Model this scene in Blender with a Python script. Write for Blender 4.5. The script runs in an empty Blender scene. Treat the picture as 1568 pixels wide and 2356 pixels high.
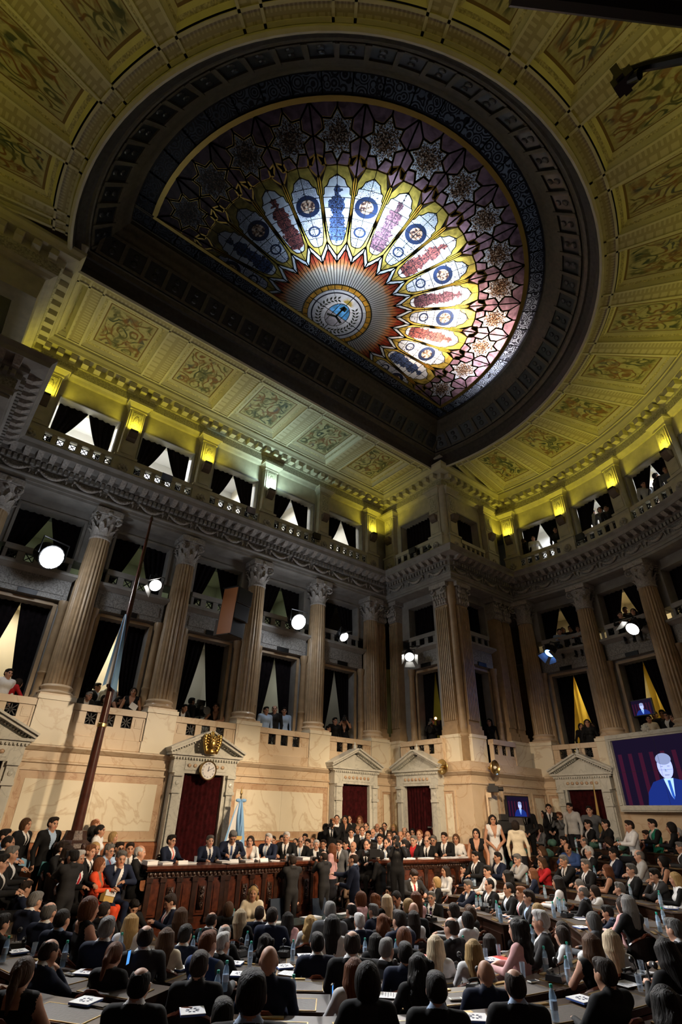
import bpy, math, random
import numpy as np
from mathutils import Matrix, Vector
PI=math.pi
random.seed(5); rng=np.random.default_rng(5)
scene=bpy.context.scene
COL=scene.collection
# ------------------------------------------------------------------ camera, world, lights, exposure
cam_d=bpy.data.cameras.new('camera'); cam=bpy.data.objects.new('camera',cam_d); COL.objects.link(cam)
cam_d.sensor_fit='VERTICAL'; cam_d.sensor_height=36.0; cam_d.sensor_width=24.0; cam_d.lens=18.0
cam_d.clip_start=.05; cam_d.clip_end=200
pit,az,roll=0.535073,0.897777,0.023768
Fv=Vector((math.cos(pit)*math.cos(az),math.cos(pit)*math.sin(az),math.sin(pit)))
r0=Vector((math.sin(az),-math.cos(az),0)); u0=r0.cross(Fv)
Rv=math.cos(roll)*r0+math.sin(roll)*u0; Uv=-math.sin(roll)*r0+math.cos(roll)*u0
cam.matrix_world=Matrix(((Rv.x,Uv.x,-Fv.x,0),(Rv.y,Uv.y,-Fv.y,0),(Rv.z,Uv.z,-Fv.z,0),(0,0,0,1)))
scene.camera=cam
world=bpy.data.worlds.new('world'); scene.world=world; world.use_nodes=True
world.node_tree.nodes['Background'].inputs[0].default_value=(.5,.55,.7,1)
world.node_tree.nodes['Background'].inputs[1].default_value=.0
vs=scene.view_settings; vs.view_transform='Standard'; vs.look='None'; vs.exposure=0.0; vs.gamma=1.0; vs.use_curve_mapping=False
try:
    scene.cycles.max_bounces=6; scene.cycles.diffuse_bounces=3; scene.cycles.glossy_bounces=2; scene.cycles.transmission_bounces=4; scene.cycles.transparent_max_bounces=6
    scene.cycles.sample_clamp_indirect=4.0; scene.cycles.use_denoising=True; scene.cycles.use_light_tree=True
except Exception: pass

def lamp(kind,name,loc,energy,color,target=None,size=.3,spot=60,blend=.6,sy=None,radius=.15):
    l=bpy.data.lights.new(name,kind); o=bpy.data.objects.new(name,l); COL.objects.link(o); o.location=loc
    l.energy=energy; l.color=color
    if kind=='AREA':
        l.shape='RECTANGLE' if sy else 'SQUARE'; l.size=size
        if sy: l.size_y=sy
    else: l.shadow_soft_size=radius
    if kind=='SPOT': l.spot_size=math.radians(spot); l.spot_blend=blend
    if target is not None:
        d=Vector(target)-Vector(loc); o.rotation_euler=d.to_track_quat('-Z','Y').to_euler()
    return o
WARM=(1,.80,.58); COOL=(.72,.84,1.0); YEL=(1.0,.84,.06)
# floodlights on the gallery fronts behind and beside the photographer wash the lower marble walls
WF=(1,.76,.50)
for X,e,sx,sy in ((2.0,6000,7.2,-1.2),(6.2,6400,10.6,.0),(10.4,6400,9.0,-.9),(13.6,5200,8.0,-1.1)): lamp('SPOT','flood_light',(sx,sy,6.2),e,WF,(X,14.9,-.85),spot=28,blend=.7,radius=.28)
for X,e,sx,sy in ((3.2,6600,-2.6,2.0),(8.0,6200,-3.6,4.0),(12.6,6200,-3.2,2.8)): lamp('SPOT','flood_light',(sx,sy,6.2),e,WF,(X,14.9,-.8),spot=28,blend=.7,radius=.28)
lamp('SPOT','flood_light',(2.2,-.6,6.2),4600,WF,(14.6,12.6,-.9),spot=26,blend=.7,radius=.25)
lamp('SPOT','flood_light',(-3.6,8.6,6.0),4200,(1,.74,.50),(17.4,10.6,-.4),spot=27,blend=.8,radius=.2)
lamp('SPOT','flood_light',(2.2,-.6,6.2),2200,(1,.85,.68),(15.5,8.0,-.6),spot=34,blend=.8,radius=.25)
# stage lamps fixed along the columns (their housings are built further down)
for p,t,e,c in (((1.78,14.35,5.7),(6,3,-1.2),4200,(.95,.97,1)),((9.78,14.35,5.75),(8.5,3,-1.2),4600,(.95,.97,1)),
                ((4.61,14.35,5.66),(4.2,6,-1.2),1500,(1,.95,.88)),((11.86,14.35,5.64),(12,6,-1.2),2200,(1,.93,.84)),
                ((14.2,13.5,5.2),(9,8,-1.4),2200,(1,.93,.84)),((17.9,6.9,5.5),(9,9,-1.4),1800,(1,.95,.86)),((18.1,10.1,5.35),(13,12,-1.0),160,(.15,.3,1))):
    lamp('SPOT','stage_light',p,e,c,t,spot=62,blend=.9,radius=.12)
for p in((1.78,14.1,5.72),(9.78,14.1,5.77)): lamp('POINT','stage_lamp_spill',p,70,(.86,.92,1),radius=.2)
# lamps in the roof space above the stained glass
for x,y,z,e,c in ((5.3,7.4,15.75,230,(.58,.76,1)),(6.2,6.2,15.8,520,(.60,.80,1)),(8.2,5.9,15.75,250,(.68,.84,1)),(10.0,6.6,15.75,430,(1,.86,.72)),(10.5,8.0,15.75,400,(1,.82,.66)),(11.9,6.6,15.9,330,(1,.84,.74)),(7.15,8.9,15.7,20,(1,.95,.92)),(12.9,7.6,15.9,180,(.9,.92,1))):
    lamp('SPOT','glass_backlight',(x,y,z),e,c,(x,y,0),spot=152,blend=1.0,radius=.15)
lamp('POINT','glass_backlight',(7.6,6.4,17.0),45,(.7,.8,1.0),radius=.3)  # added weak fill, no lamp of the hall: even glow over the whole glass

# ------------------------------------------------------------------ materials
MATS={}
def _mat(name):
    m=bpy.data.materials.new(name); m.use_nodes=True; nt=m.node_tree
    b=nt.nodes['Principled BSDF']; MATS[name]=m
    return m,nt,b
def N(nt,t,**k):
    n=nt.nodes.new(t)
    for a,v in k.items():
        if a.startswith('i_'): n.inputs[a[2:].replace('_',' ')].default_value=v
        else: setattr(n,a,v)
    return n
def plain(name,c,rough=.5,metal=0,noise=.0,scale=8,spec=.5,bump=0):
    m,nt,b=_mat(name); b.inputs['Roughness'].default_value=rough; b.inputs['Metallic'].default_value=metal
    b.inputs['Specular IOR Level'].default_value=spec
    b.inputs['Base Color'].default_value=(*c,1)
    if noise or bump:
        tc=N(nt,'ShaderNodeTexCoord'); n=N(nt,'ShaderNodeTexNoise',i_Scale=scale,i_Detail=4.0); nt.links.new(tc.outputs['Object'],n.inputs['Vector'])
        if noise:
            r=N(nt,'ShaderNodeValToRGB'); r.color_ramp.elements[0].position=.3; r.color_ramp.elements[1].position=.7
            r.color_ramp.elements[0].color=(*[max(0,x*(1-noise)) for x in c],1); r.color_ramp.elements[1].color=(*[min(1,x*(1+noise)) for x in c],1)
            nt.links.new(n.outputs['Fac'],r.inputs['Fac']); nt.links.new(r.outputs['Color'],b.inputs['Base Color'])
        if bump:
            bp=N(nt,'ShaderNodeBump',i_Strength=bump,i_Distance=.02); nt.links.new(n.outputs['Fac'],bp.inputs['Height']); nt.links.new(bp.outputs['Normal'],b.inputs['Normal'])
    return m
def marble(name,c1,c2,vein,scale=.9,rough=.3):
    m,nt,b=_mat(name); b.inputs['Roughness'].default_value=rough
    tc=N(nt,'ShaderNodeTexCoord'); g=N(nt,'ShaderNodeNewGeometry')
    n1=N(nt,'ShaderNodeTexNoise',i_Scale=scale,i_Detail=6.0,i_Roughness=.6); nt.links.new(g.outputs['Position'],n1.inputs['Vector'])
    r1=N(nt,'ShaderNodeValToRGB'); r1.color_ramp.elements[0].position=.35; r1.color_ramp.elements[1].position=.65
    r1.color_ramp.elements[0].color=(*c1,1); r1.color_ramp.elements[1].color=(*c2,1); nt.links.new(n1.outputs['Fac'],r1.inputs['Fac'])
    n2=N(nt,'ShaderNodeTexNoise',i_Scale=scale*1.3,i_Detail=5.0,i_Distortion=1.6); nt.links.new(g.outputs['Position'],n2.inputs['Vector'])
    r2=N(nt,'ShaderNodeValToRGB'); e=r2.color_ramp.elements; e[0].position=.47; e[0].color=(0,0,0,1); e[1].position=.5; e[1].color=(1,1,1,1); q=e.new(.53); q.color=(0,0,0,1)
    nt.links.new(n2.outputs['Fac'],r2.inputs['Fac'])
    mx=N(nt,'ShaderNodeMix',data_type='RGBA'); mx.inputs[7].default_value=(*vein,1)
    ml=N(nt,'ShaderNodeMath',operation='MULTIPLY'); ml.inputs[1].default_value=.55; nt.links.new(r2.outputs['Color'],ml.inputs[0])
    nt.links.new(ml.outputs[0],mx.inputs[0]); nt.links.new(r1.outputs['Color'],mx.inputs[6]); nt.links.new(mx.outputs[2],b.inputs['Base Color'])
    return m
def ornament(name,ground,inks,scale=3.0):
    """a fresco: scrolls and figures in several dulled inks over a plaster ground"""
    m,nt,b=_mat(name); b.inputs['Roughness'].default_value=.7
    uv=N(nt,'ShaderNodeUVMap'); oi=N(nt,'ShaderNodeObjectInfo')
    of=N(nt,'ShaderNodeVectorMath',operation='SCALE'); of.inputs[0].default_value=(17,29,11); nt.links.new(oi.outputs['Random'],of.inputs[3])
    co=N(nt,'ShaderNodeVectorMath',operation='ADD'); nt.links.new(uv.outputs[0],co.inputs[0]); nt.links.new(of.outputs[0],co.inputs[1])
    def noise(s,d,dist=0.0):
        n=N(nt,'ShaderNodeTexNoise',i_Scale=s,i_Detail=d,i_Distortion=dist); nt.links.new(co.outputs[0],n.inputs['Vector']); return n
    n0=noise(scale*.7,2.0); sc=N(nt,'ShaderNodeVectorMath',operation='SCALE'); sc.inputs[3].default_value=.45; nt.links.new(n0.outputs['Color'],sc.inputs[0])
    ad=N(nt,'ShaderNodeVectorMath',operation='ADD'); nt.links.new(co.outputs[0],ad.inputs[0]); nt.links.new(sc.outputs[0],ad.inputs[1])
    vo=N(nt,'ShaderNodeTexVoronoi',i_Scale=scale*1.1); nt.links.new(ad.outputs[0],vo.inputs['Vector'])
    coil=math2(nt,'PINGPONG',math2(nt,'MULTIPLY',vo.outputs['Distance'],3.4),.5)
    line=ramp(nt,coil,[(.12,(1,1,1)),(.24,(0,0,0))])
    n1=noise(scale*1.5,5.0,1.2); blot=ramp(nt,n1.outputs['Fac'],[(.47,(0,0,0)),(.58,(1,1,1))])
    s=N(nt,'ShaderNodeSeparateXYZ'); nt.links.new(uv.outputs[0],s.inputs[0])
    e=math2(nt,'MAXIMUM',math2(nt,'ABSOLUTE',math2(nt,'SUBTRACT',s.outputs[0],.5)),math2(nt,'ABSOLUTE',math2(nt,'SUBTRACT',s.outputs[1],.5)))
    keep=ramp(nt,math2(nt,'ADD',e,math2(nt,'MULTIPLY',n1.outputs['Fac'],.16)),[(.49,(1,1,1)),(.55,(0,0,0))])
    mask=math2(nt,'MULTIPLY',math2(nt,'MAXIMUM',line,math2(nt,'MULTIPLY',blot,.8)),keep)
    n2=noise(scale*.9,2.0); ink=ramp(nt,n2.outputs['Fac'],[(.34,inks[0]),(.46,inks[1]),(.56,inks[2]),(.66,inks[3])])
    n3=noise(scale*6,3.0); gr=ramp(nt,n3.outputs['Fac'],[(.3,tuple(x*.8 for x in ground)),(.7,ground)])
    col=mixc(nt,mask,gr,ink)
    rim=math2(nt,'GREATER_THAN',e,.475)
    nt.links.new(mixc(nt,rim,col,(.16,.10,.04)),b.inputs['Base Color']); return m
def keypattern(name,c,c2,sc=14.0):
    """Greek-key strip: stepped grooves along U"""
    m,nt,b=_mat(name); b.inputs['Roughness'].default_value=.6
    uv=N(nt,'ShaderNodeUVMap'); br=N(nt,'ShaderNodeTexBrick',i_Scale=1.0); br.inputs['Color1'].default_value=(*c,1); br.inputs['Color2'].default_value=(*c,1); br.inputs['Mortar'].default_value=(*c2,1)
    br.inputs['Mortar Size'].default_value=.035; br.inputs['Brick Width'].default_value=.24; br.inputs['Row Height'].default_value=.2; br.inputs['Mortar Smooth'].default_value=.1; br.offset=.5; br.squash=.5; br.squash_frequency=2
    nt.links.new(uv.outputs[0],br.inputs['Vector']); nt.links.new(br.outputs['Color'],b.inputs['Base Color'])
    return m
def emit(name,c,s):
    m=bpy.data.materials.new(name); m.use_nodes=True; nt=m.node_tree; nt.nodes.remove(nt.nodes['Principled BSDF'])
    e=N(nt,'ShaderNodeEmission',i_Color=(*c,1),i_Strength=s); nt.links.new(e.outputs[0],nt.nodes['Material Output'].inputs[0]); MATS[name]=m; return m
def glasspane(name,c,var=.25,scale=4,paint=None):
    m=bpy.data.materials.new(name); m.use_nodes=True; nt=m.node_tree; nt.nodes.remove(nt.nodes['Principled BSDF']); MATS[name]=m
    t=N(nt,'ShaderNodeBsdfTranslucent'); gl=N(nt,'ShaderNodeBsdfGlossy',i_Roughness=.35); gl.inputs['Color'].default_value=(.5,.5,.5,1)
    mx=N(nt,'ShaderNodeMixShader'); mx.inputs[0].default_value=.02
    nt.links.new(t.outputs[0],mx.inputs[1]); nt.links.new(gl.outputs[0],mx.inputs[2]); nt.links.new(mx.outputs[0],nt.nodes['Material Output'].inputs[0])
    g=N(nt,'ShaderNodeNewGeometry'); n=N(nt,'ShaderNodeTexNoise',i_Scale=scale,i_Detail=3.0,i_Distortion=.8); nt.links.new(g.outputs['Position'],n.inputs['Vector'])
    r=N(nt,'ShaderNodeValToRGB'); r.color_ramp.elements[0].position=.35; r.color_ramp.elements[1].position=.65
    r.color_ramp.elements[0].color=(*[x*(1-var) for x in c],1); r.color_ramp.elements[1].color=(*[min(1,x*(1+var)) for x in c],1)
    nt.links.new(n.outputs['Fac'],r.inputs['Fac']); out=r.outputs['Color']
    if paint: out=paint(nt,out)
    nt.links.new(out,t.inputs['Color']); return m
def math2(nt,op,a,b=None,c=None):
    n=N(nt,'ShaderNodeMath',operation=op)
    for i,x in enumerate((a,b,c)):
        if x is None: continue
        if isinstance(x,(int,float)): n.inputs[i].default_value=x
        else: nt.links.new(x,n.inputs[i])
    return n.outputs[0]
def mixc(nt,fac,a,b):
    n=N(nt,'ShaderNodeMix',data_type='RGBA'); nt.links.new(fac,n.inputs[0])
    for i,x in ((6,a),(7,b)):
        if isinstance(x,tuple): n.inputs[i].default_value=(*x,1)
        else: nt.links.new(x,n.inputs[i])
    return n.outputs[2]
def ramp(nt,fac,stops,interp='LINEAR'):
    r=N(nt,'ShaderNodeValToRGB'); r.color_ramp.interpolation=interp; e=r.color_ramp.elements
    while len(e)<len(stops): e.new(.5)
    for i,(p,c) in enumerate(stops): e[i].position=p; e[i].color=(*c,1)
    nt.links.new(fac,r.inputs['Fac']); return r.outputs['Color']
def uvs(nt):
    uv=N(nt,'ShaderNodeUVMap'); s=N(nt,'ShaderNodeSeparateXYZ'); nt.links.new(uv.outputs[0],s.inputs[0]); return uv.outputs[0],s.outputs[0],s.outputs[1]
def paint_figure(nt,base):
    # a robed standing figure painted on the lancet: u runs up the lancet, v across
    uv,u,v=uvs(nt)
    n=N(nt,'ShaderNodeTexNoise',i_Scale=9.0,i_Detail=4.0); g=N(nt,'ShaderNodeNewGeometry'); nt.links.new(g.outputs['Position'],n.inputs['Vector'])
    nn=math2(nt,'MULTIPLY',math2(nt,'SUBTRACT',n.outputs['Fac'],.5),.5)
    av=math2(nt,'ADD',math2(nt,'ABSOLUTE',math2(nt,'SUBTRACT',v,.5)),nn)
    bw=N(nt,'ShaderNodeFloatCurve'); cu=bw.mapping.curves[0]; pts=[(0,0),(.06,.0),(.10,.30),(.35,.30),(.5,.22),(.6,.29),(.70,.25),(.75,.08),(.78,.13),(.84,.13),(.89,.0),(1,0)]
    for i,p in enumerate(pts):
        if i<2: cu.points[i].location=(p if i==0 else pts[-1])
    for p in pts[1:-1]: cu.points.new(*p)
    bw.mapping.update(); nt.links.new(u,bw.inputs['Value'])
    mask=math2(nt,'GREATER_THAN',math2(nt,'SUBTRACT',bw.outputs[0],av),0.0)
    n2=N(nt,'ShaderNodeTexNoise',i_Scale=16.0,i_Detail=3.0,i_Distortion=2.0); nt.links.new(g.outputs['Position'],n2.inputs['Vector'])
    oi=N(nt,'ShaderNodeObjectInfo'); rnd=oi.outputs['Random']
    tint=ramp(nt,rnd,[(0,(.10,.16,.34)),(.35,(.22,.10,.12)),(.65,(.34,.10,.08)),(1,(.12,.2,.3))],'CONSTANT')
    dark=mixc(nt,ramp(nt,n2.outputs['Fac'],[(.4,(0,0,0)),(.62,(1,1,1))]),(.015,.012,.02),tint)
    col=mixc(nt,mask,base,dark)
    # leading lines of the lancet
    l1=math2(nt,'LESS_THAN',math2(nt,'PINGPONG',math2(nt,'MULTIPLY',u,7.0),.5),.035); l2=math2(nt,'LESS_THAN',math2(nt,'ABSOLUTE',math2(nt,'SUBTRACT',v,.5)),.012)
    return mixc(nt,math2(nt,'MAXIMUM',l1,l2),col,(.02,.02,.02))
def paint_medal(nt,base):
    uv,u,v=uvs(nt); g=N(nt,'ShaderNodeNewGeometry')
    cv=math2(nt,'SUBTRACT',v,.5)
    def ring(u0,r1,r2,ky):
        du=math2(nt,'MULTIPLY',math2(nt,'SUBTRACT',u,u0),2.6); dv=math2(nt,'MULTIPLY',cv,ky)
        d=math2(nt,'SQRT',math2(nt,'ADD',math2(nt,'MULTIPLY',du,du),math2(nt,'MULTIPLY',dv,dv)))
        return math2(nt,'MULTIPLY',math2(nt,'GREATER_THAN',d,r1),math2(nt,'LESS_THAN',d,r2)),math2(nt,'LESS_THAN',d,r1)
    r1,in1=ring(.62,.24,.40,.9); r2,in2=ring(.25,.15,.22,.9)
    vo=N(nt,'ShaderNodeTexVoronoi',feature='DISTANCE_TO_EDGE',i_Scale=9.0); nt.links.new(g.outputs['Position'],vo.inputs['Vector'])
    wv=N(nt,'ShaderNodeTexVoronoi',feature='F1',i_Scale=10.0); nt.links.new(g.outputs['Position'],wv.inputs['Vector'])
    sc=math2(nt,'PINGPONG',math2(nt,'MULTIPLY',wv.outputs['Distance'],5.0),.5)
    scroll=math2(nt,'MULTIPLY',math2(nt,'LESS_THAN',sc,.16),math2(nt,'LESS_THAN',math2(nt,'ABSOLUTE',cv),.42))
    dark=math2(nt,'MAXIMUM',math2(nt,'MAXIMUM',r1,r2),scroll)
    n2=N(nt,'ShaderNodeTexNoise',i_Scale=14.0,i_Detail=3.0); nt.links.new(g.outputs['Position'],n2.inputs['Vector'])
    inner=ramp(nt,n2.outputs['Fac'],[(.42,(.05,.03,.03)),(.5,(.45,.22,.12)),(.6,(.75,.6,.45))])
    col=mixc(nt,in1,mixc(nt,dark,base,(.02,.03,.07)),inner)
    l1=math2(nt,'LESS_THAN',math2(nt,'PINGPONG',math2(nt,'MULTIPLY',u,7.0),.5),.035); l2=math2(nt,'LESS_THAN',math2(nt,'ABSOLUTE',cv),.012)
    return mixc(nt,math2(nt,'MAXIMUM',l1,l2),col,(.02,.02,.02))
def paint_star(nt,base):
    uv,u,v=uvs(nt); g=N(nt,'ShaderNodeNewGeometry')
    du=math2(nt,'SUBTRACT',u,.5); dv=math2(nt,'SUBTRACT',v,.5); d=math2(nt,'SQRT',math2(nt,'ADD',math2(nt,'MULTIPLY',du,du),math2(nt,'MULTIPLY',dv,dv)))
    n2=N(nt,'ShaderNodeTexNoise',i_Scale=10.0,i_Detail=4.0,i_Distortion=2.5); nt.links.new(g.outputs['Position'],n2.inputs['Vector'])
    k=math2(nt,'ADD',d,math2(nt,'MULTIPLY',math2(nt,'SUBTRACT',n2.outputs['Fac'],.5),1.3))
    n3=N(nt,'ShaderNodeTexNoise',i_Scale=22.0); nt.links.new(g.outputs['Position'],n3.inputs['Vector'])
    dk=ramp(nt,n3.outputs['Fac'],[(.4,(.012,.008,.006)),(.55,(.2,.09,.04)),(.68,(.7,.55,.4))])
    return mixc(nt,math2(nt,'LESS_THAN',k,.31),base,dk)
def paint_ray(nt,base):
    uv,u,v=uvs(nt)
    n=N(nt,'ShaderNodeTexNoise',i_Scale=5.0); g=N(nt,'ShaderNodeNewGeometry'); nt.links.new(g.outputs['Position'],n.inputs['Vector'])
    uu=math2(nt,'ADD',u,math2(nt,'MULTIPLY',math2(nt,'SUBTRACT',n.outputs['Fac'],.5),.35))
    return ramp(nt,uu,[(0,(.82,.8,.74)),(.42,(.8,.66,.5)),(.6,(.8,.3,.1)),(.76,(.45,.07,.03)),(1,(.13,.012,.01))])
def paint_scroll(nt,base):
    uv,u,v=uvs(nt); g=N(nt,'ShaderNodeNewGeometry')
    wv=N(nt,'ShaderNodeTexVoronoi',feature='F1',i_Scale=4.5); nt.links.new(g.outputs['Position'],wv.inputs['Vector'])
    sc=math2(nt,'PINGPONG',math2(nt,'MULTIPLY',wv.outputs['Distance'],4.0),.5)
    m=math2(nt,'MULTIPLY',math2(nt,'LESS_THAN',sc,.24),math2(nt,'LESS_THAN',math2(nt,'ABSOLUTE',math2(nt,'SUBTRACT',v,.5)),.36))
    return mixc(nt,m,(.035,.035,.045),base)
def paint_disc(nt,base):
    uv,u,v=uvs(nt)
    du=math2(nt,'SUBTRACT',u,.5); dv=math2(nt,'SUBTRACT',v,.5)
    d=math2(nt,'SQRT',math2(nt,'ADD',math2(nt,'MULTIPLY',du,du),math2(nt,'MULTIPLY',dv,dv)))
    rim=math2(nt,'LESS_THAN',math2(nt,'ABSOLUTE',math2(nt,'SUBTRACT',d,.43)),.012)
    l=math2(nt,'LESS_THAN',math2(nt,'MINIMUM',math2(nt,'ABSOLUTE',du),math2(nt,'ABSOLUTE',dv)),.006)
    return mixc(nt,math2(nt,'MAXIMUM',rim,l),base,(.03,.03,.05))

marble('marble_wall',(.56,.43,.29),(.66,.53,.38),(.42,.25,.13),.7)
marble('marble_panel',(.70,.63,.48),(.78,.71,.56),(.50,.36,.22),.55)
marble('marble_border',(.46,.30,.18),(.60,.44,.30),(.36,.18,.10),1.6)
marble('marble_red',(.34,.12,.05),(.44,.19,.09),(.2,.06,.03),2.0)
marble('marble_grey',(.50,.50,.45),(.62,.61,.54),(.32,.32,.29),1.5)
plain('stone',(.27,.255,.235),.7,noise=.18,scale=3,bump=.15)
plain('stone_dark',(.15,.11,.085),.7,noise=.2,scale=3)
plain('column_stone',(.37,.26,.15),.45,noise=.15,scale=5)
plain('capital_stone',(.36,.33,.30),.55,noise=.3,scale=20)
plain('carved_stone',(.25,.24,.225),.6,noise=.5,scale=26,bump=.6)
plain('attic_plaster',(.48,.45,.34),.7,noise=.12,scale=4)
plain('attic_carved',(.40,.38,.28),.7,noise=.45,scale=22,bump=.5)
plain('cove_plaster',(.56,.53,.40),.7,noise=.08,scale=3)
plain('cove_carved',(.42,.38,.24),.7,noise=.5,scale=26,bump=.5)
keypattern('cove_key',(.47,.43,.30),(.34,.30,.19))
ornament('painted_panel',(.44,.41,.25),[(.03,.05,.04),(.10,.10,.045),(.20,.09,.035),(.06,.07,.085)],3.0)
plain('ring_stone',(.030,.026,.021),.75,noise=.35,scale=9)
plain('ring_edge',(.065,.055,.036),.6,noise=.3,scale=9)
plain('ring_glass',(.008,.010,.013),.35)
plain('lead',(.05,.043,.02),.4,.3)
plain('gilt_lead',(.34,.26,.07),.4,.6)
glasspane('glass_white',(.86,.88,.90),.1)
glasspane('glass_amber',(.50,.35,.07),.4)
glasspane('glass_gold',(.75,.38,.05),.3)
glasspane('glass_mauve',(.34,.19,.22),.45,3)
glasspane('glass_figure',(.86,.88,.92),.1,paint=paint_figure)
glasspane('glass_medal',(.82,.85,.92),.1,paint=paint_medal)
glasspane('glass_star',(.84,.85,.88),.1,paint=paint_star)
glasspane('glass_ray',(1,1,1),.1,paint=paint_ray)
glasspane('glass_scroll',(.34,.37,.42),.2,paint=paint_scroll)
glasspane('glass_disc',(.80,.82,.86),.12,paint=paint_disc)
glasspane('glass_sky',(.10,.36,.72),.4)
glasspane('glass_grey',(.52,.50,.55),.3)
glasspane('glass_sun',(.85,.62,.12),.2)
plain('leaf_paint',(.02,.035,.02),.6)
def velvet(name,c,c2,sc=9):
    return plain(name,c,.95,noise=.5,scale=sc,spec=.1)
velvet('black_velvet',(.007,.005,.006),0); velvet('red_velvet',(.034,.004,.005),0)
plain('room_wall',(.72,.66,.52),.8,noise=.06,scale=1); plain('room_white',(.78,.78,.76),.8); plain('room_yellow',(.78,.58,.12),.8,noise=.06,scale=2); plain('room_floor',(.05,.03,.02),.6)
plain('black_iron',(.012,.012,.013),.4,.6); plain('black_plastic',(.010,.010,.011),.35); plain('speaker_box',(.045,.032,.025),.6); plain('dark_metal',(.04,.04,.045),.35,.8); plain('steel',(.5,.5,.52),.3,1.0)
plain('gilt',(.62,.40,.12),.32,1.0,noise=.2,scale=20); plain('brass',(.60,.43,.18),.3,1.0); plain('white_enamel',(.78,.76,.68),.35); plain('barn_metal',(.16,.155,.14),.45)
plain('dark_wood',(.030,.012,.007),.28,noise=.5,scale=12); plain('red_wood',(.085,.022,.010),.25,noise=.45,scale=10); plain('carved_wood',(.035,.014,.008),.3,noise=.6,scale=30,bump=.8); plain('pole_wood',(.06,.018,.012),.25,noise=.3,scale=6)
plain('desk_top',(.030,.014,.007),.35,noise=.35,scale=9); plain('leather',(.036,.023,.015),.6,noise=.2,scale=30,bump=.2); plain('chair_leather',(.016,.010,.008),.5,noise=.3,scale=20)
plain('blue_leather',(.03,.045,.075),.35); plain('cloth_blue',(.22,.42,.70),.8); plain('cloth_white',(.72,.72,.72),.8); plain('carpet',(.05,.012,.010),.95,noise=.3,scale=6)
plain('paper',(.80,.80,.82),.6); plain('paper_blue',(.06,.14,.50),.5); plain('ink',(.02,.03,.07),.6); plain('red_folder',(.62,.03,.02),.4); plain('blue_folder',(.22,.42,.62),.5); plain('teal_folder',(.06,.24,.28),.5)
plain('cap_green',(.02,.42,.30),.35); plain('gold_cloth',(.55,.36,.1),.6); plain('green_cloth',(.05,.13,.10),.8); plain('orange_wood_lit_side',(.35,.12,.03),.4)  # last orange: cabinet wood, and warm light painted on the loudspeaker side
emit('lens_white',(1,.97,.92),60); emit('lens_small',(1,.97,.92),14); emit('lens_blue',(.1,.3,1),14); emit('lamp_yellow',(1,.9,.25),2); emit('lamp_white',(.8,1,.9),5)
emit('screen_dark',(.010,.006,.02),1); emit('screen_red',(.05,.008,.025),1); emit('screen_face',(.40,.46,1.0),1.5); emit('screen_hair',(.30,.36,.62),1); emit('screen_suit',(.012,.03,.22),1); emit('screen_shirt',(.35,.55,1.0),1.6); emit('screen_tie',(.03,.12,.6),1); emit('screen_blue',(.10,.35,.9),1.2); emit('led_blue',(.03,.12,1.0),8); emit('screen_ink',(.05,.06,.18),1); emit('lens_red',(1,.3,.15),6)
def clear(name,c,rough=.05,alpha=.35):
    m,nt,b=_mat(name); b.inputs['Base Color'].default_value=(*c,1); b.inputs['Roughness'].default_value=rough
    t=N(nt,'ShaderNodeBsdfTransparent'); t.inputs[0].default_value=(.93,.96,1,1); mx=N(nt,'ShaderNodeMixShader'); mx.inputs[0].default_value=alpha
    nt.links.new(t.outputs[0],mx.inputs[1]); nt.links.new(b.outputs[0],mx.inputs[2]); nt.links.new(mx.outputs[0],nt.nodes['Material Output'].inputs[0]); return m
clear('bottle_plastic',(.42,.58,.72),.08,.5); clear('tumbler_glass',(.6,.66,.72),.04,.22); clear('table_glass',(.10,.13,.12),.03,.8)
plain('bottle_label',(.45,.58,.75),.4)
# people read their colours from properties of each object
def person_mat(name,attr,rough,noise=0,scale=40,spec=.3,hair=False):
    m,nt,b=_mat(name); b.inputs['Roughness'].default_value=rough; b.inputs['Specular IOR Level'].default_value=spec
    a=N(nt,'ShaderNodeAttribute',attribute_type='OBJECT',attribute_name=attr); out=a.outputs['Color']
    if noise:
        tc=N(nt,'ShaderNodeTexCoord'); n=N(nt,'ShaderNodeTexNoise',i_Scale=scale,i_Detail=3.0)
        if hair:
            mp=N(nt,'ShaderNodeMapping'); mp.inputs['Scale'].default_value=(1,1,.12); nt.links.new(tc.outputs['Object'],mp.inputs[0]); nt.links.new(mp.outputs[0],n.inputs['Vector'])
        else: nt.links.new(tc.outputs['Object'],n.inputs['Vector'])
        k=math2(nt,'ADD',math2(nt,'MULTIPLY',n.outputs['Fac'],2*noise),1-noise)
        vm=N(nt,'ShaderNodeVectorMath',operation='SCALE'); nt.links.new(out,vm.inputs[0]); nt.links.new(k,vm.inputs[3]); out=vm.outputs[0]
        bp=N(nt,'ShaderNodeBump',i_Strength=.9 if hair else .15,i_Distance=.02 if hair else .01); nt.links.new(n.outputs['Fac'],bp.inputs['Height']); nt.links.new(bp.outputs['Normal'],b.inputs['Normal'])
    nt.links.new(out,b.inputs['Base Color']); return m
person_mat('skin','skin_color',.5,.08,30); person_mat('jacket','jacket_color',.8,.15,25,.15); person_mat('shirt','shirt_color',.7); person_mat('tie','tie_color',.5); person_mat('sleeve','sleeve_color',.75,.12,25,.15); person_mat('trousers','trousers_color',.85,.1,20,.1)
person_mat('hair','hair_color',.62,.5,70,.2,True); person_mat('lips','lips_color',.5)
plain('shoes',(.012,.01,.01),.3); plain('eye_dark',(.02,.014,.012),.3)
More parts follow.
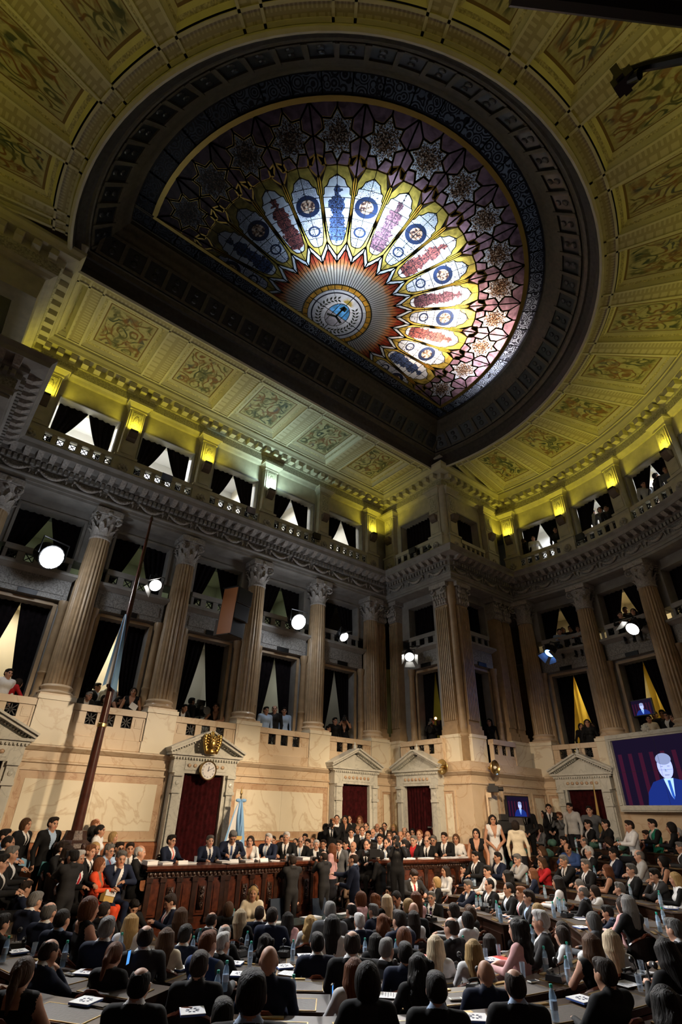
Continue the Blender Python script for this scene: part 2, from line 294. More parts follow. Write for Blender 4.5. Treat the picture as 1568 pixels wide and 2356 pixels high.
# ------------------------------------------------------------------ mesh helpers
class MB:
    def __init__(s): s.v=[]; s.f=[]; s.m=[]; s.uv=None
    def add(s,vs,fs,mi=0,M=None):
        o=len(s.v)
        if M is not None: vs=[tuple(M@Vector(p)) for p in vs]
        s.v+=[tuple(p) for p in vs]; s.f+=[tuple(i+o for i in f) for f in fs]; s.m+=[mi]*len(fs); return s
    def box(s,x0,x1,y0,y1,z0,z1,mi=0,M=None):
        return s.add([(x0,y0,z0),(x1,y0,z0),(x1,y1,z0),(x0,y1,z0),(x0,y0,z1),(x1,y0,z1),(x1,y1,z1),(x0,y1,z1)],[(3,2,1,0),(4,5,6,7),(0,1,5,4),(1,2,6,5),(2,3,7,6),(3,0,4,7)],mi,M)
    def frus(s,b,t,z0,z1,mi=0,M=None):
        (a,c,d,e),(f,g,h,i)=b,t
        return s.add([(a,d,z0),(c,d,z0),(c,e,z0),(a,e,z0),(f,h,z1),(g,h,z1),(g,i,z1),(f,i,z1)],[(3,2,1,0),(4,5,6,7),(0,1,5,4),(1,2,6,5),(2,3,7,6),(3,0,4,7)],mi,M)
    def lathe(s,prof,n=16,mi=0,M=None,flutes=0,depth=0,arc=1.0,ph=0):
        vs=[];fs=[];k=len(prof); closed=arc>=.999; nn=n if closed else n+1
        for i in range(nn):
            a=ph+2*PI*arc*i/n; q=1-(depth*(.5-.5*math.cos(flutes*a))**2 if flutes else 0)
            for r,z in prof: vs.append((r*q*math.cos(a),r*q*math.sin(a),z))
        for i in range(n):
            j=(i+1)%nn
            for t in range(k-1): fs.append((i*k+t,j*k+t,j*k+t+1,i*k+t+1))
        if closed and k>2:
            if prof[0][0]>1e-4: fs.append(tuple(i*k for i in range(nn))[::-1])
            if prof[-1][0]>1e-4: fs.append(tuple(i*k+k-1 for i in range(nn)))
        return s.add(vs,fs,mi,M)
    def tube(s,pts,r,n=6,mi=0,M=None,caps=True):
        pts=[Vector(p) for p in pts]; rs=r if isinstance(r,(list,tuple)) else [r]*len(pts); vs=[];fs=[]
        for i,p in enumerate(pts):
            t=(pts[min(i+1,len(pts)-1)]-pts[max(i-1,0)]).normalized(); a=t.cross(Vector((0,0,1)))
            if a.length<.05: a=t.cross(Vector((1,0,0)))
            a.normalize(); b=t.cross(a)
            for k in range(n):
                w=2*PI*k/n; vs.append(p+rs[i]*(math.cos(w)*a+math.sin(w)*b))
        for i in range(len(pts)-1):
            for k in range(n): fs.append((i*n+k,i*n+(k+1)%n,(i+1)*n+(k+1)%n,(i+1)*n+k))
        if caps: fs.append(tuple(range(n))[::-1]); fs.append(tuple((len(pts)-1)*n+k for k in range(n)))
        return s.add(vs,fs,mi,M)
    def prism(s,poly,z0,z1,mi=0,M=None):
        n=len(poly); vs=[(x,y,z0) for x,y in poly]+[(x,y,z1) for x,y in poly]
        return s.add(vs,[tuple(range(n))[::-1],tuple(range(n,2*n))]+[(i,(i+1)%n,n+(i+1)%n,n+i) for i in range(n)],mi,M)
    def ball(s,c,r,n=10,m=6,mi=0,M=None):
        r=r if isinstance(r,(tuple,list)) else (r,r,r); vs=[(c[0],c[1],c[2]-r[2])];fs=[]
        for j in range(1,m):
            t=-PI/2+PI*j/m
            for i in range(n): a=2*PI*i/n; vs.append((c[0]+r[0]*math.cos(t)*math.cos(a),c[1]+r[1]*math.cos(t)*math.sin(a),c[2]+r[2]*math.sin(t)))
        vs.append((c[0],c[1],c[2]+r[2])); L=len(vs)-1
        for i in range(n): fs.append((0,1+(i+1)%n,1+i)); fs.append((L,1+(m-2)*n+i,1+(m-2)*n+(i+1)%n))
        for j in range(m-2):
            for i in range(n): fs.append((1+j*n+i,1+j*n+(i+1)%n,1+(j+1)*n+(i+1)%n,1+(j+1)*n+i))
        return s.add(vs,fs,mi,M)
    def mesh(s,name,mats,smooth=False):
        me=bpy.data.meshes.new(name); me.from_pydata(s.v,[],s.f)
        for m in (mats if isinstance(mats,(list,tuple)) else [mats]): me.materials.append(MATS[m])
        if any(s.m): me.polygons.foreach_set('material_index',s.m)
        if smooth: me.polygons.foreach_set('use_smooth',[True]*len(s.f))
        if s.uv is not None:
            l=me.uv_layers.new(name='UVMap'); fl=[c for f in s.uv for c in f]; l.data.foreach_set('uv',[x for c in fl for x in c])
        me.update(); return me
def smooth_angle(me,deg=35):
    try: me.shade_auto_smooth  # noqa
    except Exception: pass
    me.polygons.foreach_set('use_smooth',[True]*len(me.polygons))
    try: me.set_sharp_from_angle(angle=math.radians(deg))
    except Exception: pass
    return me
def ob(name,mesh,parent=None,M=None,label=None,cat=None,group=None,kind=None):
    o=bpy.data.objects.new(name,mesh); COL.objects.link(o)
    if parent is not None: o.parent=parent
    if M is not None: o.matrix_basis=M if isinstance(M,Matrix) else Matrix.Translation(M)
    if label: o['label']=label
    if cat: o['category']=cat
    if group: o['group']=group
    if kind: o['kind']=kind
    return o
def copytree(src,M,parent=None):
    c=src.copy(); COL.objects.link(c)
    if parent is not None: c.parent=parent
    if M is not None: c.matrix_basis=M
    for ch in src.children: copytree(ch,None,c)
    return c
def tr(x,y,z,rz=0,s=1): return Matrix.Translation((x,y,z))@Matrix.Rotation(rz,4,'Z')@Matrix.Scale(s,4)

# ------------------------------------------------------------------ plan of the hall
CX,CY=7.10,9.66; RC=12.05; WY=15.4; XL,XR,YP=-.76,14.96,11.83
FLOOR=-1.95
az0=math.degrees(math.asin((YP-CY)/RC))
path=[(XL,WY),(XR,WY),(XR,YP)]
PITCH=12.26; A0=8.1
arc=[az0]+[a for a in np.arange(10,-190.1,-2.5) if a<az0-.5]+[-180-az0]
for a in arc: path.append((CX+RC*math.cos(math.radians(a)),CY+RC*math.sin(math.radians(a))))
i_arc0=3; i_arc1=len(path)-1
path.append((XL,YP))
NP=len(path)
def mit(path):
    n=len(path); segn=[]
    for i in range(n):
        a,b=path[i],path[(i+1)%n]; dx,dy=b[0]-a[0],b[1]-a[1]; l=math.hypot(dx,dy); segn.append((dy/l,-dx/l))
    out=[]
    for i in range(n):
        p,q=segn[i-1],segn[i]; k=1+p[0]*q[0]+p[1]*q[1]; out.append(((p[0]+q[0])/k,(p[1]+q[1])/k))
    return out
PM=mit(path)
i_split=i_arc0+next(k for k,a in enumerate(arc) if a<-56)
RANGES={'front':[0,1],'corner':[1,2,3],'right':list(range(3,i_split+1)),'back':list(range(i_split,i_arc1+1)),'left':[i_arc1,NP-1,0]}
def sweep(mb,idx,prof,mi=0,closed=False,pth=None,mt=None,offmi=None):
    pth=pth or path; mt=mt or PM; k=len(prof); vs=[]; fs=[]; ms=[]
    for i in idx:
        (x,y),(mx,my)=pth[i],mt[i]
        for d,z in prof: vs.append((x+mx*d,y+my*d,z))
    n=len(idx)
    for a in range(n-1):
        for t in range(k-1 if not closed else k):
            u=(t+1)%k; fs.append((a*k+t,a*k+u,(a+1)*k+u,(a+1)*k+t))
    mb.add(vs,fs,mi); return mb
def swept(name,wall,prof,mat,parent,smooth=False,closed=False):
    m=sweep(MB(),RANGES[wall],prof,closed=closed).mesh(name,mat)
    if wall in('right','back'): smooth_angle(m,30)
    return ob(name,m,parent)
def bayM(x,y,nx,ny): # columns: s, d, z
    return Matrix(((-ny,-nx,0,x),(nx,-ny,0,y),(0,0,1,0),(0,0,0,1)))
def flatM(X): return bayM(X,WY,0,1)
def arcM(deg): a=math.radians(deg); return bayM(CX+RC*math.cos(a),CY+RC*math.sin(a),math.cos(a),math.sin(a))
def face1M(Y): return bayM(XR,Y,1,0)
def face2M(X): return bayM(X,YP,0,1)
BAY=2.758
COLX=[CX+(i-2.5)*BAY for i in range(6)]           # six giant columns of the podium wall
BAYX=[CX+(i-2)*BAY for i in range(5)]
COLA=[A0-PITCH*k for k in range(17)]
BAYA=[A0-PITCH*(k+.5) for k in range(16)]
# ------------------------------------------------------------------ walls
S='structure'
WALL={}
lower=[(.45,-2.9),(.45,1.31)]
for w in('front','corner','right','left'):
    m=sweep(MB(),RANGES[w],lower).mesh('wall_'+w,'marble_wall')
    if w=='right': smooth_angle(m)
    WALL[w]=ob('wall_'+w,m,kind=S)
WALL['back']=ob('wall_back',smooth_angle(sweep(MB(),RANGES['back'],[(-1.6,-2.9),(-1.6,2.7),(.1,2.7),(.1,7.93)]).mesh('wall_back','stone_dark')),kind=S)
for w,r in WALL.items():
    if w!='back':
        swept('dado',w,[(.45,-.66),(.49,-.69),(.52,-.75),(.52,-1.6),(.57,-1.66),(.57,-2.9)],'marble_red',r)
        swept('string_moulding',w,[(.45,.92),(.50,.94),(.50,.98),(.45,1.0)],'marble_wall',r)
        swept('string_cornice',w,[(.45,1.18),(.49,1.2),(.57,1.28),(.57,1.315),(.45,1.33)],'marble_wall',r)
        swept('plinth_band',w,[(.45,1.33),(.46,1.34),(.46,1.58),(.38,1.6),(-.4,1.6)],'marble_wall',r)
        swept('gallery_floor',w,[(.38,1.38),(-3.3,1.38)],'room_floor',r)
        wl={'front':'room_wall','left':'room_wall','corner':'room_yellow','right':'room_yellow'}[w]
        swept('box_back_wall',w,[(-3.2,1.38),(-3.2,5.4),(-.6,5.4)],wl,r)
        swept('upper_box_back_wall',w,[(-.6,5.62),(-3.2,5.62),(-3.2,7.93),(-.6,7.93)],'room_wall',r)
        swept('attic_back_wall',w,[(.1,9.2),(-3.2,9.2),(-3.2,12.6),(-.2,12.6)],'room_white',r)
    else:
        swept('attic_back_wall',w,[(.1,9.2),(-.15,9.2),(-.15,12.6)],'attic_plaster',r)
    swept('architrave',w,[(-.9,7.93),(.30,7.93),(.30,8.02),(.34,8.02),(.34,8.12),(.39,8.15),(.39,8.19)],'stone',r)
    swept('frieze',w,[(.39,8.19),(.31,8.2),(.31,8.5)],'carved_stone',r)
    swept('bed_moulding',w,[(.31,8.5),(.36,8.5),(.36,8.66),(.45,8.70),(.45,8.82)],'stone',r)
    swept('cornice',w,[(.45,8.82),(.78,8.84),(.80,8.96),(.88,9.05),(.88,9.08),(.16,9.12),(.16,9.2)],'stone',r)
    swept('attic_lintel',w,[(-.6,11.5),(-.1,11.5),(-.1,12.26),(-.02,12.28),(.04,12.36),(.12,12.4)],'attic_plaster',r)
    swept('attic_frieze',w,[(.12,12.4),(.12,12.70),(.17,12.72)],'attic_carved',r)
    swept('attic_cornice',w,[(.17,12.72),(.17,12.98),(.43,13.0),(.46,13.1),(.53,13.2),(.53,13.31)],'cove_plaster',r)

def along(idx,d):
    """polyline of the wall face offset by d, as (point, tangent) walk"""
    return [(path[i][0]+PM[i][0]*d,path[i][1]+PM[i][1]*d) for i in idx]
def walk(idx,d,step,inset=.12):
    pts=along(idx,d); out=[]
    if len(pts)<=3:
        for a,b in zip(pts,pts[1:]):
            L=math.hypot(b[0]-a[0],b[1]-a[1]); n=max(1,int(round((L-2*inset)/step))); 
            for k in range(n):
                t=(inset+(L-2*inset)*(k+.5)/n)/L; nx,ny=-(b[1]-a[1])/L,(b[0]-a[0])/L
                out.append((a[0]+(b[0]-a[0])*t,a[1]+(b[1]-a[1])*t,nx,ny))
    else:
        L=sum(math.dist(a,b) for a,b in zip(pts,pts[1:])); n=int(round(L/step)); acc=0;k=0
        for a,b in zip(pts,pts[1:]):
            l=math.dist(a,b); nx,ny=-(b[1]-a[1])/l,(b[0]-a[0])/l
            while k<n and (k+.5)*L/n<=acc+l:
                t=((k+.5)*L/n-acc)/l; out.append((a[0]+(b[0]-a[0])*t,a[1]+(b[1]-a[1])*t,nx,ny)); k+=1
            acc+=l
    return out
# dentils and modillions: far more than can be told apart, one part per wall
for w in('front','corner','right','left'):
    mb=MB(); 
    for x,y,nx,ny in walk(RANGES[w],.36,.15): mb.box(-.045,.045,-.02,.10,8.52,8.65,0,bayM(x,y,nx,ny))
    ob('dentils',mb.mesh('dentils','stone'),WALL[w],kind='stuff')
    mb=MB()
    for x,y,nx,ny in walk(RANGES[w],.45,.34): mb.frus((-.075,.075,-.02,.14),(-.085,.085,-.02,.31),8.70,8.835,0,bayM(x,y,nx,ny))
    ob('modillions',mb.mesh('modillions','capital_stone'),WALL[w],kind='stuff')
blk=MB().box(-.10,.10,-.02,.24,12.76,12.96).mesh('dentil_block','cove_plaster')
for w in('front','corner','right','left','back'):
    for x,y,nx,ny in walk(RANGES[w],.17,.40): ob('dentil_block',blk,WALL[w],bayM(x,y,nx,ny))
# garlands on the frieze
def garland():
    mb=MB(); pts=[];rr=[]
    for k in range(11):
        t=k/10; pts.append((-.36+.72*t,.05,8.44-.17*math.sin(PI*t))); rr.append(.022+.042*math.sin(PI*t))
    mb.tube(pts,rr,6)
    for sgn in(-1,1):
        mb.ball((sgn*.38,.05,8.43),(.05,.045,.05),6,4); mb.tube([(sgn*.40,.05,8.40),(sgn*.415,.045,8.31),(sgn*.40,.04,8.25)],[.03,.022,.006],5)
    for k in range(1,10):
        t=k/10; mb.ball((-.36+.72*t,.09,8.44-.17*math.sin(PI*t)+.015*(-1)**k),.026,5,3)
    return mb.mesh('garland','capital_stone',True)
GAR=garland()
for w in('front','corner','right'):
    for x,y,nx,ny in walk(RANGES[w],.31,.98,.1): ob('garland',GAR,WALL[w],bayM(x,y,nx,ny))

# ---- column, pilaster, pedestal
def column_meshes():
    sh=[(.345,2.75),(.338,2.9),(.336,4.2),(.325,5.4),(.305,6.4),(.288,6.98),(.30,7.0),(.30,7.05)]
    shaft=smooth_angle(MB().lathe(sh[:-2],80,0,None,20,.10).mesh('column_shaft','column_stone'),40)
    base=smooth_angle(MB().box(-.42,.42,-.42,.42,2.44,2.50).lathe([(.41,2.50),(.44,2.54),(.41,2.58),(.37,2.60),(.36,2.63),(.38,2.66),(.40,2.69),(.38,2.72),(.345,2.75)],32).mesh('column_base','marble_wall'),40)
    mb=MB().lathe([(.285,6.98),(.315,7.0),(.315,7.05),(.27,7.07),(.27,7.3),(.29,7.5),(.34,7.66),(.38,7.74)],24)
    def leaf(a,z0,h,r,w):
        c,s_=math.cos(a),math.sin(a); v=[];f=[]
        for k,(t,ro,ww) in enumerate(((0,0,.8),(.35,.015,1),(.7,.04,.85),(.92,.10,.55),(1,.14,.2),(.9,.17,.05))):
            for q in(-1,0,1):
                rr=r+ro+(.02 if q==0 else 0); x,y=rr,q*w*ww; v.append((x*c-y*s_,x*s_+y*c,z0+h*t))
        for k in range(5):
            for q in range(2): f.append((k*3+q,k*3+q+1,k*3+q+4,k*3+q+3))
        mb.add(v,f)
    for k in range(8): leaf(2*PI*k/8,7.06,.24,.275,.095); leaf(2*PI*(k+.5)/8,7.06,.42,.28,.095)
    for k in range(4):
        a=PI/4+k*PI/2; M=Matrix.Rotation(a,4,'Z')
        pts=[];rr=[]
        for j in range(15):
            t=j/14; th=PI*.5-2*PI*1.35*t; R=.135*(1-.78*t); pts.append((.435+R*math.cos(th),0,7.60+R*math.sin(th))); rr.append(.036*(1-.45*t))
        mb.tube([(.30,0,7.66),(.38,0,7.74)]+pts,[.03,.036]+rr,6,0,M); mb.ball((.435,0,7.60),(.045,.07,.045),6,4,0,M)
    for k in range(4):
        M=Matrix.Rotation(k*PI/2,4,'Z'); mb.ball((.40,0,7.80),(.05,.08,.07),6,4,0,M); mb.ball((.36,0,7.62),(.05,.06,.06),6,4,0,M)
    pl=[]
    for k in range(4):
        for j in range(5):
            a=PI/4+k*PI/2+j*PI/8*.999; r=.56-.16*math.sin(j/4*PI) ; pl.append((r*math.cos(a),r*math.sin(a)))
    pl=[p for i,p in enumerate(pl) if math.dist(p,pl[i-1])>1e-3]
    mb.prism(pl,7.76,7.93)
    return shaft,base,smooth_angle(mb.mesh('capital','capital_stone'),50)
SHAFT,CBASE,CAPITAL=column_meshes()
PED=MB().box(-.42,.42,-.5,.47,1.6,2.34).box(-.45,.45,-.52,.50,2.34,2.44).box(-.45,.45,-.5,.49,1.33,1.6).mesh('pedestal','marble_panel')
PEDC=PED
def column(wall,M):
    c=ob('column',SHAFT,WALL[wall],M); ob('column_base',CBASE,c); ob('capital',CAPITAL,c); ob('pedestal',PED,WALL[wall],M); return c
def pilaster_mesh(hw,dep,nf):
    mb=MB().box(-hw,hw,-.6,dep-.03,2.72,7.05)
    for k in range(nf):
        x=-hw+(k+.5)*2*hw/nf; w=hw/nf*.62; mb.frus((x-w,x+w,dep-.031,dep+.01),(x-w,x+w,dep-.031,dep+.01),2.9,6.95)
    mb.box(-hw-.05,hw+.05,-.6,dep+.06,2.44,2.62); mb.box(-hw-.02,hw+.02,-.6,dep+.03,2.62,2.74)
    sh=mb.mesh('pilaster','column_stone')
    mb=MB().frus((-hw,hw,-.5,dep),(-hw-.04,hw+.04,-.5,dep+.06),7.06,7.72).box(-hw-.12,hw+.12,-.5,dep+.14,7.76,7.93)
    for k in range(5):
        for t in(0,1): mb.ball((-hw+(k+.5*t+.25)*2*hw/5,dep+.05+.03*t,7.18+.22*t),(.06,.05,.11),6,4)
    for sg in(-1,1):
        pts=[];rr=[]
        for j in range(12):
            t=j/11; th=PI*.5-2*PI*1.3*t*(-sg) ; R=.13*(1-.75*t); pts.append((sg*(hw-.02)+R*math.cos(th)*1,dep+.13,7.6+R*math.sin(th))); rr.append(.036*(1-.4*t))
        mb.tube(pts,rr,6)
    return sh,smooth_angle(mb.mesh('pilaster_capital','capital_stone'),50),MB().box(-hw-.08,hw+.08,-.5,dep+.10,1.33,2.34).box(-hw-.1,hw+.1,-.5,dep+.12,2.34,2.44).mesh('pilaster_pedestal','marble_panel')
PIL=pilaster_mesh(.30,.14,7); PILN=pilaster_mesh(.22,.06,5)
def pilaster(wall,M,kit=PIL):
    p=ob('pilaster',kit[0],WALL[wall],M); ob('pilaster_capital',kit[1],p); ob('pilaster_pedestal',kit[2],p)
for X in COLX: column('front',flatM(X))
for k in range(4): column('right',arcM(COLA[k]))
pilaster('front',flatM(14.56),PILN); pilaster('corner',face1M(15.02),PILN)
pilaster('corner',face1M(12.28)); pilaster('corner',face2M(15.42)); pilaster('corner',face2M(17.75),PILN); pilaster('corner',face2M(18.35),PILN)
rib=MB().lathe([(.17,1.33),(.17,2.36),(.21,2.38),(.21,2.46),(.15,2.5),(.14,2.75),(.135,7.05),(.18,7.1),(.2,7.9),(.2,7.93)],12).mesh('corner_shaft','column_stone',True)
ob('corner_shaft',rib,WALL['corner'],(XR+.06,YP+.06,0))
ob('corner_shaft',MB().lathe([(.24,9.12),(.24,9.6),(.2,9.7),(.17,10),(.16,12.1),(.26,12.3),(.26,12.42)],12).mesh('attic_corner_shaft','attic_plaster',True),WALL['corner'],(XR+.05,YP+.05,0))

# ---- one bay of wall: lower box, spandrel, upper box, attic gallery
def bay_meshes(hw,lo,up,at,ngr,nat):
    """hw half width, lo/up/at half widths of the three openings"""
    k={}
    mb=MB()
    for sg in(-1,1):
        a,b=sorted((sg*lo,sg*hw)); mb.box(a,b,-.9,-.3,1.38,4.86); a,b=sorted((sg*up,sg*hw)); mb.box(a,b,-.9,-.3,6.3,7.56)
    mb.box(-hw,hw,-.9,-.3,4.86,5.62); mb.box(-hw,hw,-.9,-.34,5.62,5.86); mb.box(-hw,hw,-.9,-.3,7.56,7.93)
    k['bay_wall']=mb.mesh('bay_wall','stone')
    mb=MB()
    for sg in(-1,1):
        a,b=sorted((sg*lo,sg*(lo+.10))); mb.box(a,b,-.3,-.26,2.3,4.92)
    mb.box(-lo,lo,-.3,-.26,4.86,4.95); k['opening_frame']=mb.mesh('opening_frame','column_stone')
    mb=MB()
    for sg in(-1,1):
        a,b=sorted((sg*up,sg*(up+.08))); mb.box(a,b,-.3,-.25,6.3,7.56)
    mb.box(-up-.08,up+.08,-.3,-.25,7.56,7.64); k['upper_opening_frame']=mb.mesh('upper_opening_frame','stone')
    cl=MB()
    for sg in(-1,1): pass
    k['colonnette']=smooth_angle(MB().lathe([(.15,2.36),(.15,2.46),(.12,2.5),(.115,3.0),(.13,3.02),(.13,3.06),(.112,3.08),(.105,4.75),(.13,4.8),(.15,4.95),(.15,5.0)],14).mesh('colonnette','column_stone'),40)
    w=min(hw-.38,lo+.34)
    k['spandrel_frieze']=MB().box(-w,w,-.3,-.12,5.0,5.58).box(-w+.12,w-.12,-.12,-.10,5.14,5.46).mesh('spandrel_frieze','carved_stone')
    k['spandrel_cornice']=MB().frus((-w,w,-.3,-.10),(-w-.08,w+.08,-.3,.06),5.58,5.68).box(-w-.1,w+.1,-.3,.08,5.68,5.76).mesh('spandrel_cornice','stone')
    k['vent_grille']=MB().box(-.24,.24,-.12,-.085,4.98,5.12).mesh('vent_grille','black_iron')
    # parapet of the upper box with square openings
    mb=MB(); n=4; p=2*up/n; mb.box(-up,up,-.36,-.22,5.76,5.9); mb.box(-up,up,-.38,-.18,6.14,6.3)
    for i in range(n+1):
        x=-up+i*p; a=max(-up,x-p*.21); b=min(up,x+p*.21); mb.box(a,b,-.36,-.22,5.9,6.14)
    k['box_parapet']=mb.mesh('box_parapet','stone')
    def grille(h,star):
        g=MB(); t=.012
        g.box(-h,-h+.02,-.02,.0,-h,h).box(h-.02,h,-.02,0,-h,h).box(-h,h,-.02,0,-h,-h+.02).box(-h,h,-.02,0,h-.02,h)
        for j in range(4 if star else 2):
            a=j*PI/4 if star else PI/4+j*PI/2; L=h*(1.38 if a%(PI/2)>.1 else 1); M=Matrix.Rotation(a,4,'Y'); g.box(-L,L,-.018,.004,-t,t,0,M)
        if star: g.ball((0,0,0),(.035,.02,.035),6,4)
        return g.mesh('grille','black_iron')
    k['gr_box']=(grille(p*.29,False),[-up+(i+.5)*p for i in range(n)])
    # lower balustrade
    e=hw-.43
    mb=MB().box(-e,e,.26,.40,1.55,1.88).box(-e,e,.22,.44,2.18,2.34); sq=.135; xs=[-.46,0,.46]
    edges=[-e]+[x+s_*sq for x in xs for s_ in(-1,1)]+[e]
    for a,b in zip(edges[::2],edges[1::2]): mb.box(a,b,.26,.40,1.88,2.18)
    mb.box(-e,-e+.05,.4,.42,1.6,2.15).box(e-.05,e,.4,.42,1.6,2.15)
    for a,b in((-e+.08,-.68),(.68,e-.08)):
        if b-a>.12: mb.box(a,b,.4,.415,1.90,2.12).box(a+.03,b-.03,.4,.42,1.94,2.08)
    k['balustrade']=mb.mesh('balustrade','marble_wall'); k['gr_bal']=(grille(.15,True),xs)
    # attic gallery parapet and opening
    e=hw-.3; p=2*e/nat; mb=MB().box(-e,e,-.02,.14,9.12,9.58).box(-e,e,-.05,.18,9.88,10.04)
    for i in range(nat+1):
        x=-e+i*p; mb.box(max(-e,x-p*.2),min(e,x+p*.2),-.02,.14,9.58,9.88)
    for i in range(0,nat+1,2): mb.ball((max(-e+.08,min(e-.08,-e+i*p)),.16,9.40),(.07,.05,.09),6,4)
    k['attic_parapet']=mb.mesh('attic_parapet','attic_plaster'); k['gr_at']=(grille(p*.3,False),[-e+(i+.5)*p for i in range(nat)])
    mb=MB()
    for sg in(-1,1):
        a,b=sorted((sg*at,sg*hw)); mb.box(a,b,-.6,-.1,9.2,11.5)
    k['attic_bay_wall']=mb.mesh('attic_bay_wall','attic_plaster')
    mb=MB()
    for sg in(-1,1):
        a,b=sorted((sg*at,sg*(at+.05))); mb.box(a,b,-.1,-.06,9.9,11.5)
    mb.box(-at-.05,at+.05,-.1,-.06,11.5,11.56); k['attic_opening_frame']=mb.mesh('attic_opening_frame','stone')
    return k
def put_bay(wall,M,k,lower=True,grilles=True,colonnettes=.98):
    W=WALL[wall]
    if lower:
        b=ob('bay_wall',k['bay_wall'],W,M)
        for n in('opening_frame','upper_opening_frame','spandrel_frieze','spandrel_cornice','vent_grille'): ob(n,k[n],b)
        if colonnettes:
            for sg in(-1,1): ob('colonnette',k['colonnette'],b,(sg*colonnettes,-.16,0))
        pp=ob('box_parapet',k['box_parapet'],W,M)
        for x in k['gr_box'][1]: ob('grille',k['gr_box'][0],pp,(x,-.27,6.02))
        pb=ob('balustrade',k['balustrade'],W,M)
        for x in k['gr_bal'][1]: ob('grille',k['gr_bal'][0],pb,(x,.34,2.03))
    a=ob('attic_parapet',k['attic_parapet'],W,M)
    if grilles:
        for x in k['gr_at'][1]: ob('grille',k['gr_at'][0],a,(x,.08,9.73))
    c=ob('attic_bay_wall',k['attic_bay_wall'],W,M); ob('attic_opening_frame',k['attic_opening_frame'],c)
KF=bay_meshes(1.38,.74,.88,.97,3,6); KR=bay_meshes(1.33,.70,.84,.92,3,6); K1=bay_meshes(1.42,.62,.90,.95,3,6); K2=bay_meshes(1.08,.56,.78,.80,3,5)
for X in BAYX: put_bay('front',flatM(X),KF)
for k in range(4): put_bay('right',arcM(BAYA[k]),KR,lower=k<3)
put_bay('corner',face1M(13.45),K1,colonnettes=.82); put_bay('corner',face2M(16.55),K2,colonnettes=.72)
ob('bay_wall',MB().box(-.4,.4,-.9,-.3,1.38,7.93).box(-.4,.4,-.6,-.1,9.2,11.5).mesh('bay_wall_end','stone'),WALL['front'],flatM(14.62))
ob('bay_wall',MB().box(-.6,.6,-.9,-.3,1.38,7.93).box(-.6,.6,-.6,-.1,9.2,11.5).mesh('bay_wall_end','stone'),WALL['corner'],face2M(18.2))
ob('bay_wall',MB().box(-.4,.4,-.9,-.3,1.38,7.93).box(-.4,.4,-.6,-.1,9.2,11.5).mesh('bay_wall_end','stone'),WALL['corner'],face2M(15.3))
ob('bay_wall',MB().box(-.35,.35,-.9,-.3,1.38,7.93).box(-.35,.35,-.6,-.1,9.2,11.5).mesh('bay_wall_end','stone'),WALL['corner'],face1M(15.15))
# attic piers with their consoles and yellow uplights
def pier_meshes():
    mb=MB().box(-.34,.34,-.3,.2,9.12,10.02).box(-.37,.37,-.3,.24,10.02,10.1).box(-.27,.27,-.3,.16,10.1,12.1).box(-.2,.2,.16,.18,10.2,10.7).box(-.22,.22,.16,.19,11.15,12.0)
    mb.box(-.30,.30,-.3,.20,12.04,12.10); mb.frus((-.28,.28,-.3,.17),(-.40,.40,-.3,.30),12.1,12.27).box(-.42,.42,-.3,.33,12.27,12.36)
    pier=mb.mesh('attic_pier','attic_plaster')
    orn=MB().box(-.15,.15,.185,.205,11.25,11.92).ball((0,.205,11.6),(.10,.03,.2),8,5).mesh('pier_panel','attic_carved')
    ros=MB()
    for j in range(8): a=j*PI/4; ros.ball((.11*math.cos(a),.23,9.6+.11*math.sin(a)),(.065,.04,.065),6,4)
    ros.ball((0,.25,9.6),.06,6,4)
    return pier,orn,ros.mesh('rosette','capital_stone',True)
PIER,PORN,ROS=pier_meshes()
con=MB()
pr=[(.14,10.72),(.2,10.72),(.3,10.8),(.36,10.92),(.38,11.02),(.14,11.02)]
con.add([(-.15,d,z) for d,z in pr]+[(.15,d,z) for d,z in pr],[tuple(range(6)),tuple(range(6,12))[::-1]]+[(i,i+6,(i+1)%6+6,(i+1)%6) for i in range(6)])
CONS=con.mesh('console','stone_dark')
UPB=MB().box(-.13,.13,.24,.40,11.03,11.09).mesh('lamp_body','black_plastic'); UPY=MB().box(-.11,.11,.26,.38,11.09,11.095).mesh('lamp_glass','lamp_yellow'); UPW=MB().box(-.11,.11,.26,.38,11.09,11.095).mesh('lamp_glass_white','lamp_white')
NTH=['first','second','third','fourth','fifth','sixth','seventh','eighth','ninth','tenth','eleventh','twelfth','thirteenth','fourteenth','fifteenth','sixteenth','seventeenth']
def attic_pier(wall,M,lit=None,label=None,e=50):
    p=ob('attic_pier',PIER,WALL[wall],M); ob('pier_panel',PORN,p); ob('rosette',ROS,p); ob('console',CONS,p)
    if lit:
        t=ob('uplight',UPB,None,M,label,'lamp',group='uplights under the attic cornice'); ob('lamp_glass',UPW if lit=='w' else UPY,t)
        P=M@Vector((0,.46,11.12)); T=M@Vector((0,.30,13.3))
        lamp('SPOT','uplight_beam',P,e*(3.0 if lit=='w' else 1),(.66,.95,.88) if lit=='w' else YEL,T,spot=150,blend=.5,radius=.08)
for i,X in enumerate(COLX):
    attic_pier('front',flatM(X),(None,'y','y','w',None,'y')[i] if i else 'y',['yellow uplight on the pier at the far left end of the attic','yellow uplight between first and second attic windows of the podium wall','yellow uplight between second and third attic windows of the podium wall','greenish-white uplight between third and fourth attic windows','','yellow uplight on the podium wall beside the inner corner'][i])
for k in range(17):
    attic_pier('right' if k<5 else 'back',arcM(COLA[k]),'y','yellow uplight on the %s attic pier of the curved wall from the corner'%NTH[k],44 if k<5 else 19)
for M in(face1M(12.2),face1M(14.95),face2M(15.35),face2M(17.9)): attic_pier('corner',M)

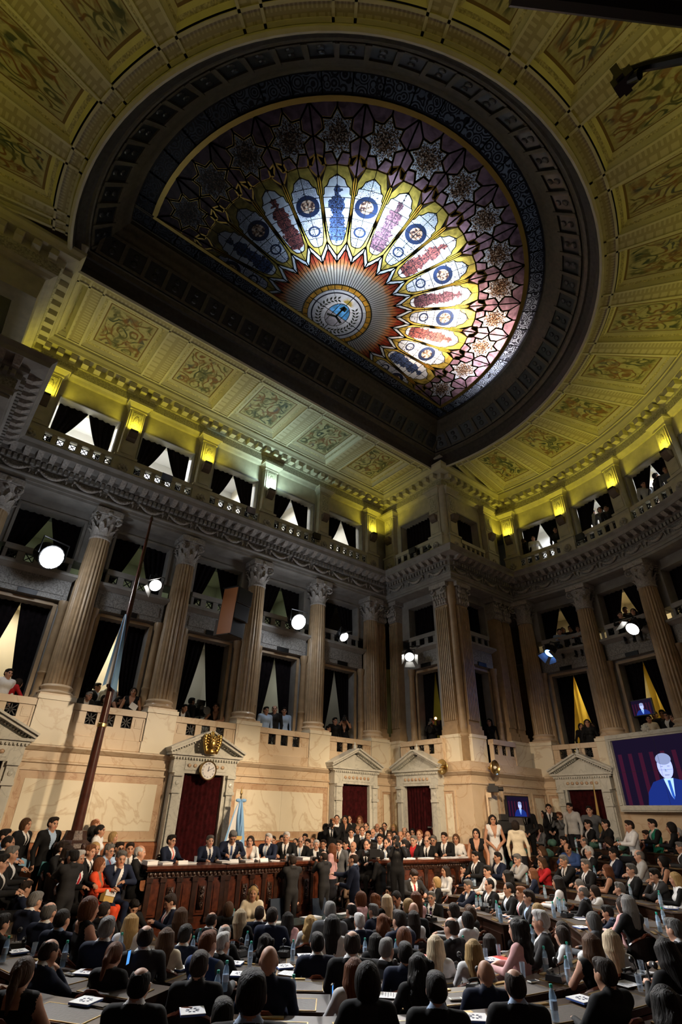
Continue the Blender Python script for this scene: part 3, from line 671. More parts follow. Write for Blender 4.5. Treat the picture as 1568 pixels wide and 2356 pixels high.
# ---- lamps in the boxes
def boxlamp(M,d,z,e,c,size=.7):
    P=M@Vector((0,d,z)); lamp('AREA','box_lamp',P,e,c,(P.x,P.y,0),size=size)
for i,(e,c) in enumerate(((55,(1,.88,.66)),(70,(1,.9,.7)),(14,(.8,.85,.9)),(12,(.8,.88,.9)),(4,(.8,.85,.9)))): boxlamp(flatM(BAYX[i]),-2.1,5.3,e,c)
for i,e in enumerate((300,260,170,90,60)): boxlamp(flatM(BAYX[i]),-2.2,12.3,e,(.86,.9,1))
for k,(e,c) in enumerate(((38,(1,.8,.35)),(34,(1,.8,.35)),(30,(1,.8,.4)))): boxlamp(arcM(BAYA[k]),-2.1,5.3,e,c)
for k,(e,c) in enumerate(((9,(1,.82,.5)),(24,(1,.82,.5)),(20,(1,.82,.5)))): boxlamp(arcM(BAYA[k]),-2.1,7.8,e,c)
for k,e in enumerate((150,170,170,130)): boxlamp(arcM(BAYA[k]),-2.2,12.3,e,(.86,.9,1))
for i in range(4): boxlamp(flatM(BAYX[i]),-1.6,7.8,5,(.72,1,.78),.4)
boxlamp(face1M(13.45),-2.1,5.3,7,(.9,.95,.5)); boxlamp(face2M(16.5),-2.1,5.3,6,(.9,.95,.5))
# partitions between the boxes
for z0,z1,n in((1.38,5.4,'p'),(5.62,7.93,'q'),(9.2,12.6,'r')):
    m=MB().box(-.06,.06,-3.2,-.9 if z0<9 else -.6,z0,z1).mesh('box_partition','room_wall')
    for X in COLX: ob('box_partition',m,WALL['front'],flatM(X))
    for k in range(5): ob('box_partition',m,WALL['right'],arcM(COLA[k]))
    for M in(face2M(18.6),): ob('box_partition',m,WALL['corner'],M)
# ledges seen in the upper boxes of the podium wall
m=MB().box(-.8,.25,-.56,-.42,6.31,6.40).mesh('box_ledge','room_wall')
for X in BAYX[:4]: ob('box_ledge',m,WALL['front'],flatM(X))

# ---- doors
def curtain_mesh(s0,s1,z0,z1,d,n=40,amp=.035,mat='red_velvet',pl=9):
    vs=[];fs=[]
    for i in range(n+1):
        t=i/n; x=s0+(s1-s0)*t; dd=d+amp*math.sin(t*PI*2*pl)+amp*.4*math.sin(t*PI*2*pl*.37+1)
        vs+=[(x,dd,z0),(x,dd,z1)]
    for i in range(n): fs.append((2*i,2*i+2,2*i+3,2*i+1))
    return MB().add(vs,fs).mesh('door_curtain',mat,True)
DC=curtain_mesh(-.58,.58,-2.2,.9,.62,40,.022)
mb=MB()
for sg in(-1,1):
    a,b=sorted((sg*.59,sg*.92)); mb.box(a,b,.43,.74,-2.3,.92)
DJ=mb.mesh('door_jamb','marble_grey')
mb=MB()
for sg in(-1,1):
    a,b=sorted((sg*.70,sg*.88)); mb.box(a,b,.74,.80,-2.3,.42); a,b=sorted((sg*.66,sg*.92)); mb.box(a,b,.74,.84,.42,.50); a,b=sorted((sg*.68,sg*.9)); mb.box(a,b,.74,.81,.50,.82); mb.box(a-.02,b+.02,.74,.86,.82,.90)
    mb.ball((sg*.79,.81,.66),(.06,.03,.06),8,4)
DP=mb.mesh('door_pilaster','marble_grey')
DL=MB().box(-.95,.95,.43,.76,.90,1.28).box(-.62,.62,.76,.775,.98,1.20).mesh('door_lintel','marble_grey')
mb=MB()
for k in range(7): mb.ball((-.5+k/6,.78,1.09),(.06,.025,.05),6,4)
DO=mb.mesh('lintel_carving','marble_border',True)
mb=MB().box(-1.02,1.02,.43,.78,1.28,1.33).box(-1.08,1.08,.43,.84,1.33,1.39)
tri=[(-.98,1.39),(.98,1.39),(0,1.84)]; mb.add([(x,.62,z) for x,z in tri]+[(x,.43,z) for x,z in tri],[(0,1,2)[::-1],(3,4,5)])
for sg in(-1,1):
    L=math.hypot(1.1,.5); a=math.atan2(.5,1.1); M=Matrix.Translation((sg*-1.1,0,1.39))@Matrix.Rotation(-sg*a,4,'Y')
    x0,x1=(0,L) if sg>0 else (-L,0); mb.box(x0,x1,.43,.84,0,.07,0,M); mb.box(x0,x1,.43,.91,.07,.12,0,M)
    for k in range(14):
        x=(k+1)*L/16*sg; mb.box(x-.018,x+.018,.62,.72,-.05,0,0,M)
for k in range(24): x=-.95+1.9*k/23; mb.box(x-.022,x+.022,.74,.82,1.235,1.28)
DPED=mb.mesh('pediment','marble_grey')
DAC=MB().lathe([(.0,0),(.06,0),(.05,.03),(.03,.05),(.07,.12),(.05,.17),(.02,.2),(.03,.24),(0,.28)],10).mesh('acroterion','marble_grey',True)
def door(n,M,acro=True):
    d=ob('door_%d'%n,DJ,None,M,kind=S)
    for nm,me in(('door_pilaster',DP),('door_lintel',DL),('lintel_carving',DO),('pediment',DPED),('door_curtain',DC)): ob(nm,me,d)
    if acro: ob('acroterion',DAC,d,(0,.66,1.93))
    for sg in(-1,1): ob('acroterion',DAC,d,Matrix.Translation((sg*1.05,.72,1.42))@Matrix.Scale(.55,4))
    return d
door(1,flatM(BAYX[0])); D2=door(2,flatM(BAYX[2]),False); door(3,flatM(BAYX[4])); door(4,face1M(13.42)); door(5,arcM(1.0))
# ---- marble panels of the lower walls
def panel(wall,M,w,z0,z1,b=.2,inner=True):
    p=ob('panel_moulding',MB().box(-w,w,.45,.49,z1-.05,z1).box(-w,w,.45,.49,z0,z0+.05).box(-w,-w+.05,.45,.49,z0+.05,z1-.05).box(w-.05,w,.45,.49,z0+.05,z1-.05).mesh('panel_moulding','marble_wall'),WALL[wall],M)
    a,c,d=w-.05,z0+.05,z1-.05
    for q in((-a,a,d-b,d),(-a,a,c,c+b),(-a,-a+b,c+b,d-b),(a-b,a,c+b,d-b)): ob('border_slab',MB().box(q[0],q[1],.45,.465,q[2],q[3]).mesh('border_slab','marble_border'),p)
    a-=b; c+=b; d-=b
    n=1 if a<.6 else 2
    for k in range(n): ob('marble_slab',MB().box(-a+2*a*k/n+(.004 if k else 0),-a+2*a*(k+1)/n,.45,.475,c,d).mesh('marble_slab','marble_panel'),p)
for i in(1,3): panel('front',flatM(BAYX[i]),1.80,-.66,.82,.17)
for k,X in enumerate((5.72,8.49)): pass
panel('corner',face1M(12.3),.26,-.62,.80,.08); panel('corner',face2M(15.5),.34,-.62,.80,.1); panel('corner',face2M(16.75),.75,-.62,.80,.14); panel('corner',face2M(18.1),.42,-.62,.80,.1); panel('front',flatM(14.25),.27,-.62,.80,.08); panel('corner',face1M(14.72),.16,-.62,.8,.05)
panel('right',arcM(6.6),.32,-.62,.8,.09)
# ------------------------------------------------------------------ ceiling: coffered border, dark ring, stained glass
GX,GY=7.10,9.40; RR=8.03; YF=11.95; ZS=13.3
def uvmesh(name,faces,mat,smooth=False):
    """faces: list of (verts, uvs)"""
    mb=MB(); mb.uv=[]
    for vs_,us in faces:
        mb.add(vs_,[tuple(range(len(vs_)))]); mb.uv.append(us)
    return mb.mesh(name,mat,smooth)
ceil=ob('ceiling',MB().box(-12,26,-10,22,17.6,17.8).mesh('ceiling','ring_stone'),kind=S)
# outer edge of the soffit (d=.5 from the wall line) and inner edge (ring)
def outer(a): # angle about hall centre on the curved side
    r=RC-.5; return CX+r*math.cos(math.radians(a)),CY+r*math.sin(math.radians(a))
def ringpt(x0,y0):
    """point of the ring edge met going from (x0,y0) towards the ring centre"""
    dx,dy=GX-x0,GY-y0; L=math.hypot(dx,dy); return GX-dx/L*RR,GY-dy/L*RR
def coffer(pf,uspan,tag):
    """pf(u,v)->(x,y), v 0 outer to 1 inner. returns painted panel framed in a sunk coffer with ribs"""
    n=6
    def strip(u0,u1,v0,v1,z0,z1=None,uvs_=((0,0),(1,0),(1,1),(0,1)),k=n):
        z1=z0 if z1 is None else z1; F=[]
        for i in range(k):
            a=u0+(u1-u0)*i/k; b=u0+(u1-u0)*(i+1)/k; ua=i/k*uspan; ub=(i+1)/k*uspan
            F.append(([(*pf(a,v0),z0),(*pf(b,v0),z0),(*pf(b,v1),z1),(*pf(a,v1),z1)],[(ua,0),(ub,0),(ub,.4),(ua,.4)]))
        return F
    return strip
def ring_rect(pf,o,i_,z0,z1,k=6):
    """sloped frame between outer rect o=(u0,u1,v0,v1) at z0 and inner rect i_ at z1"""
    F=[]
    def P(u,v,z): return (*pf(u,v),z)
    (a,b,c,d),(e,f,g,h)=o,i_
    q4=[(0,0),(1,0),(1,.3),(0,.3)]
    for t in range(k):
        s0,s1=t/k,(t+1)/k
        F.append(([P(a+(b-a)*s0,c,z0),P(a+(b-a)*s1,c,z0),P(e+(f-e)*s1,g,z1),P(e+(f-e)*s0,g,z1)],q4))
        F.append(([P(a+(b-a)*s0,d,z0),P(a+(b-a)*s1,d,z0),P(e+(f-e)*s1,h,z1),P(e+(f-e)*s0,h,z1)][::-1],q4))
    F.append(([P(a,c,z0),P(a,d,z0),P(e,h,z1),P(e,g,z1)][::-1],q4)); F.append(([P(b,c,z0),P(b,d,z0),P(f,h,z1),P(f,g,z1)],q4))
    return F
def panel_bay(pf,w,l,rib,narrow=False):
    """one ceiling bay; w,l metric width (u) and length (v); rib = half rib width in u"""
    r=rib; vo,vi=.03,1-.42/l; fr=.16
    u0,u1=r,1-r
    zt=ZS+.02
    # flat grid: key ribs both sides, inner key strip
    F=[]
    for (a,b) in((.0,r),(1-r,1)):
        k=8
        for t in range(k):
            v0=vo+(vi-vo)*t/k; v1=vo+(vi-vo)*(t+1)/k
            F.append(([(*pf(a,v0),zt),(*pf(b,v0),zt),(*pf(b,v1),zt),(*pf(a,v1),zt)],[(v0*l,0 if a==0 else .2),(v0*l,.2 if a==0 else .4),(v1*l,.2 if a==0 else .4),(v1*l,0 if a==0 else .2)]))
    for t in range(6):
        a=t/6;b=(t+1)/6; F.append(([(*pf(a,vi),zt),(*pf(b,vi),zt),(*pf(b,1),zt),(*pf(a,1),zt)],[(a*w,0),(b*w,0),(b*w,.4),(a*w,.4)]))
        F.append(([(*pf(a,0),ZS),(*pf(b,0),ZS),(*pf(b,vo),ZS),(*pf(a,vo),ZS)],[(0,0)]*4))
    ribs=ob('coffer_rib',uvmesh('coffer_rib',F,'cove_key'),ceil)
    # raised fillets on the edges of the ribs and of the inner strip
    mb=MB(); h=.035
    def fil(ua,va,ub,vb,wd,k):
        for t in range(k):
            p=pf(ua+(ub-ua)*t/k,va+(vb-va)*t/k); q=pf(ua+(ub-ua)*(t+1)/k,va+(vb-va)*(t+1)/k)
            dx,dy=q[0]-p[0],q[1]-p[1]; L=math.hypot(dx,dy); nx,ny=-dy/L*wd/2,dx/L*wd/2
            mb.add([(p[0]-nx,p[1]-ny,zt-h),(p[0]+nx,p[1]+ny,zt-h),(q[0]+nx,q[1]+ny,zt-h),(q[0]-nx,q[1]-ny,zt-h),(p[0]-nx,p[1]-ny,zt+.02),(p[0]+nx,p[1]+ny,zt+.02),(q[0]+nx,q[1]+ny,zt+.02),(q[0]-nx,q[1]-ny,zt+.02)],[(0,1,2,3),(0,4,5,1),(2,6,7,3),(0,3,7,4),(1,5,6,2)])
    fil(r*.93,vo,r*.93,1,.06,1); fil(1-r*.93,vo,1-r*.93,1,.06,1); fil(0,vi+.01,1,vi+.01,.06,6); fil(0,1-.02,1,1-.02,.08,6); fil(0,.015,1,.015,.08,6)
    ob('coffer_fillet',mb.mesh('coffer_fillet','cove_plaster'),ceil)
    # sunk frame in three steps
    du,dv=.085/w,.085/l; f=fr
    o=(u0,u1,vo,vi-.01); a=(u0+du,u1-du,vo+dv,vi-.01-dv); b=(u0+2*du,u1-2*du,vo+2*dv,vi-.01-2*dv); c=(u0+3.1*du,u1-3.1*du,vo+3.1*dv,vi-.01-3.1*dv)
    if narrow: b=a; c=(u0+1.6*du,u1-1.6*du,vo+1.6*dv,vi-.01-1.6*dv)
    fr_=ob('coffer',uvmesh('coffer',ring_rect(pf,o,a,zt,ZS+.14)+ring_rect(pf,b,c,ZS+.15,ZS+.22),'cove_plaster'),ceil)
    if not narrow: ob('coffer_carving',uvmesh('coffer_carving',ring_rect(pf,a,b,ZS+.14,ZS+.15),'cove_carved'),fr_)
    F=[];k=6
    for t in range(k):
        p,q=t/k,(t+1)/k; ua=c[0]+(c[1]-c[0])*p; ub=c[0]+(c[1]-c[0])*q
        F.append(([(*pf(ua,c[2]),ZS+.22),(*pf(ub,c[2]),ZS+.22),(*pf(ub,c[3]),ZS+.22),(*pf(ua,c[3]),ZS+.22)],[(p,0),(q,0),(q,1),(p,1)]))
    off=rng.random(2)
    ob('painted_panel',uvmesh('painted_panel',F,'painted_panel'),fr_)
YO=WY-.5
def flatpf(x0,x1): return lambda u,v:(x1+(x0-x1)*u if False else x0+(x1-x0)*u, YO+(YF-YO)*v)
edges=[COLX[i] for i in range(6)]
for a,b in zip(edges,edges[1:]): panel_bay(flatpf(a,b),BAY,YO-YF,.13)
panel_bay(flatpf(XL+.5,edges[0]),edges[0]-XL-.5,YO-YF,.16,True); panel_bay(flatpf(edges[5],XR-.5),XR-.5-edges[5],YO-YF,.16,True)
def arcpf(a,b):
    def pf(u,v):
        x,y=outer(a+(b-a)*u); x2,y2=ringpt(x,y); return x+(x2-x)*v,y+(y2-y)*v
    return pf
for k in range(16): panel_bay(arcpf(COLA[k],COLA[k+1]),2.45,3.5,.13)
ae=math.degrees(math.asin((YP-.5-CY)/(RC-.5)))
panel_bay(arcpf(ae+2.5,COLA[0]),.7,3.5,.2,True); panel_bay(arcpf(COLA[16],-180-ae-2.5),.7,3.5,.2,True)
# corner closers above the piers
ob('soffit_corner',MB().prism([(XR-.5,YF),(XR-.5,YP-.5),(19.2,YP-.5),(19.2,YF+1),(XR-.5,YF+1)],ZS+.3,ZS+.34).prism([(XL+.5,YF),(XL+.5,YP-.5),(-5,YP-.5),(-5,YF+1),(XL+.5,YF+1)],ZS+.3,ZS+.34).mesh('soffit_corner','cove_plaster'),ceil)
# ring path: arc then flat edge, interior on the right hand side when walked clockwise
xe=math.sqrt(RR**2-(YF-GY)**2); ar=math.degrees(math.asin((YF-GY)/RR))
rp=[(GX+RR*math.cos(math.radians(a)),GY+RR*math.sin(math.radians(a))) for a in np.linspace(ar,-180-ar,72)]
rm=mit(rp)
def rsweep(name,prof,mat,parent=ceil,smooth=True):
    m=sweep(MB(),list(range(len(rp)))+[0],prof,pth=rp,mt=rm).mesh(name,mat); smooth_angle(m,30) if smooth else None
    return ob(name,m,parent)
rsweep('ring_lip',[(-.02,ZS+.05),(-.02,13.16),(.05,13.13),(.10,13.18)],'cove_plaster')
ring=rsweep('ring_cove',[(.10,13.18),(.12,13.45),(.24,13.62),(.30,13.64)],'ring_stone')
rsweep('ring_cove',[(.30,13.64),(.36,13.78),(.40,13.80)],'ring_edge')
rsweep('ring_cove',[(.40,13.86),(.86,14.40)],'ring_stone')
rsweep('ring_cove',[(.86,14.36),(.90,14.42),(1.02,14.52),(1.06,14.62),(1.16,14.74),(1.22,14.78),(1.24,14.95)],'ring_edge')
# little sunk lights of the ring, with ribs between
def ringwalk(d,step):
    pts=[(p[0]+m[0]*d,p[1]+m[1]*d) for p,m in zip(rp,rm)]; out=[]
    L=sum(math.dist(a,b) for a,b in zip(pts,pts[1:])); n=int(round(L/step)); acc=0;k=0
    for a,b in zip(pts,pts[1:]):
        l=math.dist(a,b); n_=((b[1]-a[1])/l,-(b[0]-a[0])/l)
        while k<n and (k+.5)*L/n<=acc+l: t=((k+.5)*L/n-acc)/l; out.append((a[0]+(b[0]-a[0])*t,a[1]+(b[1]-a[1])*t,n_)); k+=1
        acc+=l
    a,b=pts[-1],pts[0]; l=math.dist(a,b); n=int(round(l/step)); n_=((b[1]-a[1])/l,-(b[0]-a[0])/l)
    for k in range(n): t=(k+.5)/n; out.append((a[0]+(b[0]-a[0])*t,a[1]+(b[1]-a[1])*t,n_))
    return out
mb=MB(); 
for sg in(-1,1): mb.box(sg*.32-.05,sg*.32+.05,-.36,.36,-.07,.02)
mb.box(-.32,.32,-.36,-.28,-.05,.02).box(-.32,.32,.28,.36,-.05,.02)
RCF=mb.mesh('ring_coffer','ring_edge'); RCG=MB().box(-.26,.26,-.27,.27,-.012,.0).ball((-.0,-.1,-.02),(.1,.1,.03),8,4).ball((0,.12,-.02),(.09,.09,.03),8,4).mesh('ring_pane','ring_glass')
sl=math.atan2(.54,.46)
for x,y,n_ in ringwalk(.63,.66):
    t=Vector((-n_[1],n_[0],0)); up=Vector((n_[0]*math.cos(sl),n_[1]*math.cos(sl),math.sin(sl))); w=t.cross(up)
    if w.z<0: t=-t; w=t.cross(up)
    M=Matrix(((t.x,up.x,w.x,x),(t.y,up.y,w.y,y),(t.z,up.z,w.z,14.13),(0,0,0,1)))
    c=ob('ring_coffer',RCF,ceil,M); ob('ring_pane',RCG,c)

# ---- stained glass: every pane its own piece, lead and gilt cames between them
ZG=14.9; YI=10.13; YOUT=10.66; PS=12.9
cames=[]
def pol(r,a): return (GX+r*math.cos(math.radians(a)),GY+r*math.sin(math.radians(a)))
def clip(poly,ymax):
    out=[]; n=len(poly)
    for i in range(n):
        p,q=poly[i],poly[(i+1)%n]; ip,iq=p[1]<=ymax,q[1]<=ymax
        if ip: out.append(p)
        if ip!=iq: t=(ymax-p[1])/(q[1]-p[1]); out.append((p[0]+(q[0]-p[0])*t,ymax,*[p[j]+(q[j]-p[j])*t for j in range(2,len(p))]))
    return out
sky=None
PANES=[]
def pane(name,poly,mat,uv=None,came=.012,gilt=False,ymax=YI,z=ZG):
    pts=[(p[0],p[1],*(uv[i] if uv else (0,0))) for i,p in enumerate(poly)]
    pts=clip(pts,ymax)
    if len(pts)<3: return
    a=sum(pts[i-1][0]*pts[i][1]-pts[i][0]*pts[i-1][1] for i in range(len(pts)))
    if abs(a)<.004: return
    if came: cames.append(([(p[0],p[1]) for p in pts],came,gilt))
    PANES.append((name,[(p[0],p[1],z) for p in pts],[(p[2],p[3]) for p in pts],mat))
# emblem disc
N_=48
circ=[pol(1.02,360*i/N_) for i in range(N_)]
# oval shield: long axis along the hall axis
def oval(t,k=1): return (GX+.38*k*math.cos(t),GY-.02+.50*k*math.sin(t))
ov=[oval(2*PI*i/N_) for i in range(N_)]
for q in range(8):
    i0,i1=q*6,q*6+6; poly=[circ[i%N_] for i in range(i0,i1+1)]+[ov[i%N_] for i in range(i1,i0-1,-1)]
    pane('emblem_field_pane',poly,'glass_disc',[((p[0]-GX)/2.04+.5,(p[1]-GY)/2.04+.5) for p in poly],.006)
up=[oval(PI+PI*i/24) for i in range(25)]; dn=[oval(PI*i/24) for i in range(25)]
for lo_,hi_ in((0,8),(8,16),(16,24)):
    pane('shield_sky_pane',[up[i] for i in range(lo_,hi_+1)]+[(up[hi_][0],GY-.02),(up[lo_][0],GY-.02)],'glass_sky')
    pane('shield_ground_pane',[dn[i] for i in range(lo_,hi_+1)]+[(dn[hi_][0],GY-.02),(dn[lo_][0],GY-.02)],'glass_grey')
for k in range(30): # gold ring
    a,b=360*k/30,360*(k+1)/30; pane('gold_ring_pane',[pol(1.02,a),pol(1.02,b),pol(1.19,b),pol(1.19,a)],'glass_gold',None,.012)
hs=PS/2
for k in range(-10,11):
    c=-90+PS*k
    if abs(k)>=10: continue
    rin=lambda o:1.95+.48*abs(o)/hs
    for j in range(4):
        o0,o1=-hs+PS*j/4,-hs+PS*(j+1)/4; om=(o0+o1)/2
        tip=max(rin(o0),rin(o1),rin(om))
        poly=[pol(1.21,c+o0),pol(1.21,c+o1),pol(1.72,c+o1),pol(rin(o1)-.02,c+o1),pol((rin(om)+tip)/2,c+om+ (.3 if om>0 else -.3)),pol(rin(o0)-.02,c+o0),pol(1.72,c+o0)]
        L=lambda r:(r-1.21)/1.15
        pane('sun_ray_pane',poly,'glass_ray',[(0,0),(0,1),(.44,1),(L(rin(o1)),1),(L((rin(om)+tip)/2),.5),(L(rin(o0)),0),(.44,0)],.010)
    for sg in(-1,1):
        pane('white_chevron_pane',[pol(1.98,c),pol(2.2,c),pol(2.66,c+sg*hs),pol(2.44,c+sg*hs)],'glass_white',None,.02)
    if abs(k)>8: continue
    # lancet outline
    def half(sg):
        pr=[(2.52,.0),(2.56,.13),(2.70,.20),(3.0,.275),(3.4,.335),(3.8,.39),(4.0,.405),(4.04,.36),(4.20,.36),(4.27,.27),(4.42,.21),(4.55,.0)]
        return [(r,sg*math.degrees(math.atan2(w,r))) for r,w in pr]
    L,R_=half(-1),half(1)
    out=[pol(r,c+o) for r,o in R_]+[pol(r,c+o) for r,o in L[-2:0:-1]]
    uvp=[((r-2.52)/1.98,.5+r*math.radians(o)/.76) for r,o in R_]+[((r-2.52)/1.98,.5+r*math.radians(o)/.76) for r,o in L[-2:0:-1]]
    pane('lancet_pane',out,'glass_figure' if k%2 else 'glass_medal',uvp,.014)
    for sg,H in((-1,L),(1,R_)):
        wd=lambda r:hs-math.degrees(math.atan2(max(0,(r-2.7)*.038),r))
        for (i0,i1) in((0,3),(3,6),(6,11)):
            ins=[pol(*(H[i][0],c+H[i][1])) for i in range(i0,i1+1)]
            r0_,r1_=H[i0][0],H[i1][0]
            if i0==0: outp=[pol(2.2,c),pol(2.68,c+sg*hs*.99),pol(H[3][0],c+sg*wd(H[3][0]))][::-1]
            elif i1==11: outp=[pol(r0_,c+sg*wd(r0_)),pol(4.35,c+sg*wd(4.35)),pol(4.75,c+sg*hs*.55),pol(4.78,c)][::-1]
            else: outp=[pol(r0_,c+sg*wd(r0_)),pol(r1_,c+sg*wd(r1_))][::-1]
            pane('amber_pane',ins+outp,'glass_amber',None,.010)
        r=[2.7,3.5,4.35,4.72]
        pane('gold_wedge_pane',[pol(2.7,c+sg*hs),pol(3.5,c+sg*wd(3.5)),pol(4.35,c+sg*wd(4.35)),pol(4.5,c+sg*hs*.93),pol(4.5,c+sg*hs)],'glass_gold',None,.014)
        pane('mauve_lozenge_pane',[pol(4.5,c+sg*hs),pol(4.5,c+sg*hs*.93),pol(4.75,c+sg*hs*.55),pol(4.95,c+sg*hs*.6),pol(5.05,c+sg*hs)],'glass_mauve',None,.022,True)
    # star and the lozenges round it
    R0=5.46; st=[]
    for i in range(16):
        a=2*PI*i/16; rr=.56 if i%2==0 else .40
        if i%4==0: rr=.62
        x,y=rr*math.cos(a),rr*math.sin(a)*.92; st.append((R0+x,math.degrees(y/R0)))
    sp=[pol(r,c+o) for r,o in st]
    pane('star_pane',sp,'glass_star',[((r-R0)/1.24+.5,R0*math.radians(o)/1.24+.5) for r,o in st],.030,True)
    cell=[(6.2,0),(6.2,hs*.5),(6.2,hs),(5.85,hs),(5.46,hs),(5.05,hs),(4.78,hs*.75),(4.76,hs*.4),(4.78,0)]
    cells=cell+[(r,-o) for r,o in cell[-2:0:-1]]
    for i in range(0,16,2):
        j=(i+2)%16
        q=[pol(st[i][0],c+st[i][1]),pol(st[i+1][0],c+st[i+1][1]),pol(st[j][0],c+st[j][1])]
        w=[cells[i],cells[i+1],cells[(i+2)%16]]
        pane('mauve_lozenge_pane',q+[pol(r,c+o) for r,o in w[::-1]],'glass_mauve',None,.022,True)
# border tiles round the arc and along the straight edge
for k in range(-16,17):
    a,b=-90+PS/2*(k-.5),-90+PS/2*(k+.5); n=4
    poly=[pol(6.30,a+(b-a)*i/n) for i in range(n+1)]+[pol(6.82,b-(b-a)*i/n) for i in range(n+1)]
    uv=[(i/n,0) for i in range(n+1)]+[(1-i/n,1) for i in range(n+1)]
    pane('border_tile_pane',poly,'glass_scroll',uv,.016,ymax=YI+.04)
xt=math.sqrt(6.82**2-(YI-GY)**2); nt_=20
for k in range(nt_):
    x0,x1=GX-xt+2*xt*k/nt_,GX-xt+2*xt*(k+1)/nt_
    pane('border_tile_pane',[(x0,YI+.09),(x1,YI+.09),(x1,YOUT),(x0,YOUT)],'glass_scroll',[(0,0),(1,0),(1,1),(0,1)],.016,ymax=99)
mb=MB()
for poly,w,gilt in cames:
    n=len(poly)
    for i in range(n):
        p,q=poly[i],poly[(i+1)%n]; dx,dy=q[0]-p[0],q[1]-p[1]; l=math.hypot(dx,dy)
        if l<.02: continue
        nx,ny=-dy/l*w,dx/l*w; z0,z1=ZG-.025,ZG+.01
        mb.add([(p[0]-nx,p[1]-ny,z0),(p[0]+nx,p[1]+ny,z0),(q[0]+nx,q[1]+ny,z0),(q[0]-nx,q[1]-ny,z0),(p[0]-nx,p[1]-ny,z1),(p[0]+nx,p[1]+ny,z1),(q[0]+nx,q[1]+ny,z1),(q[0]-nx,q[1]-ny,z1)],[(0,1,2,3),(0,4,5,1),(2,6,7,3)],1 if gilt else 0)
def arcbar(r0,r1,z0,z1,a0,a1,n=72,mi=1):
    vs=[];fs=[]
    for i in range(n+1):
        a=a0+(a1-a0)*i/n
        for r,z in((r0,z0),(r1,z0),(r1,z1),(r0,z1)): vs.append((*pol(r,a),z))
    for i in range(n):
        for t in range(4): u=(t+1)%4; fs.append((i*4+t,i*4+u,(i+1)*4+u,(i+1)*4+t))
    mb.add(vs,fs,mi)
aa=math.degrees(math.asin((YI-GY)/6.26))
arcbar(6.19,6.31,ZG-.05,ZG+.01,aa,-180-aa)
xb=6.22; mb.box(GX-xb,GX+xb,YI-.01,YI+.09,ZG-.05,ZG+.01,1)
sky=ob('window_1',mb.mesh('window_1',['lead','gilt_lead']),None,label='half-round stained glass skylight with sun rays, lancets and stars',kind=S)
for n_,v,u,m_ in PANES: ob(n_,uvmesh(n_,[(v,u)],m_),sky)
# wreath, sun, hands and cap painted on the emblem
mb=MB()
for sg in(-1,1):
    for k in range(13):
        t=-1.15+2.15*k/12; a=(PI/2-0)+sg*(PI/2-t*.92) if False else None
        th=PI/2+sg*(.12+2.35*k/12); r=.66
        x,y=GX+r*.95*math.cos(th),GY+r*1.02*math.sin(th)
        for q in(-1,1):
            d=th+PI/2*(-sg)*-1+q*.75; lx,ly=math.cos(d),math.sin(d); px,py=-ly*.035,lx*.035
            mb.add([(x,y,ZG-.03),(x+lx*.08+px,y+ly*.08+py,ZG-.03),(x+lx*.17,y+ly*.17,ZG-.03),(x+lx*.08-px,y+ly*.08-py,ZG-.03)],[(0,1,2,3)])
ob('wreath',mb.mesh('wreath','leaf_paint'),sky)
mb=MB()
sx,sy=GX,GY-.66; pl=[]
for k in range(32):
    a=PI+PI*k/31; r=.14 if k%2 else .27; pl.append((sx+r*math.cos(a),sy+r*math.sin(a)+.1,ZG-.004))
mb.add(pl,[tuple(range(32))]); ob('rising_sun_pane',mb.mesh('rising_sun_pane','glass_sun'),sky)
mb=MB(); mb.box(GX-.03,GX+.03,GY-.42,GY+.08,ZG-.03,ZG-.02); mb.add([(GX-.12,GY-.28,ZG-.03),(GX+.13,GY-.28,ZG-.03),(GX+.1,GY-.44,ZG-.03),(GX-.05,GY-.46,ZG-.03)],[(0,1,2,3)]); mb.add([(GX-.33,GY+.12,ZG-.03),(GX,GY+.0,ZG-.03),(GX+.33,GY+.12,ZG-.03),(GX+.28,GY+.2,ZG-.03),(GX,GY+.09,ZG-.03),(GX-.28,GY+.2,ZG-.03)],[(0,1,4,5),(1,2,3,4)])
ob('painted_cap_and_hands',mb.mesh('painted_cap','leaf_paint'),sky)
# ------------------------------------------------------------------ curtains of every opening
def drape(w,z0,z1,tie,d0,side,apex=0.0,pinch=.22):
    """half of a parted curtain, hung over |s|<=w: inner edge runs from the middle at the top to the jamb at the foot"""
    nu,nv=16,14; vs=[];fs=[]
    for j in range(nv+1):
        t=j/nv; z=z1-(z1-z0)*t
        k=max(0,1-t/tie); q=k**.75 if k>0 else 0
        inner=w-(w*(1-pinch))*1.0*(1-(1-q)) if False else w*pinch*(0)+(w-w*pinch)*(1-q)+apex*q
        for i in range(nu+1):
            u=i/nu; s=inner+(w-inner)*u
            vs.append((side*s,d0+.035*math.sin(u*PI*9+.4*math.sin(3*t))*(1-.2*t)+.02*math.sin(5*u+4*t),z))
    for j in range(nv):
        for i in range(nu): a=j*(nu+1)+i; fs.append((a,a+1,a+nu+2,a+nu+1))
    return MB().add(vs,fs).mesh('curtain','black_velvet',True)
def closed_drape(w,z0,z1,d0):
    return curtain_mesh(-w,w,z0,z1,d0,60,.04,'black_velvet',11)
LO={-1:drape(.74,1.5,4.88,.80,-.62,-1,0,.22),1:drape(.74,1.5,4.88,.80,-.62,1,0,.22)}
MI={-1:drape(.92,5.9,7.60,1.05,-.62,-1,0,.2),1:drape(.92,5.9,7.60,1.05,-.62,1,0,.2)}
AT={-1:drape(.91,9.6,11.52,.66,-.42,-1,0,.36),1:drape(.91,9.6,11.52,.66,-.42,1,0,.36)}
FB=['far left','left','clock','right of the clock','corner-side']
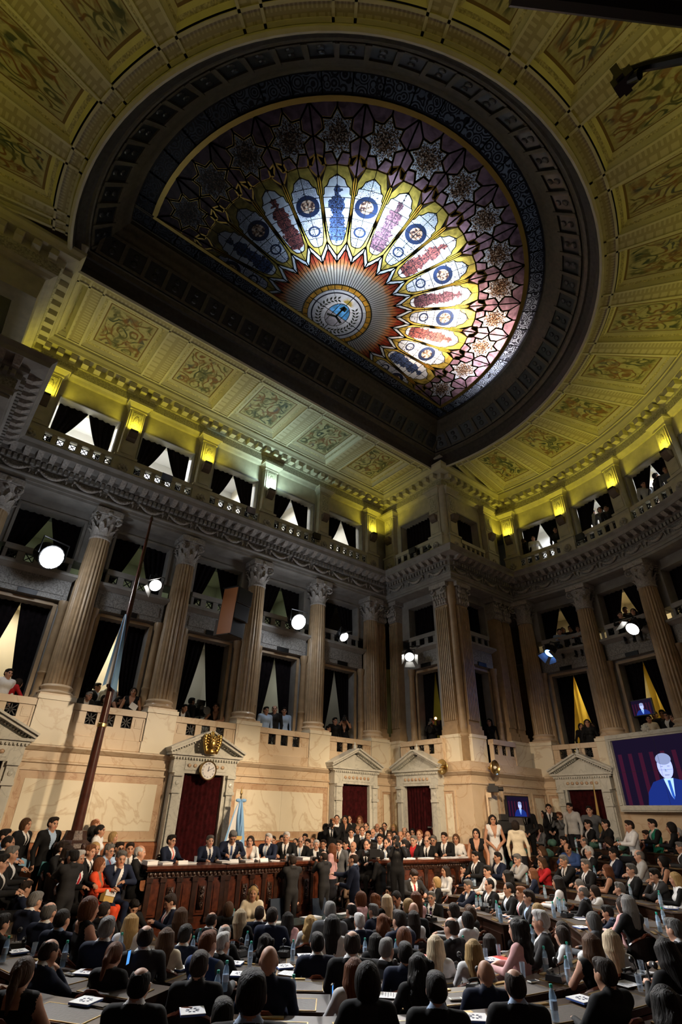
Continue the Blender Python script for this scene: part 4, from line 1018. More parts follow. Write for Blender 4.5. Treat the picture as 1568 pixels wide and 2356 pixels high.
def curt(me,M,l,g): ob('curtain',me,None,M,l,'curtain',g)
for i,X in enumerate(BAYX):
    for sd in(1,-1):
        nm='left' if sd>0 else 'right'
        curt(LO[sd],flatM(X),'black %s curtain, lower box of the %s bay, podium wall'%(nm,FB[i]),'lower box curtains')
        curt(MI[sd],flatM(X),'black %s curtain, upper box of the %s bay, podium wall'%(nm,FB[i]),'upper box curtains')
        curt(AT[sd],flatM(X),'black %s curtain, attic window of the %s bay, podium wall'%(nm,FB[i]),'attic curtains')
for k in range(4):
    for sd in(1,-1):
        nm='left' if sd>0 else 'right'
        if k<3:
            curt(LO[sd],arcM(BAYA[k]),'black %s curtain, lower box of the %s curved bay from the corner'%(nm,NTH[k]),'lower box curtains')
            curt(MI[sd],arcM(BAYA[k]),'black %s curtain, upper box of the %s curved bay from the corner'%(nm,NTH[k]),'upper box curtains')
        curt(AT[sd],arcM(BAYA[k]),'black %s curtain, attic window of the %s curved bay from the corner'%(nm,NTH[k]),'attic curtains')
for M,w1,w2,n in((face1M(13.45),.66,.94,'left'),(face2M(16.55),.60,.84,'right')):
    for sd in(1,-1): curt(drape(w1,1.5,4.9,1.0,-.62,sd,.0,.2),M,'black curtain drawn to the %s in the lower box of the corner pier %s face'%('left' if sd>0 else 'right',n),'corner pier curtains')
    curt(closed_drape(w2,5.7,7.6,-.6),M,'closed black curtain of the upper box on the corner pier %s face'%n,'corner pier curtains')
    curt(closed_drape(w2+.05,9.3,11.55,-.42),M,'closed black curtain of the attic window on the corner pier %s face'%n,'corner pier curtains')

# ------------------------------------------------------------------ stage lamps on brackets
mb=MB().lathe([(.10,-.34),(.15,-.30),(.16,-.05),(.19,0),(.19,.02)],18)
for k in range(5): mb.lathe([(.165,-.28+.05*k),(.172,-.265+.05*k),(.165,-.25+.05*k)],18)
SLB=smooth_angle(mb.mesh('stage_lamp','black_iron'),40)
SLL=MB().lathe([(0,.021),(.10,.028),(.172,.022)],18).mesh('lens','lens_white'); SLS=MB().lathe([(0,.021),(.10,.028),(.172,.022)],18).mesh('lens_small','lens_small'); SLBL=MB().lathe([(0,.021),(.10,.028),(.172,.022)],18).mesh('lens_blue','lens_blue')
BD=MB().add([(-.12,.19,.02),(.12,.19,.02),(.20,.30,.26),(-.20,.30,.26),(-.12,.195,.02),(.12,.195,.02),(.20,.305,.26),(-.20,.305,.26)],[(0,1,2,3),(7,6,5,4),(0,4,5,1),(1,5,6,2),(2,6,7,3),(3,7,4,0)]).mesh('barn_door','barn_metal')
YK=MB().tube([(-.21,0,-.12),(-.21,0,.0),(-.21,-.24,-.12),(.21,-.24,-.12),(.21,0,0),(.21,0,-.12)],.014,6).mesh('yoke','black_iron')
def stage_lamp(P,T,lab,lens,wall,nbd=4,arm=None,sc=1):
    d=(Vector(T)-Vector(P)).normalized(); x=d.cross(Vector((0,0,1))).normalized(); y=d.cross(x)
    M=Matrix(((x.x,y.x,d.x,P[0]),(x.y,y.y,d.y,P[1]),(x.z,y.z,d.z,P[2]),(0,0,0,1)))@Matrix.Translation((0,0,-.1))@Matrix.Scale(sc,4)
    t=ob('stage_lamp',SLB,None,M,lab,'lamp',group='stage lamps on the gallery fronts'); ob('lens',lens,t); ob('yoke',YK,t)
    for k in range(nbd): ob('barn_door',BD,t,Matrix.Rotation(k*PI/2 if nbd==4 else (PI+.5 if k==0 else -.9),4,'Z'))
    A=Vector(P)+Vector((0,0,.0)); W=Vector(wall); Mi=M.inverted()
    ob('bracket_arm',MB().tube([Mi@(A-d*.1+Vector((0,0,.26))),Mi@(A-d*.3+Vector((0,0,.3))),Mi@W],.022,6).mesh('bracket_arm','black_iron'),t)
stage_lamp((1.78,14.45,5.72),(6,3,-1.2),'large blazing stage lamp at the left side of podium wall',SLL,(1.78,15.1,5.8),0,None,1.75)
stage_lamp((4.61,14.45,5.70),(4.2,6,-1.2),'small lit stage lamp with two open flaps left of the loudspeaker',SLS,(4.61,15.1,5.8),2)
stage_lamp((9.78,14.45,5.77),(8.5,3,-1.2),'large blazing stage lamp right of the loudspeaker, podium wall',SLL,(9.78,15.1,5.8),0,None,1.5)
stage_lamp((11.86,14.45,5.66),(12,6,-1.2),'small lit stage lamp in the corner-side bay of podium wall',SLS,(11.86,15.1,5.8),1)
stage_lamp((14.35,13.6,5.22),(9,8,-1.4),'lit stage lamp with four flaps on the corner pier left face',SLS,(15.1,13.4,5.8))
stage_lamp((18.05,6.9,5.54),(9,9,-1.4),'lit stage lamp on the second curved bay at the right',SLS,(19.2,6.6,5.9),1,None,1.2)
stage_lamp((18.3,10.15,5.40),(13,12,-1.0),'blue stage lamp on the first curved bay at the right',SLBL,(19.1,10.0,5.9))
# little floodlights lying on the attic rails
FLB=MB().box(-.16,.16,-.06,.06,-.11,.11).box(-.18,.18,.05,.07,-.13,.13).mesh('floodlight','black_plastic'); FLG=MB().box(-.14,.14,.071,.075,-.09,.09).mesh('floodlight_glass','ring_glass'); FLK=MB().tube([(-.17,0,0),(-.17,-.02,-.2),(.17,-.02,-.2),(.17,0,0)],.012,5).mesh('floodlight_yoke','black_iron')
for M,s_,n in((flatM(BAYX[1]),-.05,'second'),(flatM(BAYX[2]),-.6,'third'),(flatM(BAYX[3]),-.95,'fourth'),(face1M(13.45),.0,'corner pier left'),(arcM(BAYA[1]),.6,'second curved'),):
    t=ob('floodlight',FLB,None,M@tr(s_,.26,9.82),'unlit black floodlight on the attic rail of the %s window'%n,'lamp',group='unlit floodlights on the attic rails'); ob('floodlight_glass',FLG,t); ob('floodlight_yoke',FLK,t)
t=ob('twin_spotlight',MB().lathe([(.05,-.1),(.07,0),(.07,.02)],12,0,Matrix.Translation((-.11,0,0))@Matrix.Rotation(-PI/2,4,'X')).lathe([(.05,-.1),(.07,0),(.07,.02)],12,0,Matrix.Translation((.11,0,.03))@Matrix.Rotation(-PI/2,4,'X')).box(-.14,.14,-.03,.03,-.13,-.08).mesh('twin_spotlight','dark_metal'),None,face1M(12.05)@tr(0,.95,9.22),'pair of small round spotlights on the cornice of the corner pier','lamp')
# ------------------------------------------------------------------ loudspeaker column in front of the clock bay
mb=MB(); 
for k in range(3):
    z0,z1=4.62+.50*k,4.62+.50*(k+1)-.015; y0=-.05*abs(k-1.9)**1.4
    mb.box(-.33,.33,-.32+y0,.30+y0,z0,z1,0); mb.box(-.30,.30,.30+y0,.315+y0,z0+.02,z1-.02,1)
    for sg in(-1,1): mb.box(sg*.335-.008,sg*.335+.008,.0+y0,.05+y0,z0+.2,z0+.26,2)
sp=ob('loudspeaker',mb.mesh('loudspeaker',['speaker_box','dark_metal','steel']),None,tr(6.98,14.35,0,PI*1.1)@Matrix.Rotation(-.06,4,'X'),'tall black hanging loudspeaker column in front of the clock bay','loudspeaker')
ob('side_panel',MB().box(.332,.345,-.30,.28,4.64,6.08).mesh('side_panel','orange_wood_lit_side'),sp)  # orange slab paints the warm light falling on the black box's left side
ob('hanging_frame',MB().box(-.3,.3,-.25,.2,6.12,6.16).tube([(0,-.2,6.16),(0,-.75,6.3)],.02,6).tube([(0,.1,6.16),(0,-.75,6.3)],.015,6).mesh('hanging_frame','black_iron'),sp)
# ------------------------------------------------------------------ clock and gilded crest over the central door
CK=Matrix.Translation((CX,WY-.92,.99))@Matrix.Rotation(PI/2,4,'X')
ck=ob('wall_clock',smooth_angle(MB().lathe([(0,-.06),(.24,-.06),(.245,.02),(.235,.045),(.212,.03),(.21,.0)],40).mesh('wall_clock','brass'),40),None,CK,'round white clock with roman numerals and gilt rim above central door','clock')
ob('clock_face',MB().lathe([(0,.012),(.213,.012)],40).mesh('clock_face','paper'),ck)
def text_mesh(txt,size,mat,depth=.002):
    cu=bpy.data.curves.new('t','FONT'); cu.body=txt; cu.size=size; cu.extrude=depth; cu.align_x='CENTER'; cu.align_y='CENTER'; cu.resolution_u=2
    o=bpy.data.objects.new('t',cu); COL.objects.link(o); dg=bpy.context.evaluated_depsgraph_get(); me=bpy.data.meshes.new_from_object(o.evaluated_get(dg)); bpy.data.objects.remove(o); bpy.data.curves.remove(cu)
    me.materials.clear(); me.materials.append(MATS[mat]); me.name='lettering'; return me
for h,t in enumerate(['XII','I','II','III','IV','V','VI','VII','VIII','IX','X','XI']):
    a=PI/2-h*PI/6; ob('numeral',text_mesh(t,.058,'ink'),ck,Matrix.Translation((.165*math.cos(a),.165*math.sin(a),.016))@Matrix.Rotation(a-PI/2,4,'Z'))
for L,w,a in((.10,.016,PI/2-.1),(.16,.011,PI/2-1.15)):
    M=Matrix.Rotation(a,4,'Z'); ob('clock_hand',MB().box(-.03,L,-w/2,w/2,.018,.022,0,M).mesh('clock_hand','ink'),ck)
mb=MB().lathe([(0,0),(.13,.0),(.16,.05),(.10,.1),(.13,.2),(.16,.32),(.12,.44),(.05,.50),(.07,.55),(.0,.6)],14)
for sg in(-1,1):
    for k in range(6):
        a=.35+.32*k; mb.ball((sg*(.12+.11*math.sin(a)),.06,.08+.07*k),(.06,.05,.085),7,5); mb.tube([(sg*.1,.06,.10+.07*k),(sg*(.22-.012*k),.08,.13+.07*k),(sg*(.19-.012*k),.06,.21+.065*k)],[.035,.03,.008],6)
for k in range(9): a=PI*(k/8); mb.tube([(0,.1,.30),(.11*math.cos(a),.12,.38+.11*math.sin(a))],[.02,.006],5)
mb.ball((0,.13,.24),(.09,.05,.12),12,8); mb.ball((0,.12,.40),(.05,.05,.05),8,6)
ob('gilded_crest',mb.mesh('gilded_crest','gilt',True),None,flatM(CX)@tr(0,.90,1.40),'gilded crest with leaves and rising sun on the central pediment','crest')
# ------------------------------------------------------------------ great flagpole with hanging flag, left of the podium
PX,PY=3.80,13.6; ZB=-1.95
pb=[(r,z*1.42) for r,z in((.36,0),(.36,.10),(.33,.14),(.30,.18),(.30,.78),(.33,.82),(.35,.88),(.33,.94),(.25,.98),(.22,1.04),(.20,1.1))]
pole=ob('flagpole',smooth_angle(MB().lathe([(.115,1.5),(.105,2.5),(.088,4.2),(.07,6.0),(.045,8.2),(.03,9.2)],14).mesh('flagpole','pole_wood'),40),None,(PX,PY,ZB),'tall dark red wooden flagpole rising from a carved base','flagpole')
ob('pole_base',MB().lathe(pb,8,0,None,0,0,1.0,PI/8).mesh('pole_base','carved_wood'),pole)
mb=MB()
for k in range(8):
    a=k*PI/4; M=Matrix.Rotation(a,4,'Z'); mb.box(.27,.295,-.085,.085,.37,1.0,0,M)
ob('base_panel',mb.mesh('base_panel','red_wood'),pole)
mb=MB()
for k in range(8): a=k*PI/4+PI/8; mb.ball((.33*math.cos(a),.33*math.sin(a),1.27),(.06,.06,.08),6,5); mb.ball((.33*math.cos(a),.33*math.sin(a),.12),(.06,.06,.07),6,5)
ob('base_carving',mb.mesh('base_carving','carved_wood',True),pole)
ob('brass_ferrule',MB().lathe([(.10,3.62),(.108,3.63),(.108,3.70),(.10,3.71)],14).mesh('brass_ferrule','brass'),pole); ob('finial',MB().lathe([(.03,9.2),(.05,9.22),(.045,9.3),(.0,9.42)],10).mesh('finial','pole_wood'),pole)
def flag_cloth():
    nu,nv=18,22; vs=[];fs=[];ms=[]
    for j in range(nv+1):
        t=j/nv; wd=.06+.40*(t**.7); z=6.35-1.75*t
        for i in range(nu+1):
            u=i/nu; x=-.05-.0+wd*(u-.30); vs.append((x*.75,-.10-.06*math.sin(u*PI*3.3+.5)*t-.04*t, z-.30*abs(u-.35)*t))
    for j in range(nv):
        for i in range(nu):
            a=j*(nu+1)+i; fs.append((a,a+1,a+nu+2,a+nu+1)); ms.append(1 if 4<=i<10 else 0)
    mb=MB(); mb.v=vs; mb.f=fs; mb.m=ms; return mb.mesh('flag',['cloth_blue','cloth_white'],True)
fl=ob('hanging_flag',flag_cloth(),None,tr(PX,PY,ZB,-.75),'sky-blue and white flag hanging limp on the great flagpole','flag')
# ------------------------------------------------------------------ banner on staff behind the president
bx,by=8.02,14.15
st=ob('banner_staff',MB().tube([(0,0,-1.72),(0,0,.35)],.018,8).lathe([(.16,-1.72),(.16,-1.68),(.03,-1.62)],14).mesh('banner_staff','brass',True),None,(bx,by,0),'staff with spear head and bow carrying the ceremonial banner','flagstaff')
ob('spear_head',MB().lathe([(.012,.35),(.03,.38),(.012,.41),(.035,.47),(0,.66)],8).mesh('spear_head','brass'),st)
mb=MB()
for sg in(-1,1): mb.ball((sg*.08,-.03,.30),(.09,.04,.045),8,5); mb.tube([(sg*.02,-.03,.28),(sg*.05,-.06,-.1),(sg*.03,-.08,-.52)],[.03,.04,.045],6)
ob('ribbon_bow',mb.mesh('ribbon_bow','cloth_blue',True),st); ob('ribbon_fringe',MB().box(-.09,.09,-.12,-.05,-.60,-.52).mesh('ribbon_fringe','gold_cloth'),st)
nu,nv=16,16; vs=[];fs=[];ms=[]
for j in range(nv+1):
    t=j/nv; w=.10+.80*min(1,t*1.05)**.75
    for i in range(nu+1): u=i/nu; vs.append((-.10*0+w*(u-.62),-.03+.05*math.sin(u*9)*t,.27-1.75*t))
for j in range(nv):
    for i in range(nu): a=j*(nu+1)+i; fs.append((a,a+1,a+nu+2,a+nu+1)); ms.append(1 if i>=nu-3 or i<2 else 0)
m_=MB(); m_.v=vs;m_.f=fs;m_.m=ms
bn=ob('ceremonial_banner',m_.mesh('ceremonial_banner',['cloth_white','cloth_blue'],True),None,(bx,by,0),'white and sky-blue ceremonial banner with round seal behind the speaker','flag')
R90=Matrix.Translation((-.10,-.10,-.92))@Matrix.Rotation(PI/2,4,'X')
ob('seal_ring',MB().lathe([(.20,.0),(.27,.0),(.27,.012),(.20,.012),(.20,0)],28).mesh('seal_ring','paper_blue'),bn,R90)
ob('seal_field',MB().lathe([(.0,.006),(.20,.006)],28).mesh('seal_field','cloth_white'),bn,R90)
mb=MB()
for a0,m in((-PI/2,0),(PI/2,1)):
    pl=[(.13*math.cos(a0+PI*k/12),.16*math.sin(a0+PI*k/12),.012) for k in range(13)]; mb.add(pl,[tuple(range(13))],m)
ob('seal_shield',mb.mesh('seal_shield',['paper_blue','red_folder']),bn,R90)
# ------------------------------------------------------------------ screens
def picture(parent,w,h,fx,fy,k):
    """the picture on a screen: a dark curtain and the blue-lit speaker, head bowed; x right, y up, z out"""
    ob('screen_picture',MB().box(-w,w,-h,h,0,.003).mesh('screen_picture','screen_dark'),parent)
    mb=MB()
    for i in range(7): x=-w+.08*w+2*w*i/7.4; mb.box(x,x+w*.10,-h,h*.55,.003,.005)
    ob('picture_curtain',mb.mesh('picture_curtain','screen_red'),parent)
    def el(cx,cy,rx,ry,z,mat,nm,a0=0,a1=2*PI,n=24):
        mb=MB(); mb.add([(fx+k*(cx+rx*math.cos(a0+(a1-a0)*i/n)),fy+k*(cy+ry*math.sin(a0+(a1-a0)*i/n)),z) for i in range(n)],[tuple(range(n))]); ob(nm,mb.mesh(nm,mat),parent)
    def pg(pts,z,mat,nm): ob(nm,MB().add([(fx+k*x,fy+k*y,z) for x,y in pts],[tuple(range(len(pts)))]).mesh(nm,mat),parent)
    lo=(-h-fy)/k
    pg([(-1.25,lo),(1.25,lo),(1.15,-.9),(.75,-.55),(.25,-.42),(-.25,-.42),(-.75,-.55),(-1.1,-.95)],.006,'screen_suit','picture_suit')
    pg([(-.22,-.42),(.24,-.42),(.12,-1.1),(.04,-1.25),(-.04,-1.1)],.007,'screen_shirt','picture_shirt')
    pg([(-.05,-.5),(.08,-.5),(.10,-1.15),(.04,-1.25),(-.02,-1.1)],.008,'screen_tie','picture_tie')
    el(0,.05,.36,.50,.009,'screen_face','picture_face'); el(.0,.36,.37,.24,.010,'screen_hair','picture_hair')
    for q in(-.15,.17): el(q,.06,.07,.018,.011,'screen_hair','picture_eye',n=12)
    pg([(-.10,-.27),(.12,-.27),(.1,-.295),(-.08,-.295)],.011,'screen_hair','picture_mouth'); pg([(.0,.02),(.07,-.14),(-.03,-.14)],.011,'screen_shirt','picture_nose')
    pg([(-.12,-.27),(.14,-.27),(.1,-.31),(-.08,-.31)],.011,'screen_hair','picture_mouth'); pg([(-.02,-.02),(.08,-.15),(-.06,-.15)],.011,'screen_hair','picture_nose')
# big screen in a marble frame on the curved wall
aS=-11.9; MS=arcM(aS)@Matrix.Translation((0,.62,1.40))@Matrix.Rotation(PI,4,'Y')@Matrix.Rotation(-PI/2,4,'X')
MS=arcM(aS); 
X_=MS.to_3x3()@Vector((-1,0,0)); Z_=MS.to_3x3()@Vector((0,1,0)); P_=MS@Vector((0,.66,1.37))
MS=Matrix(((X_.x,0,Z_.x,P_.x),(X_.y,0,Z_.y,P_.y),(X_.z,1,Z_.z,P_.z),(0,0,0,1)))
W2,H2=1.34,.92
mb=MB(); f=.17
for q in((-W2-f,W2+f,H2,H2+f),(-W2-f,W2+f,-H2-f,-H2),(-W2-f,-W2,-H2,H2),(W2,W2+f,-H2,H2)): mb.box(q[0],q[1],q[2],q[3],-.25,.10)
for q in((-W2-f*.6,W2+f*.6,H2+.05,H2+f*.75),(-W2-f*.6,W2+f*.6,-H2-f*.75,-H2-.05),(-W2-f*.75,-W2-.05,-H2,H2),(W2+.05,W2+f*.75,-H2,H2)): mb.box(q[0],q[1],q[2],q[3],.10,.13)
bs=ob('big_screen',mb.mesh('big_screen','marble_grey'),None,MS,'large video screen in a marble frame on the curved wall, bowed man in blue','screen')
ob('screen_panel',MB().box(-W2,W2,-H2,H2,-.1,.0).mesh('screen_panel','black_plastic'),bs)
c=MB(); 
for k in range(8): a=k*PI/4; c.ball((.10*math.cos(a),H2+f+.06+.10*math.sin(a),.10),(.05,.05,.03),6,4)
c.ball((0,H2+f+.06,.12),(.09,.09,.05),10,6); ob('frame_rosette',c.mesh('frame_rosette','marble_grey',True),bs)
picture(bs,W2,H2,.25,.05,.66)
ob('panel_joint',MB().box(-W2,W2,-.003,.003,.0125,.0135).box(.12-.003,.12+.003,-H2,H2,.0125,.0135).mesh('panel_joint','black_plastic'),bs)
def tv(P,n,w,h,lab,fx=0,k=.3):
    nx,ny=n; X_=Vector((-ny,nx,0)); Z_=Vector((nx,ny,0))
    M=Matrix(((X_.x,0,Z_.x,P[0]),(X_.y,0,Z_.y,P[1]),(0,1,0,P[2]),(0,0,0,1)))
    t=ob('television',MB().box(-w-.03,w+.03,-h-.03,h+.03,-.07,-.001).mesh('television','black_plastic'),None,M,lab,'screen'); ob('wall_mount',MB().box(-.12,.12,-.12,.12,-.26,-.07).mesh('wall_mount','black_iron'),t); picture(t,w,h,fx,0.02,k); return t
tv((16.25,YP-.85,.36),(-.22,-.975),.44,.27,'flat television on the corner pier showing a small bowed man',.05,.20)
MM=arcM(BAYA[1]); p=MM@Vector((.30,-.35,3.35)); a=math.radians(BAYA[1]); tv((p.x,p.y,p.z),(-math.cos(a),-math.sin(a)),.36,.23,'small blue-lit screen inside the lower box of the second curved bay',0,.2)
# ------------------------------------------------------------------ brass wall lamps and a camera on the corner pier
mb=MB().lathe([(.0,0),(.05,.0),(.05,.03),(.02,.05),(.02,.14)],14)
for M,n in((face1M(12.22),'left'),(face2M(15.35),'right')):
    Mw=M@tr(0,.56,1.42)@Matrix.Rotation(-PI/2,4,'X')
    t=ob('wall_lamp',smooth_angle(MB().lathe([(.0,0),(.06,.0),(.06,.03),(.03,.05),(.03,.12),(.19,.16),(.225,.24),(.215,.25),(.17,.19),(0,.17)],24).mesh('wall_lamp','brass'),50),None,Mw,'round brass bowl lamp on the %s face of the corner pier'%n,'lamp')
    ob('lamp_bulb',MB().lathe([(.0,.17),(.05,.19),(.05,.25),(0,.30)],12).mesh('lamp_bulb','brass' if n=='left' else 'white_enamel',True),t)
Mw=face2M(15.12)@tr(0,.62,.80)
t=ob('remote_camera',MB().box(-.10,.10,-.02,.30,-.07,.09).lathe([(.055,0),(.06,.14)],12,0,Matrix.Translation((0,.30,.01))@Matrix.Rotation(-PI/2,4,'X')).box(-.06,.06,.02,.2,.09,.16).mesh('remote_camera','black_plastic'),None,Mw@Matrix.Rotation(.5,4,'Z'),'black remote camera on a bracket on the corner pier','camera')
ob('camera_bracket',MB().box(-.04,.04,-.08,.06,-.22,-.07).box(-.07,.07,-.10,-.04,-.95,-.12).mesh('camera_bracket','marble_wall'),t)
# ------------------------------------------------------------------ television crane reaching in from the right, and a dark truss above the photographer
A,B,Cc_=Vector((5.04,.02,9.38)),Vector((5.09,-.30,9.16)),Vector((5.16,-1.05,8.12))
cr=ob('camera_crane',MB().tube([A+Vector((0,0,.12)),B,Cc_],[.05,.07,.09],8).mesh('camera_crane','black_iron'),None,None,'black television crane arm reaching in at the upper right','crane')
mb=MB(); c=A
mb.ball(c,(.10,.10,.10),10,7); mb.box(c.x-.10,c.x+.10,c.y-.16,c.y+.12,c.z-.28,c.z-.08); mb.lathe([(.06,0),(.075,.18)],12,0,Matrix.Translation(c+Vector((0,-.05,-.22)))@Matrix.Rotation(2.2,4,'X')); mb.box(c.x-.16,c.x-.12,c.y-.05,c.y+.05,c.z-.25,c.z+.1); mb.box(c.x+.12,c.x+.16,c.y-.05,c.y+.05,c.z-.25,c.z+.1)
ob('crane_head_camera',mb.mesh('crane_head_camera','black_plastic'),cr)
P1,P2=Vector((2.27,.35,6.98)),Vector((4.42,-1.19,6.76))
ob('lighting_beam',MB().tube([P1,P2],.12,8).tube([P1+Vector((0,0,.2)),P2+Vector((0,0,.2))],.04,6).mesh('lighting_beam','black_iron'),None,None,'dark lighting beam crossing the upper right corner','beam')
